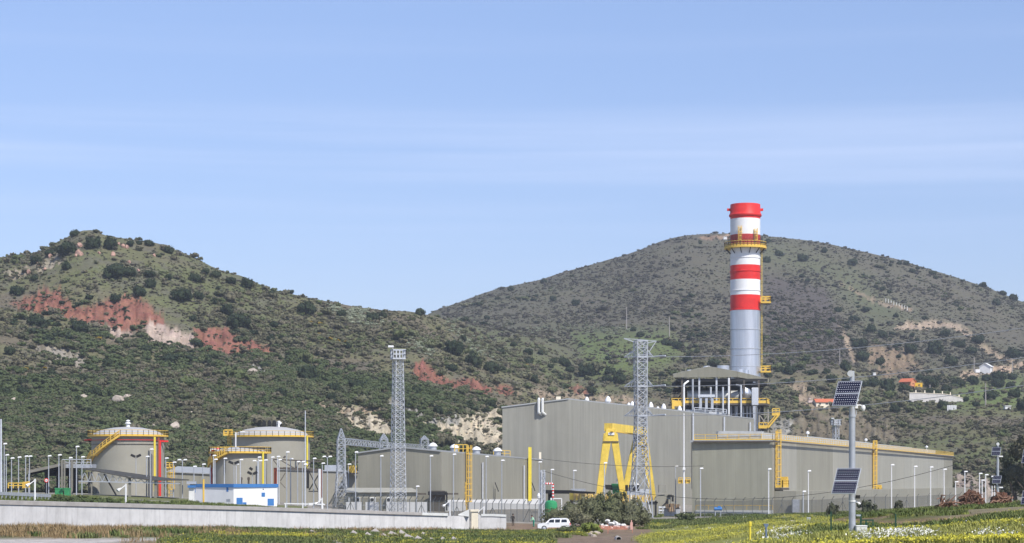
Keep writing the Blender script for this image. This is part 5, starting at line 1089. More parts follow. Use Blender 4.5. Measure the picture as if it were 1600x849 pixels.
lamp_row([(6.5, 693.5, 395, dict(label="taller lamp post at the left edge of the plant")), (9.7, 711, 410), (18, 716, 425), (29, 714.5, 425), (40, 713, 425), (46, 713, 430), (76, 712.5, 420), (92, 711, 415)], "in the row left of the open canopy")
lamp_row([(109, 715.5, 405), (119.5, 698, 395, dict(label="tallest lamp post standing before the railed steel platform of the canopy")), (128, 714, 430)], "before the railed steel platform of the canopy")
lamp_row([(229, 713.5, 440), (235.5, 702, 430, dict(label="taller white lamp post before the right half of the leftmost tank"))], "just left of the taller post before the leftmost tank")
lamp_row([(259, 716, 470), (271, 722.5, 450, ), (285, 718.5, 445, dict(kind="double")), (303, 729, 450), (317, 725.5, 440)], "in the gap right of the leftmost tank")
lamp_row([(333.5, 712, 430), (335.8, 718, 425), (350.5, 716.5, 420), (369, 725.5, 450), (375.5, 718.5, 440)], "before the smallest tank", m='steel_lt')
lamp_row([(402.5, 720, 450, dict(kind="double")), (404, 714.5, 430), (414, 719, 440), (424.5, 714.5, 450), (433.5, 713.5, 440), (436, 718.5, 430)], "in the cluster before the largest tank", m='steel_lt')
lamp_row([(448, 706.5, 400, dict(label="taller lamp post beside the right corner of the blue and white hut")), (454, 717, 430), (465, 721.5, 430), (472.5, 721.5, 420), (476, 725.5, 420)], "before the left part of the brown pipe bridge")
lamp_row([(490, 716.5, 410), (503.5, 724, 430), (511.5, 713.5, 405, dict(kind="double", label="double headed lamp post just left of the lattice portal column"))], "between the tall thin rod and the lattice portal")
lamp_row([(544.5, 725.5, 440), (555.5, 706.5, 395, dict(label="taller lamp post at the left corner of the long low hall")), (595, 712.5, 400), (651, 760, 400, dict(label="shortest lamp post left of the dark hall door")), (672.5, 712.5, 400), (708.5, 710, 400), (759.5, 713.5, 430), (784, 719.5, 430), (842.5, 722, 440)], "before the long low hall with white roof vents", m='steel')
lamp_row([(861.5, 734, 460), (896.5, 735.5, 455), (944.5, 723.5, 405, dict(label="lamp post between the left crane leg and the next leg")), (964, 749.5, 430, dict(label="short lamp post beside the green hopper under the crane")), (1055.5, 729, 430, dict(label="white lamp post left of the tall white mast")), (994, 757, 425, dict(label="short white lamp post behind the lattice tower legs"))], "before the largest hall, left of the crane", m='steel_lt')
lamp_row([(1094.5, 732, 395), (1201, 733, 370, dict(m='white', label="white lamp post at the corner ladder of the long pale hall")), (1255, 768, 370, dict(label="short grey post lamp right of the corner landing")), (1263, 736, 370, dict(m='white', label="white lamp post between the corner ladder and the large solar pole"))], "before the greenish end wall of the long pale hall", m='steel_lt')
lamp_row([(1393, 726.5, 430), (1429, 729, 445), (1454, 730, 470), (1475, 733.5, 490)], "in the white row before the long pale hall", m='white')
lamp_row([(1493, 753, 560), (1507.5, 737, 470), (1530.5, 740, 500), (1534.5, 750.5, 540), (1540, 742, 480), (1550, 744.5, 510), (1554, 757, 540)], "in the white row behind the root piles", m='white')
# tall bare masts
def rod(px, top, Y, r, label, m='steel_lt', sub=None):
    c = P(px, 752, Y); g = G(c.x, c.y); t = thing("tall_mast", (c.x, c.y, g), label, "mast"); p = MB(); p.tube((c.x, c.y, g - .5), (c.x, c.y, Z(top, Y)), r, r * .6, 8); p.build("pole", M[m], t, smooth=True)
    if sub: q = MB(); q.box((c.x, c.y - .2, Z(sub, Y)), (.5, .5, .45)); q.build("collar", M['white'], t)
rod(477, 642, 425, .17, "tall thin lightning rod right of the largest tank"); rod(1068.5, 646, 405, .2, "tall white mast in front of the largest hall, right of the lattice tower", 'white', 733)
rod(1.5, 655, 390, .28, "grey mast with a yellow top cut by the left edge", 'steel_lt')

# ------------------------------------------------------------------ floodlights, camera posts
def flood(px, head, Y, label, n=2, spread=1.1):
    c = P(px, 752, Y); g = G(c.x, c.y); t = thing("floodlight_post", (c.x, c.y, g), label, "floodlight"); z1 = Z(head, Y)
    MB().tube((c.x, c.y, g - .4), (c.x, c.y, z1), .1, .08, 8).build("pole", M['steel'], t, smooth=True)
    for i in range(n):
        s = (-1, 1, 0)[i]; m = MB(); a = Vector((c.x + s * .15, c.y - .1, z1 + (.9 if i == 2 else 0))); b = a + Vector((s * spread * .9 if i < 2 else -.6, 0, .45)); m.bar(a, b, .5, .55); m.build("floodlight_head", M['dark'], t, bevel=.05)
flood(212.5, 714, 470, "pair of black floodlights on a post before the leftmost tank"); flood(365.5, 724.5, 450, "black floodlights on a post before the left side of the smallest tank"); flood(394.5, 741, 440, "three dark floodlights on a post before the right side of the smallest tank", 3, 1.0)
def camera_post(px, top, base, Y, label, side=-1, drop=.9, zb=None):
    c = P(px, 752, Y); g = G(c.x, c.y); z1 = Z(top, Y); t = thing("camera_post", (c.x, c.y, g), label, "camera post", "white camera posts along the plant fence")
    MB().tube((c.x, c.y, g - .3), (c.x, c.y, z1), .11, .1, 8).build("pole", M['white'], t, smooth=True)
    m = MB(); k = Y / F; e = Vector((c.x + side * 7.5 * k, c.y - .2, z1 - 8 * k)); m.bar((c.x, c.y, z1 - .15), e, .09); m.build("arm", M['white'], t)
    m = MB(); m.tube(e + Vector((side * .3, -.16, -.2)), e + Vector((-side * .06, 0, .06)), .22, .08, 10); m.tube(e + Vector((side * .32, -.18, -.22)), e + Vector((side * .3, -.16, -.2)), .23, .23, 10); m.build("camera_housing", M['white'], t, smooth=True)
for a in ((54.5, 748.5, 785, 232, "white camera post with a drooping arm, left of the shrubs above the wall"), (196.5, 756, 786, 240, "white camera post before the shrubs and the leftmost tank"), (503, 778, 800, 300, "low camera post beside the barrier pole"), (703, 781, 803, 320, "white camera post before the dark hall door"), (756, 791, 805, 330, "small camera post behind the cream gate pillar")):
    camera_post(*a)
# ------------------------------------------------------------------ smaller plant structures
def canopy_left():
    Y = 440.0; k = Y / F; t = thing("open_canopy", (X(95, Y), Y, G(X(95, Y), Y)), "open sided canopy with brown sloping roofs and a railed platform before the leftmost tank", "canopy")
    g = G(X(95, Y), Y); x = lambda px, y=Y: X(px, y); z = lambda py, y=Y: Z(py, y)
    m = MB(); m.hexa([(x(43), Y, z(740)), (x(97), Y, z(728)), (x(97), Y + 14, z(726)), (x(47), Y + 14, z(737))], [(x(43), Y, z(735.5)), (x(97), Y, z(723.5)), (x(97), Y + 14, z(721.5)), (x(47), Y + 14, z(732.5))]); r1 = m.build("roof", M['oldroof'], t)
    m = MB(); m.bar((x(46), Y + 1, z(741)), (x(96), Y + 1, z(729)), .4, .5); m.box((x(72), Y + 13.6, (z(727) + z(748)) / 2), (50 * k, .3, z(735) - z(748))); m.build("beam_and_shade_sheet", M['void'], t)  # beam, plus a near-black sheet added for the shade under the roof
    for px in (63, 81): MB().box((x(px), Y + 6, (z(736) + g) / 2 - .3), (.62, .6, z(736) - g + .6)).build("post", M['dark'], t)
    MB().box((x(45), Y + .3, (z(739) + g) / 2), (.3, .3, z(739) - g + .5)).build("post", M['steel'], t)
    # platform with white guard rail
    m = MB()
    for px in (98.5, 102.5, 114): m.box((x(px), Y - 1, (z(719) + g) / 2), (.4 if px != 102.5 else .3, .4, z(719) - g))
    m.build("platform_frame", M['oldroof'], t)
    m = MB(); m.box((x(121), Y + 2, z(728.5)), (46 * k, 5, .8)); pl = m.build("platform", M['steel'], t)
    m = MB(); railing(m, [(x(98), Y - .6, z(728)), (x(143), Y - .6, z(728))], 1.35, 1.4, .13, (.55,)); 
    for i in range(5): m.bar((x(100 + i * 8.6), Y - .6, z(728)), (x(104.3 + i * 8.6), Y - .6, z(721)), .1)
    m.build("guard_rail", M['steel_lt'], pl)
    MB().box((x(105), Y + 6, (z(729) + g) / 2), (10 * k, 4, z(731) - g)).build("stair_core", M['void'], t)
    m = MB(); m.tube((x(135), Y + 8, g), (x(135), Y + 8, z(737)), 1.3, None, 20); m.build("vessel", M['tank'], t, smooth=True)
    # long right wing: thin roof on a truss
    Y2 = 432.0; a0, a1 = (122, 731.5), (281.5, 749.5)
    zl = lambda px, dy=0: Z(np.interp(px, [122, 150, 200, 240, 281.5], [731.5, 733.5, 740.5, 746, 749.5]) + dy, Y2)
    m = MB(); ks = [122, 150, 175, 200, 220, 240, 260, 281.5]
    for p, q in zip(ks[:-1], ks[1:]):
        dp = lambda v: np.interp(v, [122, 150, 200, 240, 281.5], [1.0, 3.5, 6.5, 5.5, 1.6])
        m.hexa([(X(p, Y2), Y2, zl(p, dp(p))), (X(q, Y2), Y2, zl(q, dp(q))), (X(q, Y2), Y2 + 12, zl(q, 1.3)), (X(p, Y2), Y2 + 12, zl(p, 1.3))], [(X(p, Y2), Y2, zl(p, dp(p) - 1.2)), (X(q, Y2), Y2, zl(q, dp(q) - 1.2)), (X(q, Y2), Y2 + 12, zl(q)), (X(p, Y2), Y2 + 12, zl(p))])
    m.build("roof", M['rooftile'], t)["label"] = "long brown roof of the right wing"
    zb = Z(753.5, Y2); m = MB(); m.bar((X(122, Y2), Y2 + .5, Z(752, Y2)), (X(281, Y2), Y2 + .5, Z(756, Y2)), .22)
    n = 14
    for i in range(n):
        p, q = 126 + i * 11, 126 + (i + 1) * 11; m.bar((X(p, Y2), Y2 + .5, Z(752 + i * .3, Y2)), (X((p + q) / 2, Y2), Y2 + .5, zl((p + q) / 2, 6)), .13); m.bar((X(q, Y2), Y2 + .5, Z(752 + i * .3, Y2)), (X((p + q) / 2, Y2), Y2 + .5, zl((p + q) / 2, 6)), .13)
    m.build("truss", M['steel'], t)
    for px in (142, 201.5, 242, 280.5): gg = G(X(px, Y2), Y2); MB().box((X(px, Y2), Y2 + .8, (zl(px, 4) + gg) / 2 - .2), (.55 if px in (201.5, 242) else .25, .3, zl(px, 4) - gg + .4)).build("post", M['oldroof'], t)
    m = MB(); m.bar((X(158, Y2), Y2 + 3, zl(158, 6)), (X(177, Y2), Y2 + 3, Z(774, Y2)), .3); m.build("diagonal_strut", M['brown'], t)
canopy_left()
def sheds():
    # low hall between the leftmost and the smallest tank
    Y = 530.0; g = G(X(300, Y), Y); t = thing("low_hall", (X(300, Y), Y, g), "low pale grey hall between the leftmost tank and the smallest tank", "hall"); m = MB()
    m.hexa([(X(262, Y), Y, g - .5), (X(336, Y), Y, g - .5), (X(336, Y), Y + 16, g - .5), (X(262, Y), Y + 16, g - .5)], [(X(262, Y), Y, Z(738, Y)), (X(336, Y), Y, Z(741.5, Y)), (X(336, Y), Y + 16, Z(738, Y)), (X(262, Y), Y + 16, Z(735, Y))]); m.build("wall", M['clad'], t)
    m = MB(); m.hexa([(X(260, Y), Y - .4, Z(738.2, Y)), (X(337, Y), Y - .4, Z(741.7, Y)), (X(337, Y), Y + 16, Z(733, Y)), (X(262, Y), Y + 16, Z(729.5, Y))], [(X(260, Y), Y - .4, Z(736.8, Y)), (X(337, Y), Y - .4, Z(740.2, Y)), (X(337, Y), Y + 16, Z(731.5, Y)), (X(262, Y), Y + 16, Z(728, Y))]); m.build("roof", M['roof'], t)
    t = thing("caged_ladder_tower", (X(268, 490), 490, G(X(268, 490), 490)), "yellow caged ladder tower beside the red pipes of the leftmost tank", "ladder"); m = MB(); y = 490.0; g = G(X(268, y), y); caged_ladder(m, (X(268, y), y), g, Z(730, y), (0, -1, 0), 2, 1.1, 1.0, .16); m.build("cage", M['yellow'], t)
    m = MB(); m.box((X(267, y), y - .5, Z(731, y)), (1.6, 2, .3)); railing(m, [(X(261, y), y - 1.5, Z(731, y)), (X(272, y), y - 1.5, Z(731, y))], 1.2, .7, .2); m.build("top_landing", M['yellow'], t)
    # flat building between the tanks and the long low hall
    Y = 470.0; g = G(X(520, Y), Y); t = thing("flat_hall", (X(520, Y), Y, g), "flat roofed grey hall behind the lattice portal, left of the long low hall", "hall"); m = MB()
    m.hexa([(X(430, Y), Y, g - .5), (X(559, Y), Y, g - .5), (X(559, Y), Y + 20, g - .5), (X(430, Y), Y + 20, g - .5)], [(X(430, Y), Y, Z(734.5, Y)), (X(559, Y), Y, Z(738.5, Y)), (X(559, Y), Y + 20, Z(738, Y)), (X(430, Y), Y + 20, Z(734, Y))]); m.build("wall", M['tank'], t)
    m = MB(); m.hexa([(X(430, Y), Y - .3, Z(734.3, Y)), (X(559, Y), Y - .3, Z(738.3, Y)), (X(559, Y), Y + 20, Z(737, Y)), (X(430, Y), Y + 20, Z(733, Y))], [(X(430, Y), Y - .3, Z(733.4, Y)), (X(559, Y), Y - .3, Z(737.4, Y)), (X(559, Y), Y + 20, Z(736, Y)), (X(430, Y), Y + 20, Z(732, Y))]); m.build("roof", M['roof'], t)
    m = MB(); m.box((X(521, Y + 12), Y + 12, Z(732, Y + 12)), (26 * Y / F, 4, 1.5)); m.build("roof_cooler", M['steel'], t)
    m = MB(); y = Y - 1.5; m.tube((X(546.5, y), y, Z(737, y)), (X(546.5, y), y, Z(728, y)), .5, None, 10); m.tube((X(552, y), y, Z(739, y)), (X(552, y), y, Z(727.5, y)), .8, None, 12); t2 = thing("yellow_tank", (X(551, y), y, Z(739, y)), "small upright yellow tanks on the flat roof beside the long low hall", "tank"); m.build("tank_body", M['yellow'], t2, smooth=True)
    m = MB(); m.box((X(550, y), y, Z(739.8, y)), (3.0, 2, .25)); m.build("tank_base", M['brown'], t2)
sheds()
def pipe_bridge():
    Y = 455.0; t = thing("pipe_bridge", (X(470, Y), Y, G(X(470, Y), Y)), "dark brown steel pipe bridge with crossed braces before the flat roofed hall", "pipe bridge"); x = lambda p: X(p, Y); z = lambda p: Z(p, Y)
    m = MB(); m.bar((x(427), Y, z(718)), (x(502), Y, z(721.5)), .28); m.bar((x(436), Y, z(732)), (x(502), Y, z(735.5)), .5, .45); m.bar((x(440), Y + 3, z(731)), (x(502), Y + 3, z(734)), .3)
    for a, b in ((427, 438), (438, 462), (470, 462), (488, 478)): m.bar((x(a), Y, z(719)), (x(b), Y, z(733)), .2)
    m.build("girder", M['brown'], t)
    m = MB(); m.bar((x(481), Y, z(735)), (x(481), Y, G(x(481), Y) + 3.4), .55); m.bar((x(483), Y, z(737)), (x(498), Y, z(768)), .2); m.bar((x(483), Y, z(766)), (x(498), Y, z(742)), .25); m.bar((x(482), Y, z(768)), (x(498), Y, z(768)), .22); m.build("braced_trestle", M['dark'], t)
    m = MB(); g = G(x(500), Y); m.tube((x(499.5), Y - .5, g), (x(499.5), Y - .5, z(733)), .3, None, 8); m.build("white_pipe", M['white'], t, smooth=True)
    m = MB(); m.tube((x(503), Y, g), (x(503), Y, z(734)), .2, None, 8); m.tube((x(430), Y + 1, G(x(430), Y)), (x(430), Y + 1, z(731)), .45, None, 8); m.tube((x(433), Y, G(x(433), Y)), (x(433), Y, z(731)), .12, None, 8); m.build("rust_pipe", M['rust'], t, smooth=True)
    m = MB(); m.bar((x(438), Y, z(736)), (x(446), Y, z(737)), .12); m.bar((x(446), Y, z(739)), (x(438), Y, z(752)), .18); m.bar((x(438), Y, z(754)), (x(446), Y, z(763)), .14); m.bar((x(443), Y, z(716)), (x(446), Y, z(713)), .4); m.build("brace", M['brown'], t)
pipe_bridge()
def hut():
    Y = 350.0; c = Vector((X(365, Y), Y, 0)); g = G(c.x, c.y) - .3; k = Y / F
    t = thing("control_hut", (c.x, c.y, g), "white hut with blue roof edge, blue doors and small blue windows above the wall", "hut")
    r = Vector((X(433, Y + 2.2), Y + 2.2, 0)); l = Vector((X(298.5, Y + 5), Y + 5, 0)); b = l + (r - c); zt = Z(761.5, Y)
    m = MB(); wall_box(m, [(l.x, l.y), (c.x, c.y), (r.x, r.y), (b.x, b.y)], g - .5, [zt] * 4); w = m.build("wall", M['white'], t)
    o = .22; ctr = (c + r + l + b) / 4; q = [v + (v - ctr).normalized() * o for v in (l, c, r, b)]
    m = MB(); m.hexa([v + Vector((0, 0, zt - .05)) for v in q], [v + Vector((0, 0, zt + .55)) for v in q]); m.build("roof_edge", M['blue'], t)
    dr = (r - c).normalized(); nr = Vector((dr.y, -dr.x, 0)); dl = (c - l).normalized(); nl = Vector((dl.y, -dl.x, 0))
    def panel(name, mt, o0, d, n, px0, px1, p0, p1, Lp):
        f0 = (px0 - Lp[0]) / (Lp[1] - Lp[0]); f1 = (px1 - Lp[0]) / (Lp[1] - Lp[0]); A = Lp[2].lerp(Lp[3], f0) + n * .03; B = Lp[2].lerp(Lp[3], f1) + n * .03
        m = MB(); zz0, zz1 = max(Z(p1, A.y), g), Z(p0, A.y); m.hexa([A + Vector((0, 0, zz0)), B + Vector((0, 0, zz0)), B - n * .08 + Vector((0, 0, zz0)), A - n * .08 + Vector((0, 0, zz0))], [A + Vector((0, 0, zz1)), B + Vector((0, 0, zz1)), B - n * .08 + Vector((0, 0, zz1)), A - n * .08 + Vector((0, 0, zz1))]); return m.build(name, mt, t)
    R = (365, 433, c, r); Lf = (298.5, 365, l, c)
    panel("door", M['blue'], c, dr, nr, 369.5, 379, 778, 795, R); panel("door", M['blue'], c, dr, nr, 418, 428, 779.5, 795, R); panel("shutter", M['blue'], c, dr, nr, 379.3, 385, 785, 790, R)
    panel("window", M['blue'], c, dr, nr, 408.5, 414, 770, 776.5, R); panel("vent", M['dark'], c, dr, nr, 410.5, 412, 763.8, 765.5, R); panel("air_conditioner", M['white'], c, dr, nr, 409, 414, 777, 781, R)
    panel("window", M['blue'], c, dl, nl, 303, 305.5, 763, 770, Lf); panel("window", M['blue'], c, dl, nl, 354, 357, 761.8, 768.5, Lf); panel("vent", M['steel'], c, dl, nl, 354, 360, 780, 784, Lf)
    m = MB(); a = l + Vector((-.3, 1, 0)); m.box((l.x + .2, l.y - .6, zt + .75), (1.6, .9, .5)); m.build("roof_box", M['steel'], t)
    t2 = thing("guard_booth", (X(307, 338), 338, g), "small pale booth with a dark visor roof left of the blue and white hut", "booth")
    m = MB(); m.box((X(302, 345), 343.5, g + 1.4), (.9, .8, 3.4)); m.build("wall", M['offwhite'], t2); m = MB(); m.box((X(302, 345), 343.3, g + 3.3), (1.2, 1.2, .4)); m.build("visor_roof", M['blue'], t2)
    # two thin masts and a yellow pipe by the hut's left end
    t3 = thing("yellow_pipe", (X(318, 340), 340, g), "slim yellow upright pipe at the left end of the blue and white hut", "pipe"); m = MB(); m.tube((X(318, 340), 340, G(X(318, 340), 340)), (X(318, 340), 340, Z(749, 340)), .16, None, 8); m.build("pipe", M['yellow'], t3, smooth=True)
hut()
def left_bits():
    # dark guard rail at the left edge
    Y = 225.0; t = thing("guard_rail", (X(30, Y), Y, G(X(30, Y), Y)), "grey steel guard rail above the wall at the left edge", "guard rail")
    m = MB(); a, b = P(-60, 768.5, Y), P(79, 775, Y + 22); m.bar(a, b, .16, .36); m.build("beam", M['steel'], t)
    for i in range(22): p = a.lerp(b, (i + .5) / 22); MB().box((p.x, p.y, p.z - .55), (.12, .14, 1.0)).build("post", M['steel'], t)
    Y = 400.0; g = G(X(27, Y), Y); t = thing("yellow_barrier", (X(27, Y), Y, g), "low yellow railings among the lamp posts at the left edge", "barrier"); m = MB(); railing(m, [(X(13, Y), Y, Z(763, Y)), (X(36, Y), Y, Z(763, Y))], 1.0, 1.0, .18, (.5,)); railing(m, [(X(36, Y), Y, Z(763, Y)), (X(42, Y), Y + 2, Z(762, Y))], 1.1, .5, .22, (.35, .7)); m.build("rail", M['yellow'], t)
    Y = 410.0; g = G(X(72.5, Y), Y); t = thing("road_sign", (X(72.5, Y), Y, g), "round red and white prohibition sign under the open canopy", "sign"); m = MB(); c = P(72.5, 750.8, Y); m.tube(c, c + Vector((0, -.06, 0)), .42, .42, 20); m.build("sign_plate", M['red'], t); m = MB(); m.tube(c + Vector((0, -.065, 0)), c + Vector((0, -.075, 0)), .27, .27, 20); m.build("sign_face", M['white'], t); m = MB(); m.box(c + Vector((0, -.085, 0)), (.36, .012, .09)); m.build("sign_bar", M['dark'], t); MB().tube((c.x, c.y + .05, g), (c.x, c.y + .05, c.z + .4), .05, None, 6).build("pole", M['steel'], t)
    for px, w, lab in ((93, 12, "green container left of the shrubs under the canopy"), (105.5, 8, "smaller green container beside the canopy post")):
        Y = 402.0; g = G(X(px, Y), Y); k = Y / F; t = thing("green_container", (X(px, Y), Y, g), lab, "container"); m = MB(); m.box((X(px, Y), Y, (g + Z(763.5, Y)) / 2 - .1), (w * k, 1.5, Z(764.5, Y) - g + .2)); m.build("bin_body", M['green'], t, bevel=.05); m = MB(); m.box((X(px, Y), Y, Z(763.5, Y)), (w * k * 1.04, 1.6, .22)); m.build("lid", M['green'], t)
    # barrier poles before the lattice portal
    Y = 300.0; t = thing("barrier_pole", (X(470, Y), Y, G(X(470, Y), Y)), "white horizontal barrier pole on short posts before the pipe bridge", "barrier"); m = MB(); m.bar(P(444, 787, Y), P(508, 788.5, Y), .16); m.build("boom", M['white'], t)
    for px in (446, 473, 504): m = MB(); p = P(px, 786, Y); m.tube((p.x, p.y, G(p.x, p.y) - .2), p, .1, None, 6); m.build("post", M['white'], t)
    m = MB(); m.box(P(487, 788, Y - .15), (.9, .08, .35)); m.build("plate", M['white'], t)
left_bits()

# --- things in front of the largest hall
def yard_things():
    Y = 440.0; x = lambda p: X(p, Y); z = lambda p: Z(p, Y); k = Y / F
    t = thing("loading_canopy", (x(890), Y, 0), "dark flat canopy between the green vessel and the gantry crane", "canopy")
    m = MB(); m.hexa([(x(851), Y, z(771.5)), (x(930), Y, z(772)), (x(930), Y + 9, z(772)), (x(851), Y + 9, z(771.5))], [(x(851), Y, z(766)), (x(895), Y, z(766.5)), (x(895), Y + 9, z(766.5)), (x(851), Y + 9, z(766))]); m.hexa([(x(893), Y + .01, z(771.7)), (x(930), Y + .01, z(771.7)), (x(930), Y + 9, z(771)), (x(893), Y + 9, z(771))], [(x(893), Y + .01, z(767)), (x(930), Y + .01, z(769)), (x(930), Y + 9, z(769)), (x(893), Y + 9, z(767))]); m.build("roof", M['void'], t)
    for px in (860, 926): MB().box((x(px), Y + 4, z(772) / 2), (.9 if px == 860 else .5, .6, z(771))).build("post", M['dark'], t)
    m = MB(); m.box((x(905), Y + 7, z(775)), (3.2, 1.2, 3.0)); m.box((x(917), Y + 7, z(779)), (2.6, 1.2, 2)); m.build("stored_crate", M['steel'], t)
    t = thing("height_gauge", (x(866), Y - 6, 0), "red and white striped pipe gantry left of the dark canopy", "height gauge"); Yp = Y - 6
    m = [MB(), MB()]
    a = [P(852, 756, Yp), P(864, 756, Yp)]; b = [P(864, 756, Yp), P(864, 778, Yp)]
    for (s, e), n in ((a, 6), (b, 9)):
        for i in range(n): m[i % 2].tube(s.lerp(e, i / n), s.lerp(e, (i + 1) / n), .2, None, 8)
    m[0].build("red_stripe", M['red'], t, smooth=True); m[1].build("white_stripe", M['white'], t, smooth=True); q = P(864, 778, Yp); m = MB(); m.tube((q.x, q.y, -.3), q, .17, None, 8); m.build("foot", M['steel'], t)
    # green vessel
    Yv = 345.0; kv = Yv / F; c = P(861, 752, Yv); g = G(c.x, c.y); zt = Z(781.5, Yv); R = 10 * kv; t = thing("pressure_vessel", (c.x, c.y, g), "upright glossy green pressure vessel beside the big bush", "vessel"); m = MB(); m.lathe((c.x, c.y, 0), [(.7 * R, g), (R, g + .5), (R, zt - .75), (R * .9, zt - .35), (R * .6, zt - .08), (.01, zt)], 32); m.build("vessel_body", M['greengloss'], t, smooth=True)
    m = MB(); m.tube((c.x, c.y, zt - .1), (c.x, c.y, zt + .35), .14, None, 8); m.path([Vector((c.x + .4, c.y, zt + .25)), Vector((c.x + 1.8, c.y, zt + .25)), Vector((c.x + 1.8, c.y, zt - 2))], .14); m.build("outlet_pipe", M['white'], t)
    # small lattice post left of the vessel
    Yl = 352.0; c = P(848, 752, Yl); t = thing("lattice_post", (c.x, c.y, G(c.x, c.y)), "thin pale lattice post left of the green vessel", "post"); m = MB(); lattice(m, sq(c, .75, G(c.x, c.y) - .3, .3), sq(c, .6, Z(735, Yl), .3), 10, .11, .06); m.build("lattice", M['steel_lt'], t); m = MB(); q = P(842, 775, Yl); m.tube((q.x, q.y, G(q.x, q.y)), q, .09, None, 8); m.lathe(q, [(.3, -.4), (.35, 0), (.2, .4), (.01, .5)], 10); m.build("dome_lamp", M['white'], t)
    # green hopper with a dark chute, and a bundle of dark cylinders, under the crane
    Yh = 425.0; kh = Yh / F; c = P(964, 752, Yh); t = thing("hopper", (c.x, c.y, 0), "green hopper with a dark chute under the gantry crane", "hopper"); zt, zb = Z(756, Yh), Z(770, Yh)
    m = MB(); w = 8.5 * kh; m.hexa([(c.x - w * .75, Yh - 1, zb), (c.x + w * .7, Yh - 1, zb), (c.x + w * .7, Yh + 1, zb), (c.x - w * .75, Yh + 1, zb)], [(c.x - w, Yh - 1.3, zt), (c.x + w * .8, Yh - 1.3, zt), (c.x + w * .8, Yh + 1.3, zt), (c.x - w, Yh + 1.3, zt)]); m.build("bin", M['green'], t)
    m = MB(); m.hexa([(c.x - w * 2.0, Yh - .9, Z(765, Yh)), (c.x - w * .85, Yh - .9, Z(766, Yh)), (c.x - w * .85, Yh + .9, Z(766, Yh)), (c.x - w * 2, Yh + .9, Z(765, Yh))], [(c.x - w * 2.3, Yh - 1, Z(757.5, Yh)), (c.x - w * 1.02, Yh - 1, Z(758, Yh)), (c.x - w * 1.02, Yh + 1, Z(758, Yh)), (c.x - w * 2.3, Yh + 1, Z(757.5, Yh))]); m.build("chute", M['dark'], t)
    m = MB()
    for sx in (-.6, .5): m.box((c.x + w * sx, Yh, zb / 2), (.25, .4, zb))
    m.build("support", M['green'], t)
    m = MB()
    for i in range(12): m.box((c.x - w * .9 + w * 1.6 * (i + .5) / 12, Yh - 1.25, (zt + zb) / 2 + .15), (.06, .12, zt - zb - .6))
    m.build("rib", M['darkgreen'], t)
    c = P(988, 752, Yh - 4); t = thing("transformer", (c.x, c.y, 0), "grey transformer with dark upright cylinders behind the lattice tower", "transformer"); m = MB(); m.box((c.x + .6, c.y, Z(780, Yh)), (3.4, 2.2, 3.4)); m.build("tank_body", M['steel'], t, bevel=.08); m = MB()
    for i in range(4): m.tube((c.x - 1.2 + i * .75, c.y - .6, Z(768, Yh)), (c.x - 1.2 + i * .75, c.y - .6, Z(758, Yh)), .3, None, 10)
    m.build("bushing", M['dark'], t, smooth=True); m = MB(); m.box((c.x + 2.4, c.y - .5, Z(768, Yh)), (2, 1.4, 1.0)); m.build("radiator", M['steel_lt'], t)
    # pipework skid and rounded casing right of the tower
    Ys = 415.0; ks = Ys / F; t = thing("pipe_skid", (X(1040, Ys), Ys, 0), "grey machinery skid with a curved casing right of the lattice tower", "machinery")
    m = MB(); m.prism([(X(p, Ys), Ys, Z(q, Ys)) for p, q in ((1022, 808), (1022, 782), (1026, 776), (1033, 773.5), (1048, 772.5), (1048, 808))], (0, 3, 0)); m.build("casing", M['clad'], t)
    m = MB(); m.bar((X(1034, Ys), Ys - .1, Z(792, Ys)), (X(1043, Ys), Ys - .1, Z(783, Ys)), .35, .2); m.box((X(1046.5, Ys), Ys - .15, Z(775, Ys)), (6 * ks, .4, .5)); m.box((X(1043, Ys), Ys - .15, Z(784, Ys)), (2.5 * ks, .4, 1.0)); m.box((X(1051, Ys), Ys - .15, Z(779, Ys)), (3 * ks, .4, 1.3)); m.build("hatch", M['dark'], t)
    m = MB(); m.box((X(1035, Ys), Ys + .5, Z(764, Ys)), (11 * ks, 2, 12 * ks)); m.build("cabinet", M['clad_big'], t)
    m = MB()
    for py in (793, 798, 803): m.tube((X(1028, Ys), Ys - 1.2, Z(py, Ys)), (X(1062, Ys), Ys - 1.2, Z(py, Ys)), .16, None, 8)
    for px in range(1029, 1062, 6): m.bar((X(px, Ys), Ys - 1.3, -.2), (X(px, Ys), Ys - 1.3, Z(791, Ys)), .16)
    m.build("pipework", M['steel_lt'], t)
    # dark green cabinet at the tower's foot
    t = thing("tower_cabinet", (X(1018, 396), 396, 0), "dark grey green cabinet between the legs of the lattice tower", "cabinet"); m = MB(); m.box((X(1019, 396), 396, Z(795, 396)), (1.9, 1.4, 3.2)); m.build("casing", M['clad'], t, bevel=.05); m = MB(); m.box((X(1019, 396), 395.2, Z(785.3, 396)), (2.1, .2, .3)); m.box((X(1024.5, 396), 395.2, Z(795, 396)), (.25, .2, 3.2)); m.build("frame", M['dark'], t)
    # pallets: stacks of tan crates
    for i, (px, py, w, lab) in enumerate(((1043, 791, 6, "tan crate at the left end of the crate row by the small bush"), (1050, 790, 7, "tan crate in the middle of the crate row by the small bush"), (1058, 791, 7, "tan crate at the right end of the crate row by the small bush"), (1049, 796, 9, "lower tan crate in front of the crate row"))):
        Yc = 402.0 - i * .4; kc = Yc / F; c = P(px, py, Yc); t = thing("wooden_crate", (c.x, c.y, c.z - .6), lab, "crate", "tan crates by the small bush"); m = MB(); m.box(c, (w * kc, .9, .75)); m.build("crate_body", M['wood'], t); m = MB()
        for s in (-.38, 0, .38): m.box(c + Vector((w * kc * s, -.5, 0)), (.12, .08, .78))
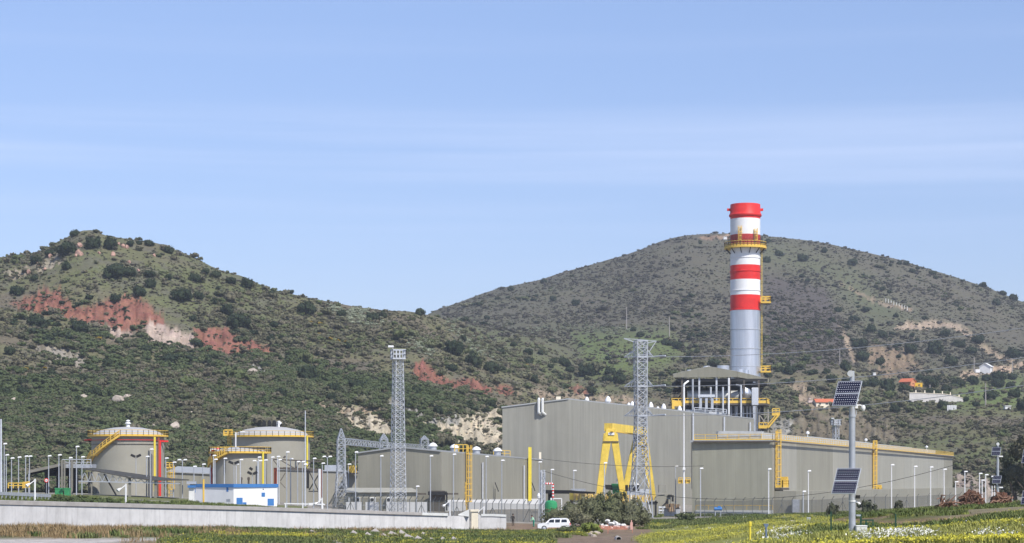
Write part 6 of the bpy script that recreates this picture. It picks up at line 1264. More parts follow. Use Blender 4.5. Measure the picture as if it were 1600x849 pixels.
        m.box(c + Vector((0, 0, -.48)), (w * kc * 1.03, 1.0, .2)); m.build("batten", M['brown'], t)
    MB_ = MB(); MB_.box((X(1050, 403), 403.4, Z(800, 403)), (24 * 403 / F, 2.0, 1.6)); o = MB_.build("crate_stand", M['steel'], loc=(X(1050, 403), 403.4, 0)); tag(o, "low grey stand carrying the tan crates by the small bush", "stand")
    # goalpost by the hall base
    Yb = 380.0; 
    t = thing("blue_pump", (X(1122, Yb), Yb, G(X(1122, Yb), Yb)), "blue pump on a frame before the greenish end wall of the long hall", "pump"); c = P(1122, 797, Yb); m = MB(); m.tube(c + Vector((-.7, 0, .2)), c + Vector((.7, 0, .2)), .3, None, 12); m.box(c + Vector((.2, 0, .5)), (.5, .5, .5)); m.build("motor", M['blue'], t, smooth=False); m = MB()
    for s in (-.5, .5): m.bar(c + Vector((s, 0, .1)), Vector((c.x + s, c.y, G(c.x, c.y) - .2)), .12)
    m.build("stand", M['steel'], t)
M['greengloss'] = mat("glossy_green_paint", (.03, .25, .09), .25, 0, .08, 1, .5)
yard_things()

# ------------------------------------------------------------------ perimeter fence
def fence(pts, label, h, step_px):
    """chain-link fence: posts with bent tops, one panel of netting"""
    t = thing("chain_link_fence", Gp(*pts[0]), label, "fence"); P_ = []
    for (p0, Y0), (p1, Y1) in zip(pts[:-1], pts[1:]):
        n = max(1, int(round(abs(p1 - p0) / step_px)))
        for i in range(n): f = i / n; P_.append(Gp(p0 + (p1 - p0) * f, Y0 + (Y1 - Y0) * f))
    P_.append(Gp(*pts[-1])); nt = MB()
    for i, p in enumerate(P_):
        k = p.y / F; r = max(.10, .55 * k); m = MB(); m.bar(p - Vector((0, 0, .3)), p + Vector((0, 0, h)), r); m.bar(p + Vector((0, 0, h - .04)), p + Vector((.42, -.35, h + .62)), r * .8)
        if i % 6 == 3:
            for s in (-1, 1): m.bar(p + Vector((0, 0, h * .75)), p + Vector((s * 1.1, .1, -.2)), r * .8)
        m.build("post", M['fencepost'], t)
        if i: a, b = P_[i - 1], p; up = Vector((0, 0, h)); nt.quad(a, b, b + up, a + up)
    nt.build("netting", M['net'], t)
M['fencepost'] = mat("dark_fence_post", (.13, .14, .14), .6, .3, .2, 2)
fence([(520, 312), (640, 330), (760, 338), (846, 344)], "chain link fence with bent topped posts before the long low hall", 3.0, 9.5)
fence([(1086, 386), (1206, 378), (1300, 430), (1500, 600)], "chain link fence with bent topped posts before the long pale hall", 3.1, 16)
# ------------------------------------------------------------------ trees and bushes one can count on the hills
def plant(name, me, p, s, label, cat, group, rz=None):
    o = bpy.data.objects.new(name, me); C.objects.link(o); o.location = p; o.rotation_euler = (0, 0, random.random() * 6.28 if rz is None else rz); o.scale = s if isinstance(s, tuple) else (s, s, s)
    return tag(o, label, cat, group)
HILL_OAKS = """116,365,8 105,387,18 78,393,10 56,405,11 145,379,14 172,380,14 203,380,8 233,379,8 264,389,10 218,379,5 104,416,9 179,423,19 202,425,12 233,428,10 236,443,10 218,454,11 263,433,7 285,458,18 310,463,9 181,464,10 334,470,8 321,424,8 337,427,9 360,437,9 385,443,11 304,432,11 342,450,6 302,498,7 373,500,19 355,485,12 338,504,6 199,497,6 198,486,5 180,512,5 313,539,6 54,434,7 26,451,13 228,545,10 15,547,10 124,511,14 56,498,15
455,451,5 479,480,16 534,491,9 581,494,11 598,491,9 656,487,8 425,457,8 428,508,9 451,530,9 423,529,8 503,550,9 543,540,7 710,543,17 724,529,7 739,562,15 767,571,15 705,573,9 521,607,12 482,581,18 782,549,8
798,450,6 849,439,6 864,466,7 900,472,8 761,496,5 726,499,9 802,537,6 825,549,8 845,550,6 865,563,7 882,565,10 890,576,8 860,571,6 916,578,15 908,538,5 954,538,5 863,532,5 949,560,5 967,591,12 990,513,6 1000,521,7 1041,533,9 1058,538,10 1079,526,8 1074,561,9 1035,586,6 1043,611,7 1116,565,12 1129,550,6 1089,548,6
1217,394,8 1254,402,9 1201,375,5 1199,406,7 1288,391,6 1332,409,9 1253,431,5 1262,438,5 1391,414,4 1405,410,5 1416,411,5 1425,422,6 1434,418,4 1457,426,6 1462,433,5 1536,444,7 1567,457,7 1583,464,9 1557,471,8 1369,448,4 1379,451,5 1390,456,4 1352,483,7 1362,500,4 1400,493,5 1388,504,4 1445,496,5 1335,498,9 1310,484,6 1361,513,10 1379,522,9 1394,521,5 1477,520,9 1460,541,18 1528,529,11 1425,524,5 1423,532,4 1433,531,5 1499,536,10 1583,550,13 1344,536,14 1347,556,12 1376,564,9 1422,544,11 1486,562,13 1404,556,5 1517,547,10 1453,596,13 1388,602,14 1364,596,12 1541,589,9 1581,587,9 1260,562,7 1229,568,7 1292,579,6 1266,608,6 1498,597,11 1520,594,10 1560,597,11 1585,612,12 1478,607,9"""
OAK_GROUPS = {}
spots = []
for line in HILL_OAKS.split("\n"):
    for q in line.split():
        spots.append(tuple(float(v) for v in q.split(",")))
# the same kind of tree, more of them over the lower slopes
rr = random.Random(5); cand = []
while len(cand) < 95:
    u, v = rr.uniform(-60, 1600), rr.uniform(500, 690)
    if u < 700 and v > 560 + .02 * u and rr.random() < .75 or u >= 700 and v > 560 and v < 640 and rr.random() < .8:
        if u > 780 and u < 1240 and v > 620: continue
        if bare(np.array([u]), np.array([v]))[0] > .1 or any(abs(u - a) < 14 and abs(v - b) < 9 for a, b, c in spots + cand): continue
        cand.append((u, v, rr.uniform(6, 13)))
zone_of = lambda u, v: ("skyline" if v < 400 or (u > 1380 and v < 470) else "upper") if u < 300 else "x"
n_of = {}
for i, (u, v, r) in enumerate(spots + cand):
    p = on_hill(u, v + r * .75); k = p.y / F; R = r * k * 1.12
    listed = i < len(spots); green = (not listed and u < 620 and i % 2) 
    if u < 420 and v < 470: lab = "dark evergreen bush on the bare upper part of the left hill"
    elif u < 420 and v < 560: lab = "dark evergreen bush around the red and cream cut banks of the left hill"
    elif u < 690 and v < 560: lab = "dark evergreen bush on the saddle between the two hills"
    elif u < 700: lab = "bushy tree in the scrub behind the tanks and the low hall"
    elif u < 1140 and v < 510: lab = "small dark tree on the bare left flank of the far hill"
    elif u < 1140: lab = "dark tree on the grassy slope behind the largest hall"
    elif v < 480: lab = "small dark tree on the upper slope of the far hill, right of the chimney"
    elif v < 570: lab = "dark tree on the middle slope of the far hill, around the bare earth bank"
    else: lab = "dark tree among the hillside houses right of the chimney"
    size = "large " if r >= 14 else "small " if r < 6.5 and "small" not in lab else ""
    cond = "green " if green else ""
    lab = (size + cond + lab) if size or cond else lab
    plant("hill_tree", (P_bush if green else P_oak)[i % (3 if green else 5)], p - Vector((0, 0, R * .18)), (R * random.uniform(.92, 1.12), R * random.uniform(.9, 1.1), R * random.uniform(.95, 1.2)), lab, "tree", ("hill trees: " + lab)[:80])
for u, v, r in ((505, 527, 4), (515, 530, 5), (527, 533, 5), (540, 535, 4), (500, 505, 4), (485, 503, 4), (828, 571, 6), (155, 529, 5), (40, 576, 6), (70, 576, 4), (498, 522, 4)):
    p = on_hill(u, v + r * .6); R = r * p.y / F
    lab = "yellow flowering gorse bush behind the largest hall" if u > 800 else "yellow flowering gorse bush above the leftmost tank" if u < 300 else "yellow flowering gorse bush on the saddle between the hills"
    plant("gorse_bush", P_gorse[int(u) % 2], p, R * 1.2, lab, "bush", "gorse bushes: " + lab)

# ------------------------------------------------------------------ boulders and outcrops
def rock_mesh(name, m, seed, n=2, rough=.38, squash=.75):
    bm = bmesh.new(); bmesh.ops.create_icosphere(bm, subdivisions=3, radius=1); r = random.Random(seed)
    planes = [(Vector((r.gauss(0, 1), r.gauss(0, 1), r.gauss(0, 1))).normalized(), r.uniform(.55, .95)) for _ in range(11)]
    for v in bm.verts:
        d = v.co.copy()
        for n_, h in planes:
            q = d.dot(n_)
            if q > h: d -= n_ * (q - h)
        d *= 1 + rough * .25 * (math.sin(v.co.x * 5 + seed) * math.sin(v.co.y * 6 + seed * 2) * math.sin(v.co.z * 5)); d.z *= squash; v.co = d
    me = bpy.data.meshes.new(name); bm.to_mesh(me); bm.free(); me.materials.append(m); return me
ROCKS = [rock_mesh("boulder", M['rock'], i) for i in range(4)]; RED_ROCKS = [rock_mesh("outcrop", M['redrock'], 10 + i, squash=.9) for i in range(2)]
for i, (u, v, r) in enumerate(((131, 620, 7), (185, 624, 10), (199, 621, 8), (186, 634, 5), (274, 664, 9), (303, 639, 7), (334, 682, 7), (297, 695, 8), (22, 625, 6), (262, 636, 4), (259, 652, 3.5), (210, 652, 4), (147, 614, 4), (234, 661, 4.5), (240, 668, 4), (300, 646, 4), (250, 636, 3), (225, 649, 3.5), (103, 636, 4.5), (185, 605, 3.5), (96, 600, 4), (196, 648, 3), (42, 605, 3), (120, 655, 3), (395, 580, 8), (340, 565, 3), (60, 606, 3))):
    p = on_hill(u, v + r * .7); R = r * p.y / F
    lab = {0: "tall pale boulder in the scrub, left of the twin boulders above the leftmost tank", 1: "biggest pale boulder in the scrub above the leftmost tank", 2: "pale boulder touching the right side of the biggest boulder", 4: "rounded pale boulder in the scrub right above the leftmost tank", 7: "rounded pale boulder beside the red pipes of the leftmost tank", 24: "flat pale rock on the slope above the largest tank"}.get(i, "small pale boulder in the scrub above the tanks")
    plant("boulder", ROCKS[i % 4], p + Vector((0, 0, R * .4)), (R * 1.1, R, R * 1.15), lab, "boulder", "boulders in the scrub above the tanks")
for i, (u, v, r) in enumerate(((124, 384, 5), (122, 394, 5), (119, 400, 3), (176, 398, 4.5), (192, 384, 4), (198, 387, 4), (155, 396, 3), (78, 398, 4), (60, 412, 3.5), (45, 425, 3.5), (70, 420, 3), (241, 399, 3), (216, 423, 3), (202, 409, 3), (127, 398, 4), (186, 381, 3))):
    p = on_hill(u, v + r * .7); R = r * p.y / F
    plant("outcrop", RED_ROCKS[i % 2], p + Vector((0, 0, R * .3)), (R, R, R * 1.25), "pinkish rock outcrop near the top of the left hill", "rock", "rock outcrops on the left hill top")

# ------------------------------------------------------------------ bushes and trees in and around the plant
def stem_mesh(name, h, r, seed, n=5, spread=.5):
    m = MB(); rnd = random.Random(seed)
    for i in range(n):
        a = rnd.random() * 6.28; p = Vector((0, 0, -.2)); d = Vector((math.cos(a) * spread * .5, math.sin(a) * spread * .5, 1)).normalized(); L = h * rnd.uniform(.6, 1)
        for j in range(4):
            q = p + d * (L / 4); m.tube(p, q, r * (1 - j * .22), r * (1 - (j + 1) * .22), 6, caps=False); p = q; d = (d + Vector((rnd.uniform(-.35, .35), rnd.uniform(-.35, .35), .05))).normalized()
    return m
def bush(name, p, rx, ry, h, mt, label, n, s, seed, cat="bush", group=None, nl=12, trunk=(.08, .8), lobes=None, jitter=1.0):
    p = Vector(p); t = thing(name, p, label, cat, group); rnd = random.Random(seed)
    if lobes is None:
        lobes = [(0, 0, h * .45, rx * .6, ry * .6, h * .42)]
        for i in range(nl):
            a = 6.283 * i / nl + rnd.uniform(-.3, .3); d = rnd.uniform(.35, .8); zz = rnd.uniform(.22, .8) * h * (1 - .35 * d); lobes.append((math.cos(a) * rx * d, math.sin(a) * ry * d, zz, rx * rnd.uniform(.16, .32), ry * rnd.uniform(.2, .34), h * rnd.uniform(.12, .24)))
    o = bpy.data.objects.new("crown", leaf_mesh("crown", mt, lobes, n, s, seed, .35, jitter=jitter)); C.objects.link(o); o.parent = t
    st = stem_mesh("trunk", h * trunk[1], trunk[0], seed).build("trunk", M['bark']); st.parent = t
    return t
Y = 318.0
bl = [(-7.5, 0, 1.3, 2.3, 2, 1.4), (-4.6, -.5, 1.8, 2.4, 2.2, 1.9), (-1.6, .2, 2.4, 2.5, 2.4, 2.2), (1.4, 0, 2.5, 2.4, 2.4, 2.3), (4.1, -.4, 2.1, 2.2, 2.2, 1.9), (5.9, .2, 1.3, 1.6, 1.8, 1.3), (-3, -1.5, 1.0, 2.4, 1.6, 1.1), (1, -1.8, 1.2, 2.8, 1.6, 1.3), (4, -1.6, 1.0, 2.0, 1.4, 1.1), (-6, -1.4, .9, 2, 1.4, 1.0), (-.4, 0, 3.9, 1.0, 1, .9), (2.2, .2, 4.2, .9, 1, .8), (-3, .1, 3.3, .9, .9, .7), (4.6, .1, 3.3, .7, .8, .8), (.9, .1, 4.5, .5, .6, .6), (3.2, 0, 4.4, .35, .4, .6), (5.6, 0, 2.9, .4, .5, .6), (-5.2, 0, 3.1, .5, .5, .5)]
bl = [(a * 1.03, b, c * 1.12, d, e, f * 1.12) for a, b, c, d, e, f in bl] + [(random.Random(i).uniform(-6, 6), -.6, random.Random(i + 50).uniform(3.0, 4.6) - .12 * abs(random.Random(i).uniform(-6, 6)) * 2.2 / 2, .3, .35, .75) for i in range(22)]
bush("tamarisk_bush", Gp(943, Y), 8, 3, 4.4, M['tamarisk'], "wide grey green bush behind the white car, in front of the gantry crane", 9000, .15, 3, lobes=bl, trunk=(.12, .7), jitter=1.3)
bush("round_bush", Gp(1072, 330), 2.3, 2, 1.9, M['tamarisk'], "smaller dark bush between the big bush and the long pale hall", 1300, .15, 4)
for i, (px, Yb, r, h, lab) in enumerate(((1300, 300, 1.2, 3.4, "thin young tree left of the large solar pole"), (1355, 300, 1.7, 3.2, "thin young tree right of the large solar pole, behind the green gate"), (1405, 330, 1.0, 2.2, "small thin bush by the fence right of the green gate"))):
    bush("young_tree", Gp(px, Yb), r, r, h, M['euca'], lab, 260, .17, 20 + i, "tree", None, 7, (.05, .9))
# shrubs along the top of the wall
sh = [(84, 776, 9), (96, 774, 11), (108, 776, 9), (120, 773, 12), (132, 775, 10), (144, 776, 9), (157, 775, 11), (170, 777, 9), (181, 777, 8), (205, 777, 8), (214, 778, 9), (226, 778, 8), (238, 779, 8), (250, 780, 7), (262, 780, 8), (277, 781, 7), (290, 783, 6), (338, 784, 7), (346, 787, 5), (376, 790, 5), (60, 776, 6), (470, 786, 8), (458, 785, 7)]
for i, (px, py, r) in enumerate(sh):
    Yb = float(wall_Y(px)) + 9 + (i % 3) * 3; p = Gp(px, Yb); R = r * Yb / F
    lab = "green shrub on top of the river wall, in the row before the leftmost tank" if px < 300 else "green shrub on top of the river wall, by the blue and white hut" if px < 400 else "grey green shrub on top of the wall beside the barrier pole"
    plant("wall_shrub", (P_bush + P_green)[i % 7] if px < 430 else P_scrub[i % 5], p - Vector((0, 0, .1)), (R * 1.5, R * 1.3, R * 1.45), lab, "shrub", "wall shrubs: " + lab)
# dark trees at the right edge
for i, (px, py0, Yb, r, h, lab) in enumerate(((1588, 0, 420, 4.3, 13.0, "tall dark eucalyptus at the right edge, behind the cut off solar pole"), (1612, 0, 400, 4.8, 15, "dark eucalyptus cut by the right edge"), (1568, 0, 450, 2.8, 8, "lower dark tree just right of the small solar pole"))):
    p = Gp(px, Yb); lo = []
    rnd = random.Random(50 + i)
    for j in range(16): a = rnd.random() * 6.28; d = rnd.random() ** .5 * r * .8; lo.append((math.cos(a) * d, math.sin(a) * d, h * rnd.uniform(.2, .92) * (1 - .15 * d / r), r * rnd.uniform(.25, .42), r * rnd.uniform(.25, .42), h * rnd.uniform(.07, .14)))
    bush("eucalyptus_tree", p, r, r, h, M['euca'], lab, 3200, .28, 60 + i, "tree", None, lobes=lo, trunk=(.25, .85))

# ------------------------------------------------------------------ root piles and rubble
def root_pile(px, Y, w, h, label, seed):
    p = Gp(px, Y); k = Y / F; rnd = random.Random(seed); t = thing("root_pile", p, label, "root pile", "heaps of uprooted stumps"); W_, H_ = w * k, h * k; bm = bmesh.new(); bmesh.ops.create_icosphere(bm, subdivisions=5, radius=1)
    for v in bm.verts:
        c = v.co; n = .72 + .5 * float(fbm(np.array([c.x * 2 + seed]), np.array([c.y * 2 + c.z * 3.1]), 1.0, 4, .65, seed)[0]) + rnd.uniform(-.05, .05); c *= n; c.x *= W_ / 2; c.y *= W_ * .3; c.z = max(-.1, c.z) * H_ if c.z > 0 else -.2
    me = bpy.data.meshes.new("heap"); bm.to_mesh(me); bm.free(); me.materials.append(M['stump']); o = bpy.data.objects.new("heap", me); C.objects.link(o); o.parent = t
    m = MB()
    for i in range(26):
        a = rnd.random() * 3.14; q = Vector((math.cos(a) * W_ * .42 * rnd.random(), -W_ * .22 * rnd.random(), H_ * rnd.uniform(.1, .8) * math.sin(a)))
        for j in range(3):
            e = q + Vector((rnd.uniform(-.6, .6), rnd.uniform(-.5, .1), rnd.uniform(-.25, .5))); m.tube(q, e, .12 * (1 - j * .25), .09 * (1 - j * .25), 5); q = e
    r = m.build("root", M['rootwood']); r.parent = t
M['rootwood'] = mat("torn_root_wood", (.24, .14, .095), .95, 0, .4, 3)
root_pile(1474, 190, 28, 13, "smallest brown root pile, leftmost of the three on the mound", 3); root_pile(1518, 200, 40, 25, "largest brown root pile, in the middle of the mound", 5); root_pile(1564, 205, 34, 22, "brown root pile at the foot of the small solar pole", 8)
m_ = random.Random(9)
for i, (px, py, r, Yb) in enumerate(((949, 814, 4, 292), (955, 819, 4.5, 289), (961, 818, 5, 291), (967, 821, 4.5, 289), (973, 822, 5, 288), (941, 822, 4, 287), (979, 824, 4, 287), (947, 823, 4, 286), (930, 824, 3, 286), (985, 823, 3, 288), (963, 824, 4.5, 286), (956, 826, 3, 286))):
    p = P(px, py, Yb); R = r * Yb / F; p.z = max(p.z, G(p.x, p.y) + R * .2)
    plant("white_stone", WHITE_ROCKS[i % 3] if 'WHITE_ROCKS' in globals() else globals().setdefault('WHITE_ROCKS', [rock_mesh("white_stone", M['whiterock'], 30 + j, squash=.85) for j in range(3)])[i % 3], p, R * 1.1, "white stone in the heap right of the white car, by the orange netting", "stone", "heap of white stones by the netting")
for i, (px, py, r, Yb) in enumerate(((925, 838, 4, 262), (931, 842, 5, 258), (922, 845, 4, 255), (917, 842, 3.5, 257), (936, 838, 3, 262), (928, 847, 4, 252))):
    p = P(px, py, Yb); R = r * Yb / F; p.z = G(p.x, p.y) + R * .3
    plant("grey_rubble", ROCKS[i % 4], p, R * 1.1, "grey rubble stone left of the drain pipe", "stone", "rubble beside the drain pipe")
SL = [(556, 842, 12, 30), (576, 846, 9, 34), (590, 838, 14, 28), (603, 845, 12, 32), (617, 841, 14, 30), (630, 838, 10, 26), (640, 844, 12, 34), (655, 846, 10, 30), (664, 838, 9, 28), (676, 847, 8, 30), (693, 845, 9, 30), (712, 847, 10, 26), (490, 845, 10, 24), (705, 838, 7, 24)]
for i, (px, py, w, ang) in enumerate(SL):
    Yb = 236.0 + (842 - py) * 2.2; p = Gp(px, Yb); k = Yb / F; m = MB(); L = w * k * 1.7; rnd = random.Random(i); pts = [Vector((-L * .5, -.5, 0)), Vector((L * .5, -.45 + rnd.uniform(-.15, .15), 0)), Vector((L * rnd.uniform(.4, .52), .5, 0)), Vector((-L * rnd.uniform(.42, .55), .45, 0))]
    R = Matrix.Rotation(math.radians(rnd.uniform(-18, 12)), 3, 'Z') @ Matrix.Rotation(math.radians(rnd.uniform(24, 40)), 3, 'Y') @ Matrix.Rotation(math.radians(rnd.uniform(34, 52)), 3, 'X'); m.prism([R @ q for q in pts], R @ Vector((0, 0, .16)))
    o = m.build("stone_slab", M['slab']); o.location = p + Vector((0, 0, .02)); tag(o, "tilted broken concrete slab on the grassy bank below the river wall", "slab", "broken slabs on the bank")

# ------------------------------------------------------------------ grass and flowers of the foreground
def tuft_mesh(name, m, n, h, w, spread, seed, heads=None, hm=None, hs=.05):
    r = np.random.default_rng(seed); V, Fc, mi = [], [], []
    for i in range(n):
        a = r.uniform(0, 6.28); b = np.array([r.normal(0, spread * .5), r.normal(0, spread * .5), 0]); lean = np.array([math.cos(a), math.sin(a), 0]) * h * r.uniform(.1, .55); L = h * r.uniform(.55, 1.15); s = np.array([-math.sin(a), math.cos(a), 0]) * w * r.uniform(.6, 1.3)
        mid = b + lean * .35 + [0, 0, L * .6]; tip = b + lean + [0, 0, L]; o = len(V); V += [b - s, b + s, mid + s * .7, mid - s * .7, tip]; Fc += [(o, o + 1, o + 2, o + 3), (o + 3, o + 2, o + 4)]; mi += [0, 0]
        if heads and i < heads:
            for q in range(2):
                c = tip + r.normal(0, hs * .8, 3); u = r.normal(size=3); u /= np.linalg.norm(u); t_ = np.cross(u, [.3, .2, .9]); t_ /= np.linalg.norm(t_); e = np.cross(u, t_); o = len(V); V += [c - t_ * hs, c - e * hs, c + t_ * hs, c + e * hs]; Fc.append((o, o + 1, o + 2, o + 3)); mi.append(1)
    me = bpy.data.meshes.new(name); me.from_pydata([tuple(v) for v in V], [], Fc); me.materials.append(m)
    if hm: me.materials.append(hm)
    me.polygons.foreach_set("material_index", mi); return me
M['grass'] = leaf_mat("meadow_grass", [(.20, .225, .055), (.28, .285, .08), (.34, .32, .12)], .05, .3)
M['drygrass'] = leaf_mat("dry_grass", [(.23, .165, .085), (.30, .215, .115), (.17, .14, .07)], .08, .3)
M['greenweed'] = leaf_mat("green_weeds", [(.09, .125, .04), (.125, .155, .05), (.165, .17, .075)], .1, .35)
M['mustleaf'] = leaf_mat("mustard_leaves", [(.11, .15, .035), (.16, .19, .045), (.20, .20, .06)], .1, .3)
M['yflower'] = mat("yellow_petals", (.58, .53, .06), .8, 0, .12, 5); M['wflower'] = mat("white_petals", (.78, .77, .70), .8, 0, .06, 5)
T_grass = [tuft_mesh("grass_tuft", M['grass'], 26, .19, .013, .36, i) for i in range(4)]
T_yel = [tuft_mesh("yellow_flower_tuft", M['grass'], 24, .19, .013, .40, 10 + i, 6, M['yflower'], .019) for i in range(4)]
T_wht = [tuft_mesh("white_flower_tuft", M['grass'], 22, .19, .013, .40, 20 + i, 7, M['wflower'], .019) for i in range(3)]
T_dry = [tuft_mesh("dry_tuft", M['drygrass'], 26, .42, .016, .38, 30 + i) for i in range(4)]
T_weed = [tuft_mesh("weed_tuft", M['greenweed'], 40, .40, .045, .45, 40 + i) for i in range(4)]
T_mus = [tuft_mesh("mustard_tuft", M['mustleaf'], 40, .40, .04, .5, 50 + i, 16, M['yflower'], .032) for i in range(3)]
def ground_pts(n, u0, u1, Y0, Y1, keep, pw=2.0):
    """points over the ground between two depths, denser near"""
    u = RNG.uniform(u0, u1, n); t = RNG.uniform(0, 1, n); Y = 1.0 / (1 / Y0 + (1 / Y1 - 1 / Y0) * t) if pw == 2 else Y0 + (Y1 - Y0) * t
    x = X(u, Y); z = height(x, Y); py = HY + (CZ - z) * F / Y; ok = keep(u, py, x, Y); return u[ok], py[ok], np.stack([x, Y, z], 1)[ok]
def put(name, protos, pts, s0, s1, label, cat, grow=0.0):
    s = RNG.uniform(s0, s1, len(pts)) * (1 + grow * np.clip((pts[:, 1] - 80) / 200, 0, 1)); scatter(name, protos, pts, RNG.uniform(0, 6.28, len(pts)), np.stack([s * 1.15, s * 1.15, s], 1), label, cat)
FIELD = [(985, 870), (1000, 842), (1020, 832), (1010, 815), (1050, 806), (1200, 802), (1290, 812), (1400, 824), (1470, 818), (1620, 800), (1620, 870)]
DIRT = [[(1200, 813), (1280, 811), (1400, 814), (1500, 806), (1620, 791), (1620, 801), (1480, 819), (1400, 826), (1270, 823)]]
def k_field(u, py, x, Y):
    w = inpoly(u, py, FIELD, 3); d = inpoly(u, py, DIRT[0], 2)
    return (RNG.uniform(0, 1, u.shape) < w * (1 - .92 * d)) & (Y < 345)
def k_sel(sc, lo, hi, seed, base=k_field, inv=False):
    def f(u, py, x, Y):
        q = sstep(lo, hi, fbm(x, Y * .6, sc, 3, .5, seed)); return base(u, py, x, Y) & (RNG.uniform(0, 1, u.shape) < (1 - q if inv else q))
    return f
a_ = ground_pts(52000, 960, 1680, 55, 345, k_sel(16, .35, .6, 201, inv=True)); put("meadow_grass", T_grass, a_[2], .8, 1.4, "fresh green grass of the flowering field", "grass", .5)
a_ = ground_pts(60000, 960, 1680, 55, 345, k_sel(13, .38, .58, 203)); put("yellow_wildflowers", T_yel, a_[2], .8, 1.3, "yellow wildflowers covering the field", "wildflowers", .5)
WH = [[(1190, 838), (1230, 828), (1260, 826), (1265, 838), (1230, 845), (1195, 848)], [(1345, 842), (1400, 838), (1440, 836), (1460, 846), (1400, 850), (1350, 850)], [(1525, 842), (1560, 836), (1570, 842), (1540, 849)], [(1100, 800), (1200, 803), (1200, 808), (1100, 806)]]
def k_white(u, py, x, Y):
    w = np.zeros(u.shape)
    for p in WH: w = np.maximum(w, inpoly(u, py, p, 4))
    return k_field(u, py, x, Y) & (RNG.uniform(0, 1, u.shape) < w * .2 + .004)
a_ = ground_pts(60000, 960, 1680, 55, 345, k_white); put("white_daisies", T_wht, a_[2], .9, 1.5, "white daisies in patches in the yellow field", "wildflowers", .8)
def k_mound(u, py, x, Y): return (u > 1240) & (Y > 95) & (Y < 330) & (RNG.uniform(0, 1, u.shape) < sstep(.48, .60, fbm(x, Y, 14, 3, .5, 207)) * .6) & (inpoly(u, py, DIRT[0], 2) < .35)
a_ = ground_pts(26000, 1240, 1680, 95, 330, k_mound); put("mound_grass", T_weed + T_grass, a_[2], .45, .9, "green weeds on the mound behind the field", "weeds", .2)
def k_verge(u, py, x, Y):
    yw = wall_Y(u); d = yw - Y; return (u < 795) & (d > .2) & (RNG.uniform(0, 1, u.shape) < np.exp(-np.maximum(d - 5, 0) / 9) * .95) & (inpoly(u, py, [(-300, 843), (60, 842), (250, 841), (330, 838), (330, 842), (240, 845), (150, 850), (90, 862), (-300, 870)], 1.5) < .4)
a_ = ground_pts(40000, -180, 800, 140, 300, k_sel(9, .42, .58, 211, k_verge)); a_[2][:, 2] -= .05; put("dry_verge_grass", T_dry, a_[2], .5, 2.4, "dry brown grass along the foot of the river wall", "grass")
a_ = ground_pts(30000, -180, 800, 140, 300, k_sel(9, .5, .62, 211, k_verge, True)); put("verge_weeds", T_weed, a_[2], .6, 1.7, "green weeds along the foot of the river wall", "weeds")
def k_clump(u, py, x, Y): yw = wall_Y(u); return (u < 795) & (yw - Y > .5) & (yw - Y < 5) & (RNG.uniform(0, 1, u.shape) < sstep(.56, .66, fbm(x, Y, 7, 3, .5, 231)))
a_ = ground_pts(5000, -180, 800, 150, 300, k_clump); put("tall_verge_weeds", T_dry, a_[2], 1.3, 2.4, "taller dry weeds in clumps against the river wall", "weeds")
plant("mustard_bush", leaf_mesh("mustard_bush", M['mustleaf'], round_lobes(301, 7, 1, .8), 700, .08, 303), Gp(925, 277), (1.9, 1.6, 2.0), "bright yellow green mustard bush in front of the white car's tail", "bush", None)
plant("mustard_bush", leaf_mesh("mustard_bush", M['bushy'], round_lobes(305, 7, 1, .8), 600, .08, 307), Gp(885, 268), (1.7, 1.5, 1.5), "darker green weed bush on the bank below the white car", "bush", None)
def k_behind(u, py, x, Y): return RNG.uniform(0, 1, u.shape) < .75 * sstep(.3, .5, fbm(x, Y, 30, 3, .5, 233))
a_ = ground_pts(5200, -140, 560, 568, 690, k_behind, 1); put("yard_edge_bushes", P_green + P_scrub, a_[2], 1.3, 3.2, "green bushes massed behind the tanks at the foot of the hill", "undergrowth")
def k_bank(u, py, x, Y):
    w = inpoly(u, py, [(260, 848), (330, 838), (420, 833), (600, 832), (800, 834), (830, 828), (930, 826), (930, 838), (900, 836), (860, 845), (850, 870), (240, 870)], 3); sl = inpoly(u, py, [(470, 846), (560, 836), (660, 836), (730, 850), (730, 870), (420, 870)], 4)
    return (RNG.uniform(0, 1, u.shape) < w * (1 - .75 * sl)) & (Y < 300)
a_ = ground_pts(30000, 200, 960, 150, 300, k_sel(13, .35, .6, 215, k_bank)); put("bank_weeds", T_weed, a_[2], .6, 1.4, "dark green weeds on the bank below the wall", "weeds")
a_ = ground_pts(20000, 200, 960, 150, 300, k_sel(11, .48, .62, 219, k_bank)); put("mustard_flowers", T_mus, a_[2], .5, 1.1, "yellow mustard flowers on the bank below the wall", "wildflowers")
def k_yard(u, py, x, Y): return (Y > wall_Y(u) + 2.5) & (RNG.uniform(0, 1, u.shape) < np.where(u < 480, .8, .25))
a_ = ground_pts(9000, -100, 560, 205, 330, k_sel(14, .35, .55, 223, k_yard)); put("yard_weeds", T_weed, a_[2], .7, 1.5, "weeds behind the river wall", "weeds")
def k_fence(u, py, x, Y): return RNG.uniform(0, 1, u.shape) < sstep(.45, .6, fbm(x, Y, 18, 3, .5, 227)) * .8
a_ = ground_pts(16000, 1000, 1520, 300, 420, k_fence); put("fence_weeds", T_weed, a_[2], .7, 1.5, "weeds along the foot of the fence by the long pale hall", "weeds")
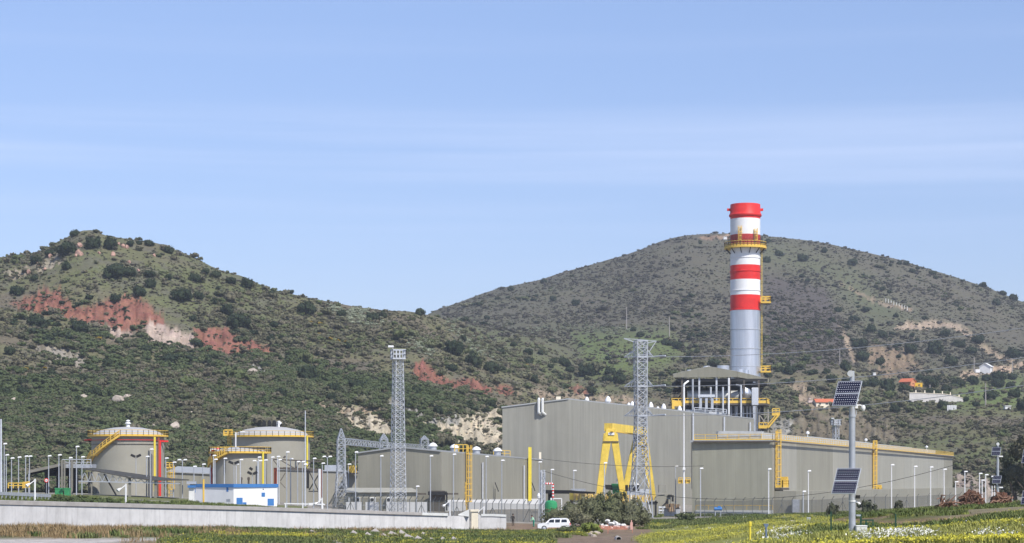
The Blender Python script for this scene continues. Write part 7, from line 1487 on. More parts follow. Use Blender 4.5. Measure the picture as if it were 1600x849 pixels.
# ------------------------------------------------------------------ solar poles
def solar_module(mb, org, e, d, n, w, h, rows, cols):
    """dark module with pale cell corners: org is its top left corner"""
    fr = .022
    q = [org, org + e * w, org + e * w + d * h, org + d * h]
    mb.hexa([v - n * .04 for v in (q[3], q[2], q[1], q[0])], [v for v in (q[3], q[2], q[1], q[0])], 1)
    i_ = [org + e * fr + d * fr + n * .004, org + e * (w - fr) + d * fr + n * .004, org + e * (w - fr) + d * (h - fr) + n * .004, org + e * fr + d * (h - fr) + n * .004]; mb.quad(*i_, 0)
    s = .019
    for r in range(rows):
        for c in range(cols):
            p = org + e * (fr + (w - 2 * fr) * (c + .5) / cols) + d * (fr + (h - 2 * fr) * (r + .5) / rows) + n * .008; mb.quad(p - e * s, p - d * s, p + e * s, p + d * s, 2)
M['celldot'] = mat("pale_cell_corner", (.62, .62, .66), .5, 0, .05, 3)
def solar_pole(px, Y, z_top, z_base, panels, label, r=.115, detail=True, cut=False):
    """panels: photo pixels of top left, top right and bottom left corners"""
    c = P(px, 752, Y); g = G(c.x, c.y); k = Y / F; t = thing("solar_pole", (c.x, c.y, g), label, "solar pole", "solar powered camera poles")
    zt = Z(z_top, Y); p = MB(); p.tube((c.x, c.y, g - .4), (c.x, c.y, Z(640, Y) if detail else zt - 2), r * 1.12, r, 20); p.tube((c.x, c.y, Z(640, Y) if detail else zt - 2), (c.x, c.y, zt), r * .98, r * .72, 20); p.build("pole", M['steel'], t, smooth=True)
    for i, (tl, tr, bl) in enumerate(panels):
        phi = math.radians(-30); e = Vector((math.cos(phi), math.sin(phi), 0)); w = (tr[0] - tl[0]) * k / math.cos(phi); sx = (tl[0] - bl[0]) * k; dz = (bl[1] - tl[1]) * k
        hvec = Vector((math.sin(phi), -math.cos(phi), 0)) * (sx / -math.sin(phi) if True else 0); d = hvec + Vector((0, 0, -dz)); L = d.length; d.normalize(); n = e.cross(d).normalized(); n = n if n.y < 0 else -n
        ctr = P((tr[0] + bl[0]) / 2, (tr[1] + bl[1]) / 2, Y); ctr.y = c.y - .42 - r; org = ctr - e * (w / 2) - d * (L / 2)
        m = MB()
        for j in range(2): solar_module(m, org + d * (L / 2 * j + .004 * j), e, d, n, w, L / 2 - .006, 5 if detail else 4, 11 if detail else 8)
        pn = m.build("solar_panel", [M['cell'], M['alu'], M['celldot']], t)
        m = MB(); m.bar(ctr - n * .06 - e * w * .3, ctr - n * .06 + e * w * .3, .05); m.bar(ctr - n * .06, Vector((c.x, c.y, ctr.z)), .06); m.bar(ctr - n * .06 + d * L * .3, Vector((c.x, c.y, ctr.z - .4)), .05); m.build("bracket", M['steel'], pn)
    u = lambda px_, py_: Vector(((px_ - CX) * k, c.y - .02, Z(py_, Y)))
    S = k / (76 / F) if not detail else 1.0
    if detail:
        m = MB(); q = u(1329, 583.5); m.tube(q + Vector((-.03, -.16, -.02)), q + Vector((.02, .06, .03)), .12, .07, 16); m.build("antenna_dish", M['white'], t, smooth=True)
        m = MB(); m.box(u(1337.5, 635.5) + Vector((.0, -.02, 0)), (.11, .13, .16)); m.path([u(1338.5, 634.5), u(1342, 633), u(1346, 634), u(1348, 636)], .045); cm = m.build("camera_arm", M['white'], t, bevel=.015)
        m = MB(); q = u(1348.5, 638); m.lathe(q, [(.01, .11), (.06, .1), (.085, .05), (.085, -.02), (.07, -.06)], 16); m.lathe(q, [(.07, -.06), (.05, -.1), (.01, -.115)], 16); m.build("dome_camera", M['white'], cm, smooth=True)
        m = MB(); m.tube(u(1331.5, 651) - Vector((0, -.02, .03)), u(1331.5, 651) + Vector((0, .02, .03)), .135, .135, 16); m.path([u(1328, 651), u(1327, 647), u(1327.5, 643)], .02); m.path([u(1336, 651), u(1338, 647), u(1338, 641)], .02); m.build("strap", M['steel'], t)
        m = MB(); m.box(u(1339, 625.5), (.14, .05, .06)); m.build("clamp", M['alu'], t)
        m = MB(); m.box(u(1340, 776.5) + Vector((0, -.05, 0)), (.15, .16, .13)); m.build("infrared_lamp", M['dark'], t, bevel=.02)
        m = MB(); m.box(u(1338, 761.5), (.16, .04, .03)); m.tube(u(1337, 784), u(1342, 786.5), .03, .03, 8); m.tube(u(1342.5, 784.5), u(1342.7, 788), .02, .055, 10); m.tube(u(1331.5, 783) - Vector((0, 0, .03)), u(1331.5, 783) + Vector((0, 0, .03)), .13, .13, 16); m.build("side_lamp", M['white'], t)
        m = MB(); m.box(u(1341, 805.5), (.16, .12, .06)); m.tube(u(1331.5, 780.5) - Vector((0, 0, .02)), u(1331.5, 780.5) + Vector((0, 0, .02)), .128, .128, 16); m.build("junction_bracket", M['steel'], t)
        m = MB(); m.box(Vector((u(1343.5, 830).x, c.y - .25, g + .12)), (.4, .36, .34)); m.box(Vector((u(1343.5, 830).x, c.y - .25, g + .30)), (.43, .39, .05)); m.build("cable_box", M['offwhite'], t, bevel=.02)
    else:
        h = c + Vector((-.04, -.05, 0)); m = MB(); m.tube(Vector((h.x, h.y - .2, zt + .05)), Vector((h.x, h.y + .05, zt + .1)), .17, .12, 12); m.build("antenna_dish", M['white'], t, smooth=True)
        m = MB()
        for py, m_ in ((z_top + 18.5, 0), (z_top + 67, 0)): m.box((c.x + .3, c.y - .1, Z(py, Y)), (.42, .18, .14))
        m.build("camera", M['white'], t, bevel=.03); m = MB(); m.box((c.x + .14, c.y - .15, Z(z_top + 62, Y)), (.22, .2, .24)); m.build("infrared_lamp", M['dark'], t)
solar_pole(1331.5, 76, 580, 833, [((1309.5, 597), (1343.5, 595.5), (1296.5, 636.5)), ((1308, 732.5), (1342, 731), (1295, 772))], "large solar pole with two tilted dark panels and white cameras in the field")
solar_pole(1559, 213, 695, 785, [((1550, 699), (1562, 699), (1547, 712)), ((1551.5, 743.5), (1563, 743.5), (1548, 755.5))], "small distant solar pole behind the root piles", .13, False)
solar_pole(1607, 170, 690, 790, [((1599.5, 702.5), (1616, 702), (1593, 724)), ((1598.5, 767), (1615, 766.5), (1592, 788))], "solar pole cut by the right edge, only its panels in view", .13, False)

# ------------------------------------------------------------------ white car
def car():
    Y = 298.0; px0, px1 = 839.5, 892.5; k = Y / F; L = (px1 - px0) * k; x0 = X(px0, Y); g = G(X(866, Y), Y); t = thing("parked_car", (X(866, Y), Y, g), "white estate off roader parked on the dirt in front of the big bush", "car")
    s = L / 4.9; W_ = 1.85 * s
    prof = [(0.05, .45), (0.0, .75), (.08, .98), (.35, 1.06), (1.15, 1.16), (1.72, 1.66), (1.95, 1.74), (4.25, 1.76), (4.5, 1.70), (4.72, 1.15), (4.84, 1.0), (4.88, .6), (4.82, .42)]
    lower = [(0.05, .42), (0, .72), (.06, .95), (.35, 1.05), (1.2, 1.15), (4.72, 1.17), (4.84, 1.0), (4.9, .6), (4.84, .42), (4.5, .34), (.5, .34)]
    f = lambda q, y: Vector((x0 + q[0] * s, Y + y * s, g + q[1] * s))
    # body in cross-sections narrowing towards the roof
    m = MB(); rows = []
    for y, inset in ((-.925, 0), (-.86, -.04), (.86, -.04), (.925, 0)):
        rows.append([f((a + (.03 if abs(y) > .9 and a < 1 else 0), b), y) for a, b in lower])
    n = len(lower)
    for a, b in zip(rows[:-1], rows[1:]): m.add(a + b, [(i, (i + 1) % n, n + (i + 1) % n, n + i) for i in range(n)])
    m.add(rows[0], [tuple(range(n))]); m.add(rows[-1], [tuple(range(n))])
    cab = [(1.12, 1.14), (1.75, 1.68), (2.0, 1.75), (4.28, 1.77), (4.48, 1.71), (4.74, 1.14)]; fr = [f(q, -.9 + (q[1] - 1.14) * .28) for q in cab]; bk = [f(q, .9 - (q[1] - 1.14) * .28) for q in cab]; n = len(cab); m.add(fr + bk, [tuple(range(n)), tuple(range(2 * n - 1, n - 1, -1))] + [(i, (i + 1) % n, n + (i + 1) % n, n + i) for i in range(n)])
    body = m.build("body", M['car'], t, bevel=.04)
    for nm, q in (("front_window", [(1.5, 1.2), (1.86, 1.62), (2.42, 1.65), (2.42, 1.2)]), ("rear_window", [(2.56, 1.2), (2.56, 1.65), (3.30, 1.66), (3.22, 1.2)]), ("quarter_window", [(3.42, 1.22), (3.5, 1.65), (4.22, 1.66), (4.28, 1.24)])):
        for sd in (-1, 1):
            m = MB(); pts = [f(a, sd * (.9 - (a[1] - 1.14) * .28 + .012)) for a in q]; m.prism(pts, (0, -.02 * sd, 0)); m.build(nm, M['glass'], t)
    m = MB(); m.hexa([f((1.15, 1.17), -.78), f((1.15, 1.17), .78), f((1.78, 1.66), .7), f((1.78, 1.66), -.7)], [f((1.13, 1.20), -.78), f((1.13, 1.20), .78), f((1.74, 1.70), .7), f((1.74, 1.70), -.7)]); m.build("windscreen", M['glass'], t)
    m = MB(); m.hexa([f((4.50, 1.66), -.7), f((4.50, 1.66), .7), f((4.72, 1.2), .76), f((4.72, 1.2), -.76)], [f((4.53, 1.67), -.7), f((4.53, 1.67), .7), f((4.75, 1.2), .76), f((4.75, 1.2), -.76)]); m.build("tailgate_window", M['glass'], t)
    for cx in (.98, 3.78):
        for sd in (-1, 1):
            c = f((cx, .38), sd * .82); m = MB(); m.tube(c + Vector((0, -.12 * s, 0)), c + Vector((0, .12 * s, 0)), .38 * s, None, 24); w = m.build("wheel", M['black'], t, smooth=True); m = MB(); m.tube(c + Vector((0, sd * .121 * s, 0)), c + Vector((0, sd * .135 * s, 0)), .24 * s, .2 * s, 20); m.build("rim", M['steel_lt'], w, smooth=True)
            m = MB(); c2 = f((cx, .40), sd * .9305); m.tube(c2, c2 + Vector((0, sd * .004, 0)), .47 * s, None, 24); m.build("wheel_arch", M['dark'], t) if False else None
    m = MB(); m.box(f((2.45, .42), -.93), (2.0 * s, .03, .16 * s)); m.build("sill", M['dirtpaint'], t)
    for sd in (-1, 1):
        MB().box(f((4.72, .98), sd * .86), (.14 * s, .14 * s, .34 * s)).build("tail_lamp", M['red'], t); MB().box(f((.12, .86), sd * .72), (.18 * s, .3 * s, .16 * s)).build("headlight", M['alu'], t)
    for sd in (-1, 1): m = MB(); m.bar(f((2.1, 1.80), sd * .62), f((4.2, 1.81), sd * .62), .04 * s); m.build("roof_rail", M['steel_lt'], t)
    for sd in (-1, 1): MB().box(f((1.62, 1.22), sd * 1.0), (.14 * s, .18 * s, .14 * s)).build("mirror", M['car'], t, bevel=.02)
    m = MB(); m.box(f((4.8, .58), 0), (.14 * s, 1.7 * s, .2 * s)); m.build("rear_bumper", M['dark'], t); m = MB(); m.box(f((.06, .55), 0), (.1 * s, 1.7 * s, .24 * s)); m.build("front_bumper", M['steel'], t)
M['dirtpaint'] = mat("dusty_sill", (.42, .26, .19), .8, 0, .2, 3)
car()

# ------------------------------------------------------------------ the two people
def person(px, Y, height_m, facing, pose, label, top, bottom):
    g = Gp(px, Y); s = height_m / 1.75
    J = dict(pelvis=(0, 0, .92), waist=(0, 0, 1.06), chest=(0, .02, 1.28), neck=(0, 0, 1.48), head0=(0, -.02, 1.57), head1=(0, -.03, 1.68), crown=(0, -.02, 1.745))
    E = [("pelvis", "waist"), ("waist", "chest"), ("chest", "neck"), ("neck", "head0"), ("head0", "head1"), ("head1", "crown")]; Rd = dict(pelvis=.15, waist=.13, chest=.165, neck=.06, head0=.085, head1=.095, crown=.05)
    for sd, S in ((-1, "l"), (1, "r")):
        J["sh" + S] = (sd * .18, .01, 1.42); J["el" + S] = (sd * .26, -.04, 1.15); J["wr" + S] = (sd * .2, -.2, 1.0); J["ha" + S] = (sd * .17, -.27, .97); J["hi" + S] = (sd * .1, 0, .88); J["kn" + S] = (sd * .12, -.03, .5); J["an" + S] = (sd * .13, .02, .09); J["to" + S] = (sd * .14, -.15, .04)
        E += [("chest", "sh" + S), ("sh" + S, "el" + S), ("el" + S, "wr" + S), ("wr" + S, "ha" + S), ("pelvis", "hi" + S), ("hi" + S, "kn" + S), ("kn" + S, "an" + S), ("an" + S, "to" + S)]
        Rd.update({"sh" + S: .075, "el" + S: .052, "wr" + S: .036, "ha" + S: .045, "hi" + S: .105, "kn" + S: .068, "an" + S: .05, "to" + S: .045})
    if pose == "stoop":                              # bent a little forward, arms reaching down in front
        for q in list(J):
            x_, y_, z_q = J[q]
            if z_q > .95: a = math.radians(24); dz = z_q - .95; J[q] = (x_, y_ * math.cos(a) - dz * math.sin(a), .95 + dz * math.cos(a) + y_ * math.sin(a) * .3)
        for S, sd in (("l", -1), ("r", 1)): J["el" + S] = (sd * .22, -.33, 1.02); J["wr" + S] = (sd * .14, -.5, .9); J["ha" + S] = (sd * .12, -.57, .86)
    if pose == "hip": J["elr"] = (.38, .05, 1.16); J["wrr"] = (.2, -.05, 1.02); J["har"] = (.14, -.08, 1.0)
    names = list(J); me = bpy.data.meshes.new("person"); me.from_pydata([J[n] for n in names], [(names.index(a), names.index(b)) for a, b in E], []); o = bpy.data.objects.new("person_rig", me); C.objects.link(o); md = o.modifiers.new("skin", 'SKIN'); o.modifiers.new("sub", 'SUBSURF').render_levels = 2; o.modifiers["sub"].levels = 2
    sv = me.skin_vertices[0].data
    for i, n in enumerate(names): sv[i].radius = (Rd[n], Rd[n])
    sv[names.index("pelvis")].use_root = True
    bpy.context.view_layer.update(); dg = bpy.context.evaluated_depsgraph_get(); m2 = bpy.data.meshes.new_from_object(o.evaluated_get(dg)); bpy.data.objects.remove(o)
    m2.materials.clear()
    for q in (M['skin'], top, bottom, M['dark'], M['hair']): m2.materials.append(q)
    hz, hd = J["head0"][2], Vector(J["head1"]); wr = [Vector(J["ha" + S]) for S in "lr"]
    for p in m2.polygons:
        c = p.center; p.use_smooth = True; hand = min((c - w).length for w in wr) < .085
        p.material_index = 0 if hand or c.z > J["neck"][2] + .02 and (c - hd).length < .3 else 3 if c.z < .1 else 2 if c.z < (.98 if pose != "hip" else 1.0) else 1
    b = bpy.data.objects.new("person", m2); C.objects.link(b); b.location = g; b.rotation_euler = (0, 0, facing); b.scale = (s, s, s); tag(b, label, "person", None)
    bm = bmesh.new(); bmesh.ops.create_icosphere(bm, subdivisions=3, radius=.118)
    for v in bm.verts: v.co.z = v.co.z * 1.05 + .03; v.co.y = v.co.y * 1.05 + .02
    bmesh.ops.delete(bm, geom=[v for v in bm.verts if v.co.z < .02 and v.co.y < .03], context='VERTS'); hm = bpy.data.meshes.new("hair"); bm.to_mesh(hm); bm.free(); hm.materials.append(M['hair']); h = bpy.data.objects.new("hair", hm); C.objects.link(h); h.parent = b; h.location = hd
person(801.5, 318, 1.85, math.radians(150), "hip", "person in dark work clothes standing with a hand on the hip behind the wall end", M['darkcloth'], M['darkcloth'])
person(834, 316, 1.85, math.radians(-70), "stoop", "person in green overalls and pale vest stooping left of the white car", M['palecloth'], M['greencloth'])

# ------------------------------------------------------------------ small things of the foreground
def foreground_bits():
    Y = 238.0; c = P(967, 845.5, Y); c.z = Z(843, Y); t = thing("drain_pipe", tuple(c), "open concrete drain pipe in the earth bank below the white stones", "pipe"); R = 4.6 * Y / F; m = MB()
    n = 24
    for i in range(n):
        a, b = 6.2832 * i / n, 6.2832 * (i + 1) / n; q = lambda w, r, y: Vector((c.x + math.cos(w) * r, c.y + y, c.z + math.sin(w) * r)); A = [q(a, R, 0), q(b, R, 0), q(b, R * .82, 0), q(a, R * .82, 0)]; B = [v + Vector((0, 3.5, 0)) for v in A]; m.hexa(A, B)
    m.build("pipe_ring", M['path'], t, smooth=False); m = MB(); m.tube((c.x, c.y + 1.2, c.z), (c.x, c.y + 3.4, c.z), R * .82, None, 24); m.build("dark_inside", M['void'], t)
    # earth around the pipe mouth
    for px, dx, lab, col_ in ((1172, 0, "yellow marker post with a domed cap in the field", 'lemon'), (1197, 0, "blue grey marker post with a flat head in the field", 'bluegrey')):
        Y = 112.0; p = Gp(px, Y); k = Y / F; t = thing("marker_post", p, lab, "post"); zt = Z(815 if px == 1172 else 818.5, Y)
        MB().tube(p - Vector((0, 0, .2)), (p.x, p.y, zt - .22), .055, None, 10).build("shaft", M[col_], t, smooth=True); m = MB()
        if px == 1172: m.lathe((p.x, p.y, 0), [(.02, zt), (.08, zt - .02), (.09, zt - .1), (.085, zt - .26), (.03, zt - .3)], 12)
        else: m.hexa([(p.x - .06, p.y - .05, zt - .22), (p.x + .06, p.y - .05, zt - .22), (p.x + .06, p.y + .05, zt - .22), (p.x - .06, p.y + .05, zt - .22)], [(p.x - .14, p.y - .06, zt), (p.x + .14, p.y - .06, zt), (p.x + .14, p.y + .06, zt), (p.x - .14, p.y + .06, zt)])
        m.build("cap", M[col_], t)
    for px, Y, top, lab in ((1298.5, 92, 800.5, "dark green post left of the large solar pole"), (1399.5, 98, 804, "dark green post right of the green gate")):
        p = Gp(px, Y); o = MB(); o.bar(p - Vector((0, 0, .3)), (p.x, p.y, Z(top, Y)), .06); o.box((p.x, p.y, Z(top, Y) + .01), (.075, .075, .03)); tag(o.build("fence_post", M['darkgreen'], loc=tuple(p)), lab, "post")
    Y = 92.0; p = Gp(1354, Y); t = thing("green_gate", p, "low dark green metal gate frame right of the large solar pole", "gate"); k = Y / F
    for px, top in ((1345, 803.5), (1353.5, 812), (1364, 812)): q = Gp(px, Y); MB().bar(q - Vector((0, 0, .3)), (q.x, q.y, Z(top, Y)), .075 if px == 1345 else .055).build("post", M['darkgreen'], t)
    m = MB(); m.bar(P(1345, 813, Y), P(1365, 813, Y), .06); m.bar(P(1346, 823, Y), P(1364, 823, Y), .04); m.box(P(1353.5, 820, Y), (.12, .04, .2)); m.build("rail", M['darkgreen'], t)
    # orange netting by the white stones
    Y = 285.0; t = thing("barrier_netting", Gp(955, Y), "sagging orange plastic barrier netting around the white stones", "netting"); m = MB(); ps = [(928, 822), (938, 821), (950, 823), (962, 822), (975, 822.5), (988, 821)]
    for (a, b), (c_, d) in zip(ps[:-1], ps[1:]):
        for h in (0, 1, 2, 3): m.bar(P(a, b + h * 1.6, Y), P(c_, d + h * 1.6, Y), .035, .07)
        for f in np.linspace(0, 1, 7)[:-1]: q = P(a, b, Y).lerp(P(c_, d, Y), f); m.bar(q, q - Vector((0, 0, .45)), .05, .03)
    m.build("mesh", M['orangenet'], t)
    for px in (928, 950, 988): q = Gp(px, Y); MB().bar(q, (q.x, q.y, Z(818.5, Y)), .06).build("stake", M['orangenet'], t)
    p = P(986.5, 823, Y); o = MB(); o.box((p.x, p.y - .3, p.z + .1), (.35, .3, 1.0)); o.box((p.x, p.y - .3, p.z + .65), (.12, .12, .5)); tag(o.build("pink_marker", M['pinkish'], loc=(p.x, p.y - .3, p.z - .4)), "pale pink upright block at the right end of the orange netting", "marker")
    # pale fallen trunk and cabinet by the fence
    Y = 225.0; t = thing("fallen_trunk", P(1260, 817, Y), "pale fallen trunk lying in the grass before the long hall", "log"); m = MB(); pts = [P(1235, 815.5, Y), P(1248, 818, Y), P(1265, 819, Y), P(1290, 817.5, Y)]; 
    for a, b, r in zip(pts[:-1], pts[1:], (.2, .17, .14)): m.tube(a, b, r, r * .85, 8)
    m.build("stem", M['slab'], t, smooth=True)
    Y = 250.0; p = P(1263.5, 812, Y); g = G(p.x, p.y); t = thing("meter_cabinet", (p.x, p.y, g), "small grey meter cabinet on a leg behind the fallen trunk", "cabinet"); MB().box((p.x, p.y, p.z), (.45, .35, .55)).build("cabinet_body", M['steel'], t, bevel=.02); MB().bar((p.x, p.y, g - .2), (p.x, p.y, p.z - .27), .12).build("leg", M['steel'], t)
M['bluegrey'] = mat("blue_grey_paint", (.14, .19, .27), .6, 0, .1, 3); M['pinkish'] = mat("pale_pink_paint", (.62, .36, .30), .8, 0, .1, 3)
foreground_bits()

# ------------------------------------------------------------------ hillside houses, walls, poles
def gabled(t, c, w, d, h, rh, wall, roof, rz=0.0):
    R = Matrix.Rotation(rz, 3, 'Z'); q = lambda x, y, z: Vector(c) + R @ Vector((x, y, z)); m = MB()
    m.hexa([q(-w / 2, -d / 2, -3), q(w / 2, -d / 2, -3), q(w / 2, d / 2, -3), q(-w / 2, d / 2, -3)], [q(-w / 2, -d / 2, h), q(w / 2, -d / 2, h), q(w / 2, d / 2, h), q(-w / 2, d / 2, h)]); m.prism([q(w / 2, -d / 2, h), q(w / 2, d / 2, h), q(w / 2, 0, h + rh)], q(-w, 0, 0) - q(0, 0, 0)); m.build("wall", wall, t)
    m = MB(); e = .5; o = .25
    for s in (-1, 1): m.hexa([q(-w / 2 - e, s * (d / 2 + e), h - rh * .14), q(w / 2 + e, s * (d / 2 + e), h - rh * .14), q(w / 2 + e, 0, h + rh + .02), q(-w / 2 - e, 0, h + rh + .02)], [q(-w / 2 - e, s * (d / 2 + e), h - rh * .14 + o), q(w / 2 + e, s * (d / 2 + e), h - rh * .14 + o), q(w / 2 + e, 0, h + rh + o), q(-w / 2 - e, 0, h + rh + o)])
    r = m.build("roof", roof, t)
    def opening(name, mt, x, z, w_, h_, side='front'):
        if side == 'front': a = [q(x - w_ / 2, -d / 2 - .06, z), q(x + w_ / 2, -d / 2 - .06, z), q(x + w_ / 2, -d / 2 + .1, z), q(x - w_ / 2, -d / 2 + .1, z)]
        else: a = [q(w / 2 - .1, x - w_ / 2, z), q(w / 2 + .06, x - w_ / 2, z), q(w / 2 + .06, x + w_ / 2, z), q(w / 2 - .1, x + w_ / 2, z)]
        MB().hexa(a, [v + Vector((0, 0, h_)) for v in a]).build(name, mt, t)
    return opening
def houses():
    p = on_hill(1418, 612); k = p.y / F
    t = thing("brick_house", p, "orange brick house with a terracotta roof on the hillside, right of the large solar pole", "house"); w = 19 * k; op = gabled(t, p + Vector((0, 0, .2)), w, 16 * k, 13 * k, 5 * k, M['orange'], M['terracotta'], math.radians(-38))
    op("window", M['glass'], -w * .15, 5 * k, 2.2 * k, 2.4 * k); op("door", M['void'], w * .2, .2, 3 * k, 4.5 * k); op("window", M['glass'], 0, 9 * k, 2.4 * k, 2.6 * k, 'side'); op("garage_door", M['void'], 0, .2, 7 * k, 5.5 * k, 'side')
    p = on_hill(1435, 613); p.z += 2.2; k = p.y / F; t = thing("yellow_shed", p, "bright yellow box shed beside the orange brick house", "shed"); m = MB(); m.box(p + Vector((0, 0, 3.2 * k)), (11.5 * k, 5 * k, 8.5 * k)); m.build("shed_body", M['lemon2'], t); m = MB(); m.box(p + Vector((.6 * k, -2.55 * k, 4.2 * k)), (3.2 * k, .1, 2.0 * k)); m.build("dark_patch", M['brown'], t); MB().box(p + Vector((0, 0, 7.6 * k)), (12 * k, 5.4 * k, .5 * k)).build("roof", M['lemon2'], t)
    # long white retaining wall with small pillars
    t = thing("retaining_wall", on_hill(1460, 626), "long white hillside wall with six small pillars below the brick house", "wall"); Yb = on_hill(1460, 627).y - 6; m = MB(); ks = [(1421, 614, 620), (1432, 614.2, 624), (1445, 614.8, 627), (1460, 615.5, 628), (1475, 616, 628), (1488, 618, 628.5), (1505, 622.5, 628)]
    for (a, b, c_), (d, e, f) in zip(ks[:-1], ks[1:]): m.hexa([P(a, c_ + 6, Yb), P(d, f + 6, Yb), P(d, f + 6, Yb + 1.5), P(a, c_ + 6, Yb + 1.5)], [P(a, b, Yb), P(d, e, Yb), P(d, e, Yb + 1.5), P(a, b, Yb + 1.5)])
    wl = m.build("wall_panel", M['concrete_lt'], t); m = MB()
    for (a, b, c_), (d, e, f) in zip(ks[:-1], ks[1:]): m.hexa([P(a, b + .1, Yb - .2), P(d, e + .1, Yb - .2), P(d, e + .1, Yb + 1.7), P(a, b + .1, Yb + 1.7)], [P(a, b - .7, Yb - .2), P(d, e - .7, Yb - .2), P(d, e - .7, Yb + 1.7), P(a, b - .7, Yb + 1.7)])
    m.build("cap", M['cream'], t)
    for px, py in ((1431, 614), (1445, 614.5), (1459.5, 615), (1472.5, 615.8), (1485, 617.5), (1498.5, 620.5)): MB().box(P(px, py - 2.4, Yb + .7), (1.5 * Yb / F, .6, 4.2 * Yb / F)).build("pillar", M['cream'], t)
    p = on_hill(1541, 582); k = p.y / F; t = thing("white_house", p, "white gabled house on the hillside at the right edge", "house"); op = gabled(t, p + Vector((0, 0, .2)), 15 * k, 17 * k, 8 * k, 5 * k, M['white'], M['white'], math.radians(62)); op("window", M['glass'], -3 * k, 5 * k, 2.4 * k, 2.6 * k); op("window", M['glass'], 0 * k, 6.5 * k, 2.6 * k, 2.4 * k, 'side'); op("door", M['void'], 3 * k, .3, 3 * k, 5 * k)
    m = MB(); q = P(1527, 580, p.y - 4); m.box(q, (7 * k, 3, 5 * k)); tag(m.build("garden_wall", M['white'], loc=tuple(q)), "low white garden wall left of the white gabled house", "wall")
    p = on_hill(1288, 634); k = p.y / F; t = thing("villa", p, "low cream villa with a terracotta roof just left of the large solar pole", "house"); op = gabled(t, p + Vector((0, 0, -.2)), 30 * k, 14 * k, 5.5 * k, 4.5 * k, M['cream'], M['terracotta'], math.radians(8)); op("window", M['glass'], -9 * k, 1.5 * k, 3 * k, 2.4 * k); op("window", M['glass'], 2 * k, 1.5 * k, 4 * k, 2.4 * k)
    p = on_hill(1268, 632); k = p.y / F; m = MB(); m.box(p + Vector((0, 0, 1.2)), (11 * k, 3, 3.6 * k)); m.box(p + Vector((-3 * k, 0, 2.6)), (3 * k, 3.1, 2 * k)); tag(m.build("garden_wall", M['whitish_pink'], loc=tuple(p)), "pale pinkish garden wall left of the cream villa", "wall")
    for px, py, w, lab in ((1487, 641, 15, "low white blocky hut on the slope below the long hillside wall"), (1574, 641, 9, "small white shed on the green slope at the right edge"), (1366, 588, 4, "tiny white hut among trees above the large solar pole"), (1133, 375, 5, "tiny white hut on the far hill top left of the chimney")):
        p = on_hill(px, py); k = p.y / F; t = thing("small_hut", p, lab, "hut"); m = MB()
        if w > 10:
            for i in range(6): m.box(p + Vector(((i - 2.5) * w * k / 6, 0, .9)), (w * k / 8.5, 1.2, 2.6))
        else: m.box(p + Vector((0, 0, 1.0)), (w * k, 3, 3.4 * k * .8 + .5))
        m.build("wall", M['white'], t)
        if w <= 10: MB().box(p + Vector((0, 0, 1.4 + 1.7 * k)), (w * k * 1.15, 3.4, .3)).build("roof", M['offwhite'], t)
    # stones or posts row on the far hill
    t = None
    for i in range(9):
        px = 1384 + i * 4.2; p = on_hill(px, 472 + i * 1.6); k = p.y / F; m = MB(); m.box(p + Vector((0, 0, .9)), (.9 * k, .8, 3.0)); m.box(p + Vector((0, 0, 2.6)), (1.15 * k, 1.0, .35)); tag(m.build("gate_stone", M['offwhite'], loc=tuple(p)), "pale upright stone in the row beside the track on the far hill", "stone", "row of upright stones on the far hill")
    for px, top, base, lab in ((979, 480, 516, "pale concrete pole on the slope above the lattice tower"), (1046, 495, 526, "pale concrete pole on the slope left of the chimney"), (1312, 544, 575, "thin pole on the dark scrub slope right of the chimney"), (1522, 558, 582, "thin pole beside the white gabled house"), (1540, 599, 634, "thick grey concrete pole right of the long hillside wall"), (1582, 565, 585, "short grey pole right of the white gabled house"), (1453, 601, 614, "thin pole with a sign behind the long hillside wall")):
        p = on_hill(px, base); k = p.y / F; t = thing("utility_pole", p, lab, "pole", "utility poles on the slopes"); MB().tube(p - Vector((0, 0, .5)), (p.x, p.y, Z(top, p.y)), .8 * k if px != 1540 else 1.2 * k, .55 * k, 8).build("shaft", M['slab'], t, smooth=True); m = MB(); m.bar((p.x - 1.6 * k, p.y, Z(top + 2, p.y)), (p.x + 1.6 * k, p.y, Z(top + 2, p.y)), .35 * k); m.build("crossbar", M['slab'], t)
M['lemon2'] = mat("yellow_shed_paint", (.70, .43, .03), .6, 0, .1, 1); M['concrete_lt'] = mat("white_block_wall", (.60, .57, .54), .9, 0, .12, .6, stain=.25); M['whitish_pink'] = mat("pale_pink_render", (.62, .50, .46), .9, 0, .1, 1)
houses()

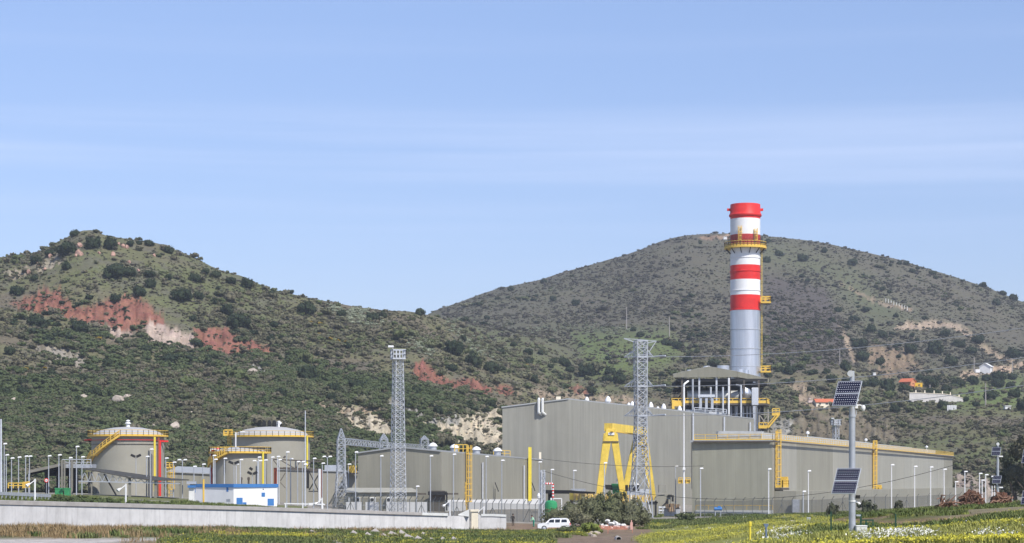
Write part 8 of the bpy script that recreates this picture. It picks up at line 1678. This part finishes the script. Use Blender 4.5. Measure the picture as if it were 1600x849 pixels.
# ------------------------------------------------------------------ wires
def wire(a, b, sag, r, label, m='wire', n=24):
    a, b = Vector(a), Vector(b); pts = [a.lerp(b, i / n) - Vector((0, 0, sag * 4 * (i / n) * (1 - i / n))) for i in range(n + 1)]; w = MB()
    for p, q in zip(pts[:-1], pts[1:]): w.tube(p, q, r, r, 5, caps=False)
    tag(w.build("power_line", M[m], loc=tuple(a), smooth=True), label, "power line", "power lines")
arms = sorted(TW['arms'], key=lambda v: -v.z)
for tip, (pe, he), lab in zip(arms, ((1720, 494), (1720, 540), (1720, 583)), ("highest conductor wire running right from the lattice tower", "middle conductor wire running right from the lattice tower", "lowest conductor wire running right from the lattice tower")):
    wire(tip, P(pe, he, 300), 1.6, .055, lab)
    c = tip.lerp(P(pe, he, 300), .035); t = thing("insulator", tip, lab.split(" conductor")[0] + " insulator string on the right side of the lattice tower", "insulator", "insulators of the lattice tower"); m = MB(); m.tube(tip, c, .14, .14, 8); m.build("disc_string", M['steel_lt'], t)
wire(P(846, 735, 352), P(1490, 727, 300), 5.0, .035, "thin dark cable sagging across the hall fronts", 'wire_dark')
wire(P(846, 717, 352), P(1100, 728, 352), .6, .035, "thin dark cable high across the largest hall", 'wire_dark')
# ------------------------------------------------------------------ the air between here and the hills
def haze():
    m = bpy.data.materials.new("air"); m.use_nodes = True; nt = m.node_tree; nt.nodes.clear(); o = nt.nodes.new("ShaderNodeOutputMaterial"); v = nt.nodes.new("ShaderNodeVolumePrincipled")
    v.inputs["Color"].default_value = (.80, .88, 1.0, 1); v.inputs["Density"].default_value = .00009; v.inputs["Anisotropy"].default_value = .0; nt.links.new(v.outputs[0], o.inputs["Volume"])
    lo = float(min(ZZ.min(), -2)) - 1.0; hi = float(ZZ.max()) + 12
    b = MB(); b.box((0, 1590, (lo + hi) / 2), (4900, 3300, hi - lo)); h = b.build("haze", m); tag(h, "thin bluish air between the eye and the hills", "haze", kind="stuff")
haze()
for o in bpy.data.objects:
    if "_org" in o: del o["_org"]
